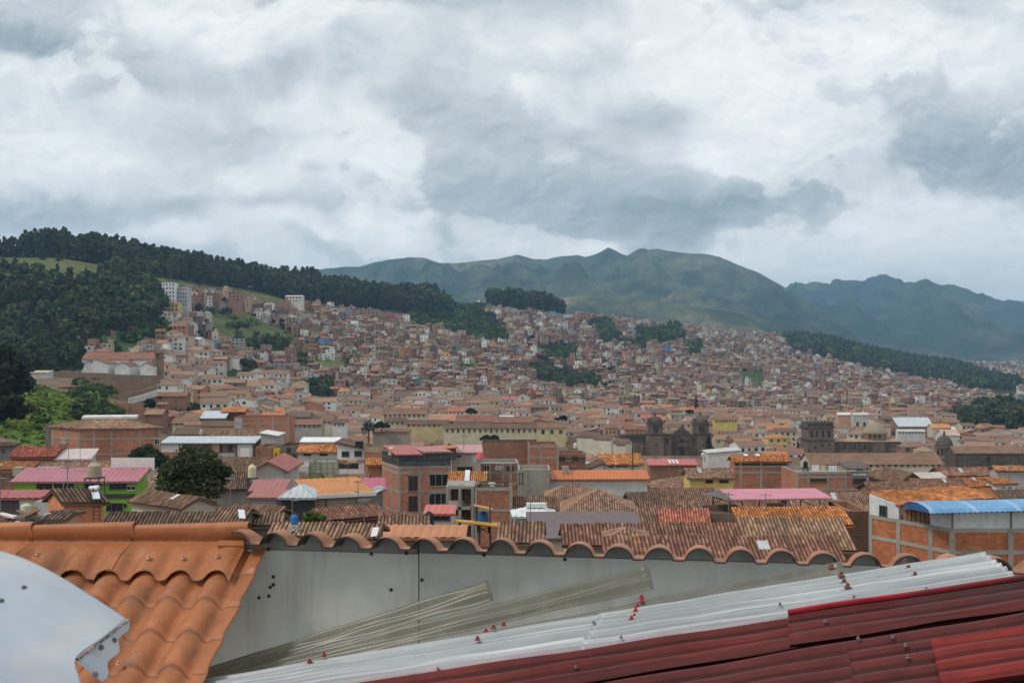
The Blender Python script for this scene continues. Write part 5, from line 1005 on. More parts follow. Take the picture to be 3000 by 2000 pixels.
near_tree('round_tree', 'smaller round tree at the corner of the long brick building', 'tree', 433, 1290, 1395, 150, broad, 112, (.042,.06,.03), .3, 90, 34)
near_tree('leafy_shrub', 'bright green shrub spilling over the roofs next to the blue barrel', 'shrub', 918, 1494, 1538, 75, broad, 62, (.10,.15,.03), .2, 70, 22, .08)
near_tree('dark_tree', 'huge dark tree at the edge of the picture on the green hill', 'tree', 0, 962, 1240, 265, broad, 190, (.034,.048,.028), .7, 110, 40, .6)
near_tree('dark_tree', 'second dark tree half cut off by the picture edge behind the huge one', 'tree', -70, 1000, 1240, 280, broad, 190, (.03,.042,.026), .75, 80, 32, .6)
near_tree('dark_tree', 'dark shadowy tree low on the green hill under the huge dark tree', 'tree', 24, 1130, 1262, 252, broad, 120, (.028,.04,.022), .6, 80, 26, .4)
near_tree('araucaria', 'spiky araucaria tree standing right of the church facade', 'tree', 2077, 1272, 1346, 505, conif, 50, (.045,.052,.03), .55, 16, 14, .4)
near_tree('round_tree', 'tall dark tree at the forest edge left of the convent', 'tree', 211, 1030, 1090, 585, broad, 30, (.03,.048,.03), .6, 60, 20)
near_tree('round_tree', 'short green tree touching the wall of the convent', 'tree', 233, 1050, 1090, 578, broad, 26, (.035,.06,.035), .6, 60, 16)
near_tree('bare_tree', 'tall grey nearly bare tree among the mid town roofs', 'tree', 1080, 1213, 1290, 410, broad, 40, (.10,.105,.10), .35, 26, 26, .5)
near_tree('round_tree', 'dark bushy tree right of the grey bare tree', 'tree', 1118, 1232, 1262, 412, broad, 48, (.03,.042,.022), .5, 50, 18)
near_tree('round_tree', 'dark tree right of the blue balcony house', 'tree', 1382, 1190, 1220, 590, broad, 34, (.035,.045,.03), .6, 50, 16)
near_tree('round_tree', 'dark courtyard tree below the longest cream wing, nearer the ruin', 'tree', 1424, 1271, 1296, 395, broad, 32, (.032,.045,.026), .5, 50, 14)
near_tree('round_tree', 'courtyard tree below the longest cream wing, touching its middle', 'tree', 1450, 1270, 1296, 398, broad, 26, (.04,.052,.03), .5, 50, 14)
near_tree('round_tree', 'black green tree under the terracotta roofs left of the church', 'tree', 1646, 1213, 1236, 520, broad, 40, (.022,.03,.028), .5, 50, 14)
near_tree('cypress', 'single pointed cypress among the roofs above the church towers', 'tree', 2039, 1158, 1196, 820, conif, 13, (.03,.04,.03), .5, 20, 12)
near_tree('round_tree', 'dark clump tree above the church between its towers', 'tree', 2020, 1196, 1216, 690, broad, 26, (.035,.045,.03), .5, 40, 14)
near_tree('bushy_tree', 'dark vine covered tree right of the stepped brick wall', 'tree', 437, 1160, 1206, 375, broad, 34, (.028,.045,.028), .45, 60, 18)

# candidate positions of every other tree: (X, D, h, kind)
HMAX = np.maximum.accumulate(TF/DG[None], 1)
def hidden(X, D, top):
    """whether a point top metres above the ground at X, D lies behind nearer ground."""
    x = min(max(X/D*F+1500, -899), 3999); i = int((x+900)/25); j = int((math.log(D)-LD[0])/(LD[1]-LD[0]))
    return (gz(X, D)-ZC+top)/D < HMAX[i, max(j-3, 0)]-.0004
TREES = []; BUSH = []
rr = random.Random(3)
def scan(D0, D1, st, xlo=-160, xhi=3160):
    D = D0
    while D < D1:
        X = (xlo-1500)/F*D
        while X < (xhi-1500)/F*D:
            x_, d_ = X+rr.uniform(-.45, .45)*st, D+rr.uniform(-.45, .45)*st; z = gz(x_, d_); px, py = x_/d_*F+1500, 1000-(z-ZC)/d_*F
            yield x_, d_, px, py; X += st
        D += st
for X, D, px, py in scan(560, 1180, 6.2, -160, 760):
    k = land(px, py)
    if px > 540 and py > 900: continue
    if k == 'w':
        slope = py > 790 and px < 500
        if hidden(X, D, 22 if not slope else 12): continue
        if not slope and py < 800 and rr.random() < .8: BUSH.append((X+2, D-1, rr.uniform(4, 8), 0))
        if rr.random() < (.34 if slope else .08): BUSH.append((X, D, rr.uniform(2, 5), 1)); continue
        hv = mn.noise(Vector((px*.016, D*.02, 4))); TREES.append((X, D, (rr.uniform(8, 19) if slope else (23+9*hv)*rr.uniform(.8, 1.16)), 'mixed' if slope and rr.random() < .6 else 'euc', px))
    elif k == 'g' and rr.random() < .02: BUSH.append((X, D, rr.uniform(2, 5), 0))
    elif k == 's' and D > 600 and rr.random() < .5: BUSH.append((X, D, rr.uniform(3, 7), 1))
for X, D, px, py in scan(1180, 1900, 7.0, 300, 1720):
    k = land(px, py)
    if py > 935: continue
    if k == 'w' and not hidden(X, D, 24) and rr.random() < .9: hv = mn.noise(Vector((px*.018, D*.02, 9))); TREES.append((X, D, (25+9*hv)*rr.uniform(.78, 1.15)*(min(1, .45+max(0, 1334-px)/110) if px < 1336 else 1.0), 'euc', px))
    elif k == 's' and rr.random() < .6 and not hidden(X, D, 5): BUSH.append((X, D, rr.uniform(4, 9), 1))
for X, D, px, py in scan(780, 1600, 6.5, 480, 2100):
    k = land(px, py)
    if py > 990 and k == 'w': TREES.append((X, D, rr.uniform(6, 12), 'mixed', px))
    elif py > 900 and k in ('s', 'g') and rr.random() < (.45 if k == 's' else .12): BUSH.append((X, D, rr.uniform(3, 7), 1))
for X, D, px, py in scan(1600, 2700, 10, 1650, 3160):
    k = land(px, py)
    if k == 'w' and rr.random() < .85 and not hidden(X, D, 14): TREES.append((X, D, rr.uniform(9, 19), 'euc' if rr.random() < .5 else 'mixed', px))
    elif k == 's' and rr.random() < .5 and not hidden(X, D, 6): BUSH.append((X, D, rr.uniform(4, 9), 1))
for X, D, px, py in scan(760, 1150, 9, 2760, 3200):
    if land(px, py) == 'w' and rr.random() < .32: TREES.append((X, D, rr.uniform(8, 24) if px > 2850 else rr.uniform(8, 14), 'mixed', px))
for X, D, px, py in scan(225, 430, 2.6, -160, 400):
    if land(px, py) == 's' and rr.random() < .8: BUSH.append((X, D, rr.uniform(.5, 1.4) if rr.random() < .975 else rr.uniform(2, 3.5), 2))
for X, D, px, py in scan(300, 540, 4, 220, 620):
    if land(px, py) == 's' and rr.random() < .8: BUSH.append((X, D, rr.uniform(1.5, 4), 1))
EUC = [(crown_mesh('crown', *euc(r_, 25, 34, 1.15), rr.choice([(.062,.086,.042),(.05,.074,.038),(.075,.092,.046)])), trunk_mesh('trunk', 20, .28, (.17,.15,.12))) for _ in range(7)]
MIX = [(crown_mesh('crown', *broad(r_, 14, 9.5, 40, .95, 15), rr.choice([(.07,.105,.042),(.09,.11,.05),(.058,.085,.038)])), trunk_mesh('trunk', 9, .28, (.12,.10,.08))) for _ in range(6)]
TREES.sort(key=lambda q: -(q[2]/q[1])*(1.0 if q[3] == 'euc' else .9))
front = {}
TL = {'ridge': ('tall dark eucalyptus in the wood along the top of the left ridge', 'eucalyptus trees of the left ridge wood'), 'slope': ('dark green tree in the forest on the left slope', 'trees of the left slope forest'),
      'mid': ('dark tree of the wood on the middle ridge above the brick houses', 'trees of the middle ridge wood'), 'town': ('leafy tree in a green gap between hillside houses', 'trees between the hillside houses'),
      'park': ('leafy tree in the park at the right edge of town', 'park trees at the edge of town'), 'far': ('small tree of the long wood on the far right hillside', 'trees of the far hillside wood')}
def tzone(X, D, px, h):
    y = 1000-(gz(X, D)-ZC)/D*F
    if px > 2250: return 'park' if D < 1200 else 'far'
    if px < 500 and y > 790: return 'slope'
    if px < 1322 and (y < 930): return 'ridge'
    if y < 915: return 'mid'
    return 'town'
cnt = 0; REST = []
for (X, D, h, kind, px) in TREES:
    z = tzone(X, D, px, h)
    if cnt < 270 and -60 < px < 3060:
        cm, tm = rr.choice(EUC if kind == 'euc' else MIX); o = thing('eucalyptus_tree' if kind == 'euc' else 'leafy_tree', TL[z][0], 'tree', (X, D, gz(X, D)), TL[z][1]); sc = h/(25 if kind == 'euc' else 14); o.scale = (sc*rr.uniform(.85, 1.2), sc*rr.uniform(.85, 1.2), sc); o.rotation_euler = (0, 0, rr.uniform(0, 6.28))
        link('crown', cm, o); link('trunk', tm, o); cnt += 1
    else: REST.append((X, D, h, kind))
def merged(name, items, tmpl, colfn, label):
    VQ = []; CQ = []
    for it in items:
        Q, S = tmpl(it); X, D, h = it[:3]; a = rr.uniform(0, 6.28); ca, sa = math.cos(a), math.sin(a); M = np.array([[ca, sa, 0], [-sa, ca, 0], [0, 0, 1]])
        q = (Q.reshape(-1, 3)*np.array([h*rr.uniform(.85, 1.2)]*2+[h]))@M+np.array([X, D, gz(X, D)-.3]); VQ.append(q.reshape(-1, 4, 3)); CQ.append(np.array(colfn(it))[None]*S[:, None]*RNG.uniform(.9, 1.1, (len(S), 3)))
    V = np.concatenate(VQ); n = len(V); me = mesh_np(name, V.reshape(-1, 3), np.arange(4*n).reshape(n, 4), np.concatenate(CQ), ['leaf']); tag(link(name, me), label, None, None, 'stuff')
def unit(fn, h, *a):
    Q, S = fn(r_, h, *a); return Q/h, S
ET = [unit(euc, 25, 17, 1.7) for _ in range(8)]; MT = [unit(broad, 14, 9.5, 16, 1.5, 12) for _ in range(8)]; ETL = [unit(euc, 20, 7, 2.4) for _ in range(6)]; MTL = [unit(broad, 14, 10, 7, 2.2, 10) for _ in range(6)]
BT = [unit(bush, 3, 4, 16, .55, 6) for _ in range(8)]
def tpl(it):
    if it[1] > 1500: return rr.choice(ETL if it[3] == 'euc' else MTL)
    return rr.choice(ET if it[3] == 'euc' else MT)
def tcol(it):
    k = rr.uniform(.8, 1.25); b = rr.choice([(.064,.088,.042),(.052,.076,.038),(.078,.09,.048)]) if it[3] == 'euc' else rr.choice([(.065,.10,.04)]*3+[(.11,.12,.05),(.09,.135,.045),(.085,.08,.05)]); return tuple(c*k for c in b)
merged('forest', REST, tpl, tcol, 'dark woods along the ridges and the left slope')
def bcol(it):
    k = rr.uniform(.75, 1.3)
    if it[3] == 2: b = rr.choice([(.17,.25,.04),(.14,.21,.035),(.09,.15,.03),(.06,.10,.025),(.22,.27,.055),(.16,.17,.045)])
    elif it[3] == 0: b = (.04,.055,.025)
    else: b = rr.choice([(.065,.11,.034),(.05,.08,.03),(.09,.135,.04),(.045,.065,.03)])
    return tuple(c*k for c in b)
merged('undergrowth', BUSH, lambda it: rr.choice(BT), bcol, 'green scrub on the near hill and the hillside gaps')
print('TREES', cnt, len(REST), 'BUSH', len(BUSH))

# ------------------------------------------------------------------ town houses that fill the streets between the hand placed ones
FX = [(h.O.x, h) for (_, _, _, h) in FOOT]
def scr(h):
    c = [h.at(0,0,h.zt), h.at(h.Lx,0,h.zt), h.at(0,h.Ly,h.zt), h.at(h.Lx,h.Ly,h.zt)]; xs = [p.x/p.y*F+1500 for p in c]; return min(xs), max(xs), 1000-(h.zt-ZC)/h.O.y*F, h.O.y
SCR = [scr(f[3]) for f in FOOT]+[(1812, 2098, 1306, 522), (2362, 2645, 1300, 560), (2735, 2798, 1322, 470)]
OCC = [(f[0], f[1], max(f[3].Lx, f[3].Ly)*.5+4.5, f[3]) for f in FOOT]+[(X, 535, 12, None) for X in range(48, 100, 8)]+[(X, 566, 13, None) for X in range(140, 196, 9)]+[(186, 478, 8, None)]
def clash(X, Y, r):
    for (a, b, q, h) in OCC:
        if abs(a-X) > q+r or abs(b-Y) > q+r: continue
        if h is None: return True
        p = Vector((X, Y, 0))-h.O; M = h.ex.x*h.ey.y-h.ex.y*h.ey.x; u = (p.x*h.ey.y-p.y*h.ey.x)/M; v = (h.ex.x*p.y-h.ex.y*p.x)/M
        if -r < u < h.Lx+r and -r < v < h.Ly+r: return True
    return False
WALLC = [('white', (.66,.64,.60)), ('cream', (.55,.47,.33)), ('brick', BRICK), ('adobe', ADOBE), ('grey', (.38,.36,.33)), ('pale', (.5,.46,.41)), ('yellow', (.58,.46,.2))]
ROOFC = [('brown tile', TILE), ('dark tile', TILED), ('pale tile', TILEL), ('reddish tile', REDT), ('orange tile', (.46,.18,.07)), ('straw tile', (.34,.21,.13)), ('grey sheet', GALV), ('red sheet', (.45,.13,.11))]
LM = [('the big round tree', 572, 1420), ('the long brick building', 350, 1290), ('the grey sheet roof', 610, 1290), ('the pale red gable', 785, 1370), ('the white balcony house', 1028, 1340), ('the tall brick block', 1230, 1420), ('the dark brick wall', 1490, 1310),
      ('the ruined house', 1460, 1370), ('the long orange roof', 1750, 1390), ('the tall orange roof', 1822, 1345), ('the twin towered church', 1990, 1300), ('the mustard house', 2083, 1395), ('the timber attic', 2230, 1350), ('the laundry house', 2440, 1385), ('the blue vault', 2800, 1480),
      ('the domed church', 2500, 1290), ('the round-domed tower', 2766, 1320), ('the stone cloister', 2900, 1330), ('the cream colonial wing', 1440, 1255), ('the arcade wing', 1185, 1210), ('the bare tree', 1080, 1250), ('the grey gallery house', 870, 1245), ('the convent', 345, 1065), ('the pink canopy', 2270, 1445),
      ('the orange sheet roof', 2330, 1515), ('the pointed hip roof', 1757, 1460), ('the white skylight', 1568, 1490), ('the silver shed', 622, 1215), ('the white shed', 2120, 1330), ('the long cloister roof', 2560, 1340), ('the terracotta hall', 1297, 1220)]
ORD = ['', 'second ', 'third ', 'fourth ', 'fifth ', 'sixth ', 'seventh ', 'eighth ', 'ninth ', 'tenth ', 'eleventh ', 'twelfth ']
USED = {}
def rel_label(what, px, py):
    n, lx, ly = min(LM, key=lambda q: (q[1]-px)**2+((q[2]-py)*2.2)**2); dx, dy = px-lx, (py-ly)*2.2
    rel = ('right of' if dx > 0 else 'left of') if abs(dx) > abs(dy) else ('below' if dy > 0 else 'above'); dist = math.hypot(dx, dy); far = 'close ' if dist < 60 else ('a little ' if dist < 130 else 'well ')
    key = f'{what} {far}{rel} {n}'; USED[key] = USED.get(key, 0)+1; return (ORD[USED[key]-1]+key) if USED[key] > 1 else key
MASS = []; auto = 0
rh = random.Random(21)
def rowpos(D0, D1):
    D = D0
    while D < D1:
        st = 10.5 if D < 400 else 12.0
        X = (-140-1500)/F*D
        while X < (3140-1500)/F*D:
            yield X+rh.uniform(-1.5, 1.5), D+rh.uniform(-1.5, 1.5); X += st*rh.uniform(.95, 1.25)
        D += st*(.95 if D < 400 else 1.05)
cand = []
for X, D in rowpos(100, 900):
    px = X/D*F+1500; z = gz(X, D); py = 1000-(z-ZC)/D*F
    if land(px, py) or (px < 462 and 212 < D < 900): continue
    if D > 520 and (gz(X, D+30)-z)/30 > .06: continue          # the hillside is filled below
    w, d = rh.uniform(7, 15), rh.uniform(6.5, 9.5)
    if clash(X, D+d/2, max(w, d)*.42): continue
    st = (rh.choice((1, 2, 2, 2, 3)) if D > 430 else rh.choice((1, 1, 2, 2, 2))) if D > 140 else 1; eave = 2.9*st+rh.uniform(.1, .7); rise = d/2*rh.uniform(.34, .46)
    yt = 1000-(z+eave+rise-ZC)/(D+d/2)*F; x0, x1 = (X-w/2)/D*F+1500, (X+w/2)/D*F+1500
    bad = False
    for k in range(2):
        bad = any(b > x0 and a < x1 and Dh > D and yt < ye+min(92, 5.5*F/Dh) for (a, b, ye, Dh) in SCR)
        if not bad: break
        eave = 2.4; rise = d/2*.33; yt = 1000-(z+eave+rise-ZC)/(D+d/2)*F
    if bad: continue
    cand.append((X, D, w, d, eave, rise, z, px, py))
for (X, D, w, d, eave, rise, z, px, py) in cand:
    a = rh.gauss(0, .16)+(math.pi/2 if rh.random() < .22 else 0)*0; kind = rh.choice(('x', 'x', 'x', 'hip', 'x', 'sf', 'y')) if D < 260 else rh.choice(('x', 'x', 'x', 'hip', 'y'))
    wn, wc = rh.choices(WALLC, (5, 4, 2.5, 4, 1.5, 2, .8) if D < 400 else (8, 5, 2, 1.5, 1, 2.5, 1))[0]; rn, rc = rh.choices(ROOFC, (6, 4, 3, 4, .8, 2, .9, .4))[0]
    if 'sheet' in rn and D > 330 and rh.random() < .65: rn, rc = 'brown tile', TILE
    if 'sheet' in rn: kind = 'sf'
    if auto < 125 and D < 470 and -40 < px < 3040:
        O = (X-w/2*math.cos(a), D-w/2*math.sin(a)); h = House(O, a, a, w, d, z+eave); t = thing('town_house', rel_label(f'{wn} house with {rn} roof', px, 1000-(z+eave-ZC)/D*F), 'house', h.at(w/2, 0, h.zb), 'houses filling the streets of the old town')
        wb, rb = MB(), MB(); near = 1 if D < 180 else (2 if D < 240 else 0); k_ = rh.uniform(.85, 1.15); wm = 'brick' if wn == 'brick' else 'plaster'
        h.walls(wb, wm, wc); h.roof(rb, wb, kind, rise, .35, 'metal' if 'sheet' in rn else 'tile', tuple(c*k_ for c in rc), near, wm, wc); wb.build('wall', t); rb.build('roof', t)
        n = max(1, int(w/3.2)); e = h.ex; nn = Vector((e.y, -e.x, 0))
        for s_ in range(1 if eave < 4 else 2):
            for i in range(n):
                if rh.random() < .25: continue
                u = w*(i+.5)/n-.5; z0 = h.zt-1.75-2.8*s_; dark_open(t, h.at(u,0,0)+nn*.01, h.at(u+rh.uniform(.7,1.1),0,0)+nn*.01, z0, z0+1.15, nn, DARK, 'window')
        if D < 330 and rh.random() < .4: antenna(t, h.at(w*rh.uniform(.2,.8), d*.5, h.zt+rise-.1), rh)
        auto += 1
    else: MASS.append((X, D, w, d, a, eave, rise, kind, wc, rc, z))
print('AUTO', auto, 'town mass', len(MASS))

# hillside: thousands of houses, one mass
def hill():
    D = 560.0
    while D < 3900:
        st = 7.6 if D < 1150 else (8.6 if D < 1600 else (10.5 if D < 2300 else 20))
        X = (-140-1500)/F*D
        while X < (3140-1500)/F*D:
            x_, d_ = X+rh.uniform(-2, 2), D+rh.uniform(-2, 2); X += st*rh.uniform(.85, 1.15); z = gz(x_, d_); px, py = x_/d_*F+1500, 1000-(z-ZC)/d_*F
            sl = (gz(x_, d_+25)-z)/25
            if d_ < 900 and sl < .06 and px > 480: continue
            if px < 240 or (px < 480 and d_ < 655): continue
            if d_ > 2650 and not (px > 2620 and 3050 < d_ < 3900 and py > 1062): continue
            if 2650 < d_ and rh.random() < .3: continue
            k = land(px, py)
            if k in ('w', 'g') or (k == 's' and rh.random() < .8): continue
            if (land(px, py-2.2*F/d_) or land(px, py-5.0*F/d_)) and rh.random() < .95: continue
            if px < 1330 and py < np.interp(px, [240,330,400,470,540,600,760,1000,1200,1330], [1030,985,970,862,850,852,878,915,945,925]): continue
            if px < 485 and py < 965: continue
            if hidden(x_, d_, 6) or clash(x_, d_, 5): continue
            gp = mn.noise(Vector((x_*.006, d_*.006, 3)))
            if rh.random() < .10+.42*(gp > .13): 
                BUSH2.append((x_, d_, rh.uniform(3, 8), 'mixed')); continue
            fl = rh.choices((1, 2, 3, 4, 5), (1.6, 3.8, 2.8, .8, .12))[0]; eave = fl*2.65+rh.uniform(0, .8); w = rh.uniform(4.4, 9.0); d = rh.uniform(5, 8)
            tile = rh.random() < (.45 if py > 1080 else .2); kind = 'x' if tile else 'flat'
            if tile and rh.random() < .25: kind = 'y'
            k_ = rh.uniform(.75, 1.2); v = rh.random()
            if v < .50: wc = rh.choice([(.29,.155,.108),(.24,.14,.105),(.33,.19,.135),(.26,.165,.13),(.20,.125,.10)])
            elif v < .63: wc = rh.choice([(.36,.27,.2),(.3,.22,.16)])
            elif v < .76: wc = (.64,.63,.60)
            elif v < .85: wc = (.52,.45,.33)
            elif v < .93: wc = (.33,.31,.29)
            elif v < .972: wc = (.28,.19,.14)
            else: wc = rh.choice([(.55,.3,.1),(.2,.35,.5),(.5,.22,.18),(.6,.45,.15),(.15,.3,.28),(.45,.3,.34),(.08,.25,.5)])
            rc = rh.choice([TILE, REDT, TILEL, TILED, TILE, REDT, (.29,.17,.12)]) if tile else rh.choices([(.33,.29,.26), (.24,.2,.175), (.55,.56,.56), (.31,.175,.12), (.36,.15,.125), (.62,.63,.64), (.25,.14,.1)], (4, 4, 1.6, .9, .5, .8, 2.5))[0]
            MASS.append((x_, d_, w, d, rh.gauss(.1, .32), eave, d/2*.38 if tile else .0, kind, tuple(c*k_ for c in wc), tuple(c*rh.uniform(.8, 1.15) for c in rc), z))
        D += st*.92
BUSH2 = []
hill()
print('MASS', len(MASS), 'BUSH2', len(BUSH2))
merged('garden_trees', BUSH2, lambda it: rr.choice(MTL), lambda it: tuple(c*rr.uniform(.8, 1.3) for c in (.036,.05,.026)), 'small dark garden trees between the hillside houses')
def mass(items):
    A = np.array([[X, D, w, d, a, e, r, (0 if k == 'flat' else 1 if k in ('x', 'sf') else 2 if k == 'y' else 3), z] for X, D, w, d, a, e, r, k, wc, rc, z in items]); WC = np.array([i[8] for i in items]); RC = np.array([i[9] for i in items]); n = len(A)
    X, D, w, d, a, e, r, kd, z = A.T; ca, sa = np.cos(a), np.sin(a)
    def pt(u, v, zz): uu = u-w/2; return np.stack([X+ca*uu-sa*v, D+sa*uu+ca*v, zz], -1)
    zb = np.array([min(gz(x, y), gz(x, y+5))-4 for x, y in zip(X, D)]); zt = z+e; o = .35; Z = np.zeros(n)
    V = []; C = []
    def add(q, c): V.append(np.stack(q, 1)); C.append(c)
    c0 = [(Z, Z), (w, Z), (w, d), (Z, d)]
    for i in range(4):
        (u0, v0), (u1, v1) = c0[i], c0[(i+1) % 4]; add([pt(u0, v0, zb), pt(u1, v1, zb), pt(u1, v1, zt), pt(u0, v0, zt)], WC)
    fl = kd == 0; gx = kd == 1; gy = kd == 2; hp = kd == 3
    def sel(mask, q, c): V.append(np.stack(q, 1)[mask]); C.append(c[mask])
    ov = np.where(fl, 0, o); dz = np.where(fl, -.35, -.12)
    sel(fl, [pt(Z, Z, zt-.35), pt(w, Z, zt-.35), pt(w, d, zt-.35), pt(Z, d, zt-.35)], RC)
    sel(gx, [pt(-o+Z, -o+Z, zt-.13), pt(w+o, -o+Z, zt-.13), pt(w+o, d/2, zt+r), pt(-o+Z, d/2, zt+r)], RC); sel(gx, [pt(w+o, d+o, zt-.13), pt(-o+Z, d+o, zt-.13), pt(-o+Z, d/2, zt+r), pt(w+o, d/2, zt+r)], RC)
    for u in (Z, w): sel(gx, [pt(u, Z, zt), pt(u, d, zt), pt(u, d/2, zt+r-.05), pt(u, d/2, zt+r-.06)], WC)
    sel(gy, [pt(-o+Z, d+o, zt-.13), pt(-o+Z, -o+Z, zt-.13), pt(w/2, -o+Z, zt+r), pt(w/2, d+o, zt+r)], RC); sel(gy, [pt(w+o, -o+Z, zt-.13), pt(w+o, d+o, zt-.13), pt(w/2, d+o, zt+r), pt(w/2, -o+Z, zt+r)], RC)
    for v in (Z, d): sel(gy, [pt(Z, v, zt), pt(w, v, zt), pt(w/2, v, zt+r-.05), pt(w/2, v, zt+r-.06)], WC)
    h2 = np.minimum(d/2, w/2-.2)
    sel(hp, [pt(-o+Z, -o+Z, zt-.13), pt(w+o, -o+Z, zt-.13), pt(w-h2, d/2, zt+r), pt(h2, d/2, zt+r)], RC); sel(hp, [pt(w+o, d+o, zt-.13), pt(-o+Z, d+o, zt-.13), pt(h2, d/2, zt+r), pt(w-h2, d/2, zt+r)], RC*.97)
    sel(hp, [pt(-o+Z, d+o, zt-.13), pt(-o+Z, -o+Z, zt-.13), pt(h2, d/2, zt+r), pt(h2, d/2, zt+r-.01)], RC); sel(hp, [pt(w+o, -o+Z, zt-.13), pt(w+o, d+o, zt-.13), pt(w-h2, d/2, zt+r), pt(w-h2, d/2, zt+r-.01)], RC)
    # a second, smaller box on some flat roofs: stair heads, rooms still being built
    m2 = fl & (RNG.random(n) < .4); f0, f1 = RNG.uniform(0, .5, n), RNG.uniform(.3, .5, n); q0, q1 = w*f0, w*(f0+f1); z2 = zt+RNG.uniform(1.6, 2.7, n); k2 = [(q0, d*.3), (q1, d*.3), (q1, d*.85), (q0, d*.85)]; alt = WC[RNG.permutation(n)]*.5+WC*.5
    for i in range(4):
        (u0, v0), (u1, v1) = k2[i], k2[(i+1) % 4]; sel(m2, [pt(u0, v0, zt-.4), pt(u1, v1, zt-.4), pt(u1, v1, z2), pt(u0, v0, z2)], alt)
    sel(m2, [pt(u, v, z2) for u, v in k2], RC)
    for j_ in range(2):                                         # roof tanks
        m3 = (fl & (RNG.random(n) < .22)) if j_ == 0 else (RNG.random(n) < .0); tu, tv = w*RNG.uniform(.1, .7, n), d*RNG.uniform(.1, .6, n); k3 = [(tu, tv), (tu+1.2, tv), (tu+1.2, tv+1.2), (tu, tv+1.2)]; tc = np.array([[.03,.03,.035],[.5,.45,.36],[.05,.16,.4],[.6,.6,.6]])[RNG.integers(0, 4, n)]
        for i in range(4): (u0, v0), (u1, v1) = k3[i], k3[(i+1) % 4]; sel(m3, [pt(u0, v0, zt-.4), pt(u1, v1, zt-.4), pt(u1, v1, zt+1.2), pt(u0, v0, zt+1.2)], tc)
        sel(m3, [pt(u, v, zt+1.2) for u, v in k3], tc)
    dark = np.tile(np.array([[.03,.032,.035]]), (n, 1))*RNG.uniform(.6, 2.2, (n, 1))
    nf = np.maximum(1, (e/2.65).astype(int)); nc = np.maximum(1, (w/2.7).astype(int))
    for f in range(4):
        for c in range(4):
            m = (f < nf) & (c < nc) & (RNG.random(n) < .78); u0 = w*(c+.5)/nc-.55*RNG.uniform(.7, 1.5, n); u1 = w*(c+.5)/nc+.55*RNG.uniform(.7, 1.5, n); z1 = zt-.75-2.65*f; z0 = z1-1.15*RNG.uniform(.8, 1.3, n); s = Z-.05
            sel(m, [pt(u0, s, z0), pt(u1, s, z0), pt(u1, s, z1), pt(u0, s, z1)], dark)
        for c in range(2):
            side = np.where(X > 0, -.05, w+.05); m = (f < nf) & (RNG.random(n) < .5); v0 = d*(c+.5)/2-.5; sel(m, [pt(side, v0, zt-1.9-2.65*f), pt(side, v0+1, zt-1.9-2.65*f), pt(side, v0+1, zt-.8-2.65*f), pt(side, v0, zt-.8-2.65*f)], dark)
    V = np.concatenate(V); C = np.concatenate(C); k = len(V); me = mesh_np('distant_houses', V.reshape(-1, 3), np.arange(4*k).reshape(k, 4), C, ['plain']); tag(link('distant_houses', me), 'thousands of brick and white houses crowding the hillside', None, None, 'stuff'); print('mass faces', k)
mass(MASS)
# ------------------------------------------------------------------ the roofs right in front of the camera
def m_pvc(t, bs, col, pos, uv, o):
    c = grime(t, col, pos, 2.2, .84, 1.08, 14, .93, 1.06)
    du = t.noise(pos, 5.5, 7, .7); c = t.mix(t.mr(du, .55, .78, 0, .38), c, (.50, .33, .25)); dk = t.noise(t.vm('MULTIPLY', pos, (1, 1, 1.6)), 3.1, 6, .7); c = t.mix(t.mr(dk, .46, .72, 0, .72), c, (.14, .068, .042))
    sp = t.noise(pos, 160, 2, .5); c = t.mix(t.mr(sp, .66, .74, 0, .5), c, (.12, .06, .04))
    t.set(bs, 'Base Color', c); t.set(bs, 'Roughness', t.mr(du, .3, .7, .42, .62)); t.set(bs, 'Specular IOR Level', .3)
    b = t.new('ShaderNodeBump', {'Height': t.noise(pos, 26, 4, .6), 'Strength': .12, 'Distance': .02}); t.set(bs, 'Normal', b.outputs[0])
def m_panel(t, bs, col, pos, uv, o):
    c = grime(t, col, pos, .9, .86, 1.08, 9, .95, 1.04)
    st = t.noise(t.vm('MULTIPLY', pos, (6, 6, .7)), 1.6, 5, .6); c = t.mix(t.mr(st, .48, .74, 0, .5), c, (.20, .18, .145)); bl = t.noise(pos, 1.7, 6, .6); c = t.mix(t.mr(bl, .52, .75, 0, .4), c, (.40, .41, .38))
    sp = t.noise(pos, 38, 3, .6); c = t.mix(t.mr(sp, .70, .78, 0, .6), c, (.10, .09, .075))
    t.set(bs, 'Base Color', c); t.set(bs, 'Roughness', .8); t.set(bs, 'Specular IOR Level', .2)
def streaks(t, uv, k, sc=1.0): return t.noise(t.vm('MULTIPLY', uv, (.7*sc, k, 1)), 1.0, 6, .62)
def m_white(t, bs, col, pos, uv, o):
    c = grime(t, col, pos, 1.6, .72, 1.06, 12, .92, 1.04)
    c = t.mix(t.mr(streaks(t, uv, 11, .5), .44, .64, 0, .75), c, (.27, .30, .315)); c = t.mix(t.mr(streaks(t, uv, 24, .35), .52, .66, 0, .7), c, (.80, .83, .84)); sp = t.noise(pos, 45, 4, .65); c = t.mix(t.mr(sp, .67, .76, 0, .65), c, (.22, .20, .18))
    t.set(bs, 'Base Color', c); t.set(bs, 'Roughness', .38); t.set(bs, 'Specular IOR Level', .4)
    tl = t.new('ShaderNodeBsdfTranslucent', {'Color': c}); t.set(o, 0, t.new('ShaderNodeMixShader', {0: .2, 1: bs, 2: tl}))
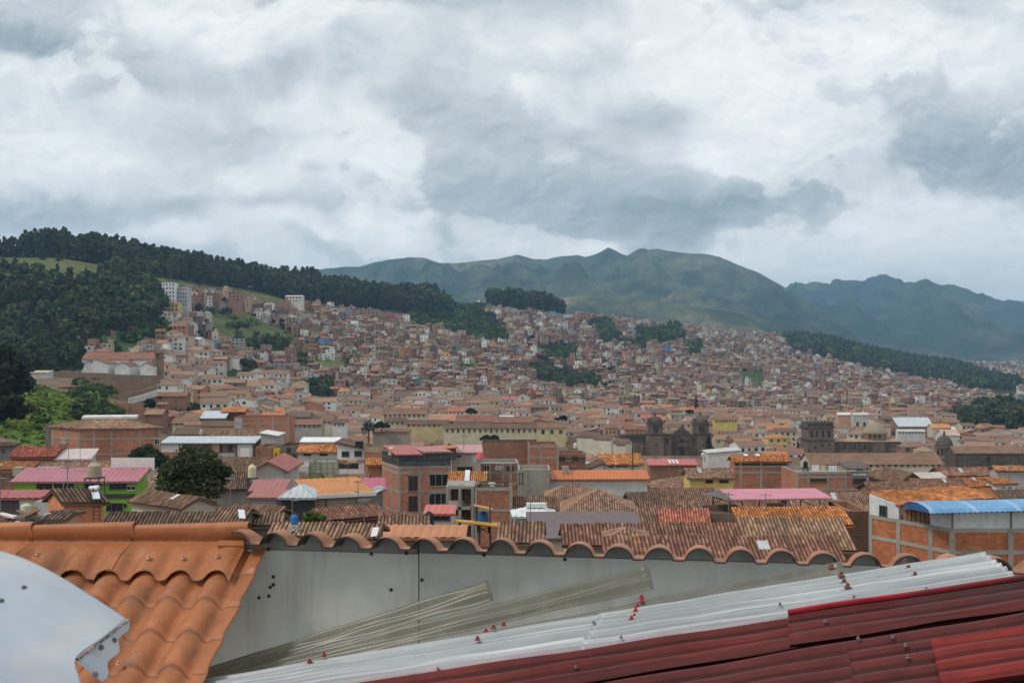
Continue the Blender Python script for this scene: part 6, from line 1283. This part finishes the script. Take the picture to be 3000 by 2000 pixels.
def m_dirty(t, bs, col, pos, uv, o):
    s1 = streaks(t, uv, 3.4, .35); c = t.mix(t.mr(s1, .42, .60, 0, .95), col, (.060, .048, .034)); c = t.mix(t.mr(t.noise(pos, 7, 6, .65), .5, .75, 0, .5), c, (.33, .33, .29))
    t.set(bs, 'Base Color', c); t.set(bs, 'Roughness', .32); t.set(bs, 'Specular IOR Level', .45)
    tr = t.new('ShaderNodeBsdfTransparent', {'Color': (.80, .78, .70)}); t.set(o, 0, t.new('ShaderNodeMixShader', {0: t.mr(s1, .36, .60, .30, .82), 1: tr, 2: bs}))
def m_redsheet(t, bs, col, pos, uv, o):
    c = grime(t, col, pos, 1.4, .7, 1.25, 10, .85, 1.15); c = t.mix(t.mr(streaks(t, uv, 7), .5, .75, 0, .55), c, (.05, .022, .02))
    w = t.noise(t.vm('MULTIPLY', pos, (1, 1, 1)), .75, 5, .6); sx = t.new('ShaderNodeSeparateXYZ', {0: pos}); e = t.m('ADD', t.mr(sx.outputs[0], 1.2, 2.6, -.25, .16), w)
    c = t.mix(t.mr(e, .5, .68, 0, .85), c, (.045, .036, .036)); sp = t.noise(pos, 70, 3, .6); c = t.mix(t.mr(sp, .70, .78, 0, .5), c, (.3, .2, .18))
    t.set(bs, 'Base Color', c); t.set(bs, 'Roughness', .5); t.set(bs, 'Specular IOR Level', .16)
def m_duct(t, bs, col, pos, uv, o):
    c = grime(t, col, pos, 1.1, .86, 1.04, 6, .93, 1.04); d = t.noise(t.vm('MULTIPLY', uv, (4, .8, 1)), 1.0, 6, .65); c = t.mix(t.mr(d, .42, .7, 0, .75), c, (.30, .35, .43)); b2 = t.noise(pos, 2.2, 5, .55); c = t.mix(t.mr(b2, .42, .66, 0, .85), c, (.30, .36, .45)); sp = t.noise(pos, 30, 4, .6); c = t.mix(t.mr(sp, .68, .78, 0, .4), c, (.2, .19, .2))
    t.set(bs, 'Base Color', c); t.set(bs, 'Roughness', .55); t.set(bs, 'Specular IOR Level', .15)
for nm, fn in (('pvc_tile', m_pvc), ('wall_panel', m_panel), ('white_sheet', m_white), ('dirty_sheet', m_dirty), ('red_sheet', m_redsheet), ('galvanised', m_duct)): mat(nm, fn)

RB = Vector((-1.58, 6.70, ZC-1.155)); r_dir = Vector((.989, -.148, 0)); n_dir = Vector((-.148, -.989, 0)); PIT = .219
def fp(s, q, z): return RB+r_dir*s+n_dir*q+vz(z+(.024*s if s < 0 else -.010*s))
def hump(s, amp=.062, ph=-.05):
    x = (s-ph)/PIT; f = abs((x-round(x))*2); return amp*max(0, 1-(min(1, f*1.42))**2)**.60
def sheet_obj(V, col, m, name, par=None, th=.006, dust_shade=None, under=None):
    """thick sheet from a grid of points (a,b,3)."""
    V = np.array(V, float); a, b = V.shape[:2]; du = np.gradient(V, axis=0); dv = np.gradient(V, axis=1); N = np.cross(du, dv); N /= np.linalg.norm(N, axis=2)[..., None]+1e-9
    if N[..., 2].mean() < 0: N = -N
    L = V-N*th; idx = np.arange(a*b).reshape(a, b); f = np.stack([idx[:-1, :-1], idx[1:, :-1], idx[1:, 1:], idx[:-1, 1:]], -1).reshape(-1, 4)
    su = np.cumsum(np.r_[0, np.linalg.norm(np.diff(V[:, b//2], axis=0), axis=1)]); sv = np.cumsum(np.r_[0, np.linalg.norm(np.diff(V[a//2], axis=0), axis=1)])
    UV = np.stack(np.meshgrid(su, sv, indexing='ij'), -1).reshape(-1, 2); fs = [f, f[:, ::-1]+a*b]
    for e in (idx[0], idx[-1], idx[:, 0], idx[:, -1]): fs.append(np.stack([e[:-1], e[1:], e[1:]+a*b, e[:-1]+a*b], -1))
    fs = np.concatenate(fs); off = np.array(par.location if par else V.reshape(-1, 3).mean(0)); allV = np.concatenate([V.reshape(-1, 3), L.reshape(-1, 3)])-off
    cf = np.tile(np.array(col, float), (len(fs), 1))
    if under is not None: cf[len(f):] = under
    if dust_shade is not None:  # face colour factors: edge and joint dirt, and painted shade between ribs
        k = np.array([[dust_shade(i/(a-1), j/(b-1)) for j in range(b-1)] for i in range(a-1)]); cf[:len(f)] *= k.reshape(-1, 1) if k.ndim == 2 else k.reshape(-1, 3)
    me = mesh_np(name, allV, fs, cf, [m] if under is None else [m, 'plain'], np.tile(UV, (2, 1))[fs.ravel()], None if under is None else np.r_[np.zeros(len(f), int), np.ones(len(fs)-len(f), int)])
    sm = np.zeros(len(fs), bool); sm[:2*len(f)] = True; me.polygons.foreach_set('use_smooth', sm); me.update()
    return link(name, me, par, (0, 0, 0) if par else tuple(off))
roof = thing('orange_tile_roof', 'bright orange moulded tile roof with ridge caps and a wavy cut edge', 'roof', RB+vz(-1.2))
OR = (.385, .138, .054)
# near slope: five and more tile columns running down to the left, stepped in courses
SL = .60; V = []
ss = np.arange(-3.2, .1501, PIT/14)
for s in ss:
    row = []
    for q in np.arange(.02, 1.95, .0106):
        f = (q/.212) % 1.0; st = .020*(min(f, .94)/.94 if f < .94 else (1-f)/.06)-.008
        if s > .055: h = .012+.22*(s-.055)+.004*math.sin(q*9)
        else: h = hump(s)*(1+.26*(f-.5))
        row.append(fp(s+(.006*math.sin(q*7) if s > .13 else 0), q, -SL*q-.06+h+st*(.4+hump(s)/.062)))
    V.append(row)
sheet_obj(V, OR, 'pvc_tile', 'tile_sheet', roof, .006, lambda u, v: (.62, .58, .55) if ((.02+v*1.93)/.212) % 1.0 > .955 else (1, 1, 1))
# ridge caps: a roll on top and a skirt that follows the humps
joints = [-3.4, -2.06, -1.37, -.715, .0]
for a, b in zip(joints, joints[1:]):
    V = []; n = 34; b_ = b+.03
    for i in range(n+1):
        s = a+(b_-a)*i/n; f = i/n; R_ = .025+.009*f; row = []
        for k in range(9): th_ = math.pi*(1-k/8); row.append(fp(s, -.01-R_*math.cos(th_)*-1 if False else -.01+R_*math.cos(th_), .050+.012*f+R_*math.sin(th_)))
        row += [fp(s, .004, -.001), fp(s, -.012, -.010), fp(s, -.006, -.024)]
        for k in range(1, 13):
            q = .012+.273*k/12; edge = .012*math.sin(s*31)*(k/12); row.append(fp(s, q+edge, -.024-.172*(k/12)+(hump(s)*.9+.006*f)*min(1, k/7)))
        V.append(row)
    sheet_obj(V, jit(OR, .05), 'pvc_tile', 'ridge_cap', roof, .005)
# far slope, whose cut end makes the wavy edge against the town
def far_h(s):
    x = (s-.02)/PIT; f = abs((x-round(x))*2); return .068*(1+.06*math.sin(s*5))*max(0, 1-(min(1, f*1.38))**2)**.62-.014
V = []
for s in np.arange(-.02, 9.0, PIT/20):
    row = []; h = far_h(s)
    wob = .018*math.sin(s*3.1)+.012*math.sin(s*11.7)+.006*math.sin(s*29)
    for q in (.15+wob, .12+wob*.8, .06, 0, -.1, -.25, -.5, -1.0, -1.8): row.append(fp(s, q, h+.42*min(q, .02)))
    V.append(row)
sheet_obj(V, (.44,.175,.075), 'pvc_tile', 'far_tile_sheet', roof, .008, lambda u, v: (.36, .34, .33) if v < .05 else (1, 1, 1), (.045,.028,.02))  # near-black underside colour paints the shade inside the hollow humps
mb = MB(); mb.bar(fp(-.13,.055,-.03), fp(.03,.05,-.03), .024, OR, 'pvc_tile', 8); mb.build('loose_shard', roof)
# wall of grey panels under the wavy edge
wl = thing('panel_wall', 'grey fibre cement panel wall below the wavy tile edge', 'wall', fp(1, 0, -1.6)); se = [-.75, 1.055, 5.4, 9.1]
for a, b in zip(se, se[1:]):
    m = MB(); o = fp(a+.004, .0, -2.3); m.obox(o, r_dir*(b-a-.008), -n_dir*.02, vz(2.3-.05)+r_dir*0, ((.40,.395,.355) if a < 0 else (.35,.355,.325)), 'wall_panel')
    q_ = np.arange(max(a, -.0)+.004, b-.004, PIT/20)
    for s0, s1 in zip(q_, q_[1:]): m.face([fp(s0,-.004,-.07), fp(s1,-.004,-.07), fp(s1,-.004,far_h(s1)-.014), fp(s0,-.004,far_h(s0)-.014)], (.14,.14,.13), 'wall_panel')  # filler under the humps coloured darker, as painted shade
    m.build('panel', wl)
m = MB(); m.obox(fp(1.035,-.004,-2.3), r_dir*.045, -n_dir*.03, vz(2.2), (.12,.11,.09), 'plain'); m.build('joint_batten', wl)
for (x, y) in ((801,1689),(801,1712),(792,1719),(788,1745),(759,1750),(1146,1727),(787,1609),(1088,1622),(1190,1620),(1236,1698),(1418,1625),(1655,1638)):
    k = (x-1500)/F; s = (k*RB.y-RB.x)/(r_dir.x-k*r_dir.y); Dw = RB.y+r_dir.y*s; m = MB(); c = P(x, y, Dw)+n_dir*.001; m.lathe((0,0,0), [(.011, 0), (.007, .008), (0, .01)], (.03,.028,.025), 'plain', 8)
    m.v = [tuple(c+r_dir*v_[0]+vz(v_[1])+n_dir*v_[2]) for v_ in m.v]; m.build('nail_head', wl)
# sheets: ruled between two image-measured edges that each lie at their own depth, corrugated along their length
SURF = {}
def ruled(key, A0, A1, B0, B1, n, amp, nu=60, phase=0.0, sag=0.0, lift=0.0, wavy=0.0):
    A0, A1, B0, B1 = (P(*q) for q in (A0, A1, B0, B1)); nv = n*8; V = np.zeros((nu+1, nv+1, 3)); N = (A1-A0).cross(B0-A0).normalized()
    if N.z < 0: N = -N
    for i in range(nu+1):
        u = i/nu
        for j in range(nv+1):
            v_ = j/nv; p = A0.lerp(A1, u).lerp(B0.lerp(B1, u), v_); w = amp*math.sin(2*math.pi*(n*v_+phase))+lift-sag*math.sin(math.pi*u)+wavy*mn.noise(Vector((u*7, v_*3, n))); V[i, j] = p+N*w
    SURF[key] = V; return V
L2 = lambda x: 2000-.163*(x-560)
sh = [('t1', 'dirty_sheet', (.22,.21,.175), (500,1991,6.56), (1430,1697,6.32), (500,2014,6.46), (1446,1757,6.20), 2, .009, 'stained see-through roof sheet, shortest of the three lapped ones against the grey wall'),
      ('t2', 'dirty_sheet', (.20,.195,.165), (500,2013,6.42), (1899,1653,6.08), (500,2041,6.30), (1916,1724,5.98), 2, .009, 'stained see-through roof sheet, middle one of three lapped ones against the grey wall'),
      ('t3', 'dirty_sheet', (.24,.24,.22), (480,2042,6.26), (2470,1644,5.88), (460,2075,6.06), (2470,1700,5.72), 3, .009, 'grey see-through roof sheet, longest of the three, bordering the white sheets')]
for key, m, c, A0, A1, B0, B1, n, amp, lb in sh:
    tag(sheet_obj(ruled(key, A0, A1, B0, B1, n, amp, wavy=.012), c, m, 'translucent_sheet', None, .001), lb, 'roof sheet', 'see-through roof sheets')
WT = (.45, .475, .49)
def rib_shade_fn(n, phase, lo, seed, pink=0.0):  # shade between the ribs painted in: valleys and lower flanks get darker colour
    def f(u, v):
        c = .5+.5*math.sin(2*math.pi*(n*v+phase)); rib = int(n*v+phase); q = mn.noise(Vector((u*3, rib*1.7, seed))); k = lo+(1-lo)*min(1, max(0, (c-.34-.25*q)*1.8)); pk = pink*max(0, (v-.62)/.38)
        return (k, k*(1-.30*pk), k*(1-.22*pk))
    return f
tag(sheet_obj(ruled('w1', (420,2023,6.0), (1840,1791,5.72), (600,2074,5.35), (1760,1903,5.14), 8, .017, wavy=.01), WT, 'white_sheet', 'white_sheet', None, .003, rib_shade_fn(8, 0, .55, 1, 1)), 'long white corrugated sheet lying beside the stained see-through sheets', 'roof sheet', 'white roof sheets')
tag(sheet_obj(ruled('w2', (1760,1806,5.735), (2886,1627,5.50), (1690,1914,5.15), (3016,1722,4.93), 8, .017, lift=.008, wavy=.01), (.49,.52,.535), 'white_sheet', 'white_sheet', None, .003, rib_shade_fn(8, 0, .58, 5, .8)), 'upper white corrugated sheet lapped over the long one, with a slanting cut end', 'roof sheet', 'white roof sheets')
RE = lambda x: 2074-.1486*(x-600)
for key, c, A0, A1, B0, B1, n, lf, lb in [
 ('r1', (.115,.019,.016), (600,2078,5.32), (2330,1821,5.06), (640,2190,4.80), (2336,1908,4.62), 3, .004, 'maroon corrugated sheet along the edge of the white sheets'),
 ('r2', (.115,.022,.020), (2312,1822,5.04), (4600,1484,4.679), (2316,1910,4.62), (4600,1568,4.310), 3, .016, 'dark weathered maroon sheet under the cut end of the white sheet'),
 ('r3', (.095,.020,.018), (640,2166,4.86), (2492,1858,4.68), (700,2410,3.97), (2525,2085,3.83), 6, .0, 'dull brown red sheet in the lower row of corrugated sheets'),
 ('r4', (.10,.020,.018), (2478,1864,4.67), (4600,1534,4.347), (2515,2085,3.83), (4600,1765,3.617), 6, .012, 'sooty maroon sheet lapped over the dull brown red one'),
 ('r5', (.175,.021,.017), (2740,1942,4.28), (4600,1672,3.988), (2775,2090,3.70), (4600,1821,3.393), 4, .075, 'bright red corrugated sheet lying on top at the lowest corner'),
 ('r6', (.09,.018,.016), (700,2332,4.19), (4600,1722,3.874), (700,2520,3.7), (4600,1907,3.421), 4, -.006, 'lowest maroon corrugated sheet cut off by the picture edge')]:
    tag(sheet_obj(ruled(key, A0, A1, B0, B1, n, .017, phase=.25, lift=lf, wavy=.008), c, 'red_sheet', 'red_sheet', None, .003, rib_shade_fn(n, .25, .30, len(key)+n*3+lf*99)), lb, 'roof sheet', 'red corrugated roof sheets')
m = MB(); q = SURF['w2'][:, -1]; q1 = SURF['r2'][:, 0]
for i in range(len(q1)-1): m.bar(Vector(q1[i])+vz(.012), Vector(q1[i+1])+vz(.012), .012, (.33,.02,.035), 'red_sheet', 6, cap=False)
m.top('red_edge_strip', 'bright crimson strip between white sheet and dark maroon sheet', 'edge strip', q1[0])
def on(keys, x, y):
    best = None
    for k in keys:
        V = SURF[k].reshape(-1, 3); px = V[:, 0]/V[:, 1]*F+1500; py = 1000-(V[:, 2]-ZC)/V[:, 1]*F; d = (px-x)**2+(py-y)**2; i = d.argmin()
        if best is None or d[i] < best[0]: best = (d[i], V[i])
    return Vector(best[1])
def screw_mesh(col, k=1.0):
    m = MB(); m.lathe((0,0,-.004), [(.017*k, 0), (.018*k, .006*k), (.010*k, .010*k), (.009*k, .022*k), (.005*k, .026*k), (0, .027*k)], col, 'plain', 10); return mesh_np('screw', m.v, m.f, m.c, m.mats, m.uv, m.m)
SCR_R, SCR_G, SCR_O, SCR_B = screw_mesh((.30,.03,.03), .82), screw_mesh((.15,.14,.14), .5), screw_mesh((.50,.27,.20), .85), screw_mesh((.16,.07,.05), .95)
def screws(me, pts, keys, label, group, tilt=(0, 0, 0)):
    for (x, y) in pts: o = link('roof_screw', me, None, on(keys, x, y)+vz(.017)); o.rotation_euler = tilt; tag(o, label, 'screw', group)
W12 = ('w1', 'w2', 't3')
screws(SCR_R, [(947,1922),(905,1950),(853,1978)], W12, 'red capped screw in the lowest slanting row on the long white sheet', 'lowest row of red screws')
screws(SCR_R, [(1472,1825),(1455,1840),(1432,1857),(1398,1882)], W12, 'red capped screw in the row of four on the long white sheet', 'row of four red screws')
screws(SCR_R, [(1885,1755),(1878,1770),(1872,1781),(1864,1799),(1857,1818),(1848,1826)], W12, 'red capped screw in the dense row just above the white sheet lap', 'dense row of red screws')
screws(SCR_B, [(2442,1672),(2462,1700),(2473,1718),(2484,1731)], W12, 'rusty brown screw in the row of four on the upper white sheet', 'rusty row on the upper white sheet')
screws(SCR_B, [(2648,1659),(2663,1678),(2676,1695)], W12, 'rusty brown screw in the row of three near the cut sheet end', 'rusty row near the cut end')
screws(SCR_G, [(1820,1880),(1286,1965),(2403,1790),(2513,1777),(2508,1760),(2282,1780),(1737,1833),(2714,1733)], W12, 'small grey screw near the lower edge of the white sheets', 'small grey screws of the white sheets')
screws(SCR_G, [(1700,1957),(2415,1826),(2510,1880),(2625,1870),(2650,1898),(2656,1944)], ('r1','r2','r3','r4','r5'), 'small dull screw on the maroon sheets', 'small screws of the maroon sheets')
SURF['roofcap'] = np.array([[fp(s, q, -SL*q-.06+hump(s)+.03) for q in np.arange(.05, 1.6, .02)] for s in np.arange(-3, .1, .01)])
screws(SCR_O, [(112,1629),(435,1640),(539,1639),(641,1638)], ('roofcap',), 'pale washered screw in the skirt of the orange ridge cap', 'ridge cap screws', (.55, 0, 0))
screws(SCR_O, [(346,1951)], ('roofcap',), 'single pale screw low on an orange tile column', None, (.55, 0, 0))
# curved white sheet at the lower left
rows = [[(-260,1560,4.35),(0,1612,4.2),(130,1662,4.1),(250,1732,4.0),(372,1812,3.90)], [(-260,1640,4.08),(0,1694,4.0),(115,1735,3.93),(225,1790,3.86),(338,1838,3.80)], [(-260,1740,3.92),(0,1792,3.86),(95,1826,3.81),(190,1862,3.75),(296,1869,3.68)],
        [(-260,1850,3.82),(0,1888,3.77),(80,1908,3.72),(160,1922,3.66),(222,1926,3.60)], [(-260,1960,3.76),(0,1985,3.72),(80,1996,3.68),(160,2002,3.62),(232,1992,3.56)], [(-260,2090,3.73),(0,2096,3.70),(80,2098,3.67),(160,2098,3.62),(250,2090,3.56)]]
G = np.array([[P(*q) for q in r] for r in rows])
def densify(G, ax, n):
    k = G.shape[ax]; t0 = np.arange(k); t1 = np.linspace(0, k-1, n); G = np.moveaxis(G, ax, 0); out = np.zeros((n,)+G.shape[1:])
    for i, t_ in enumerate(t1):
        a = min(int(t_), k-2); f = t_-a; p = [G[max(a-1, 0)], G[a], G[a+1], G[min(a+2, k-1)]]; out[i] = .5*(2*p[1]+(p[2]-p[0])*f+(2*p[0]-5*p[1]+4*p[2]-p[3])*f*f+(3*p[1]-p[0]-3*p[2]+p[3])*f**3)
    return np.moveaxis(out, 0, ax)
G = densify(densify(G, 0, 34), 1, 40); SURF['duct'] = G
vs = thing('curved_sheet', 'curved white galvanised sheet bulging over the orange tiles', 'roof sheet', Vector(G[-1, 0])); sheet_obj(G, (.47,.49,.51), 'galvanised', 'skin', vs, .004)
V = np.zeros((25, 33, 3)); A0, A1, B0, B1 = P(373,1812,3.905), P(221,1929,3.545), P(379,1822,3.93), P(300,1996,3.60); N = (A1-A0).cross(B0-A0).normalized(); N = N if N.y < 0 else -N
for i in range(25):
    for j in range(33): u, v_ = i/24, j/32; V[i, j] = A0.lerp(A1, u).lerp(B0.lerp(B1, u), v_)+N*(.010*math.sin(u*math.pi*5)*min(1, v_*4))
sheet_obj(V, (.56,.57,.56), 'galvanised', 'ribbed_lip', vs, .003)
m = MB()
for i in range(24): m.bar(A0.lerp(A1, i/24)+N*.006, A0.lerp(A1, (i+1)/24)+N*(.006+.002*math.sin(i*2.1)), .0055, jit((.33,.25,.20), .3), 'plain', 5, cap=False)
m.build('sealant_seam', vs)
SURF['lip'] = V
for (x, y) in ((331,1871),(288,1895),(274,1970)): o = link('roof_screw', SCR_G, None, on(('lip',), x, y)+N*.008); o.rotation_euler = (1.0, 0, .5); tag(o, 'grey screw in the ribbed lip of the curved white sheet', 'screw', 'lip screws')
for (x, y), lb in (((73,1726), 'lone dark screw on the bulge of the curved white sheet'), ((1,1757), 'dark screw of the curved white sheet at the very picture edge')): o = link('roof_screw', SCR_G, None, on(('duct',), x, y)); o.rotation_euler = (.7, 0, 0); o.scale = (1.3,)*3; tag(o, lb, 'screw')
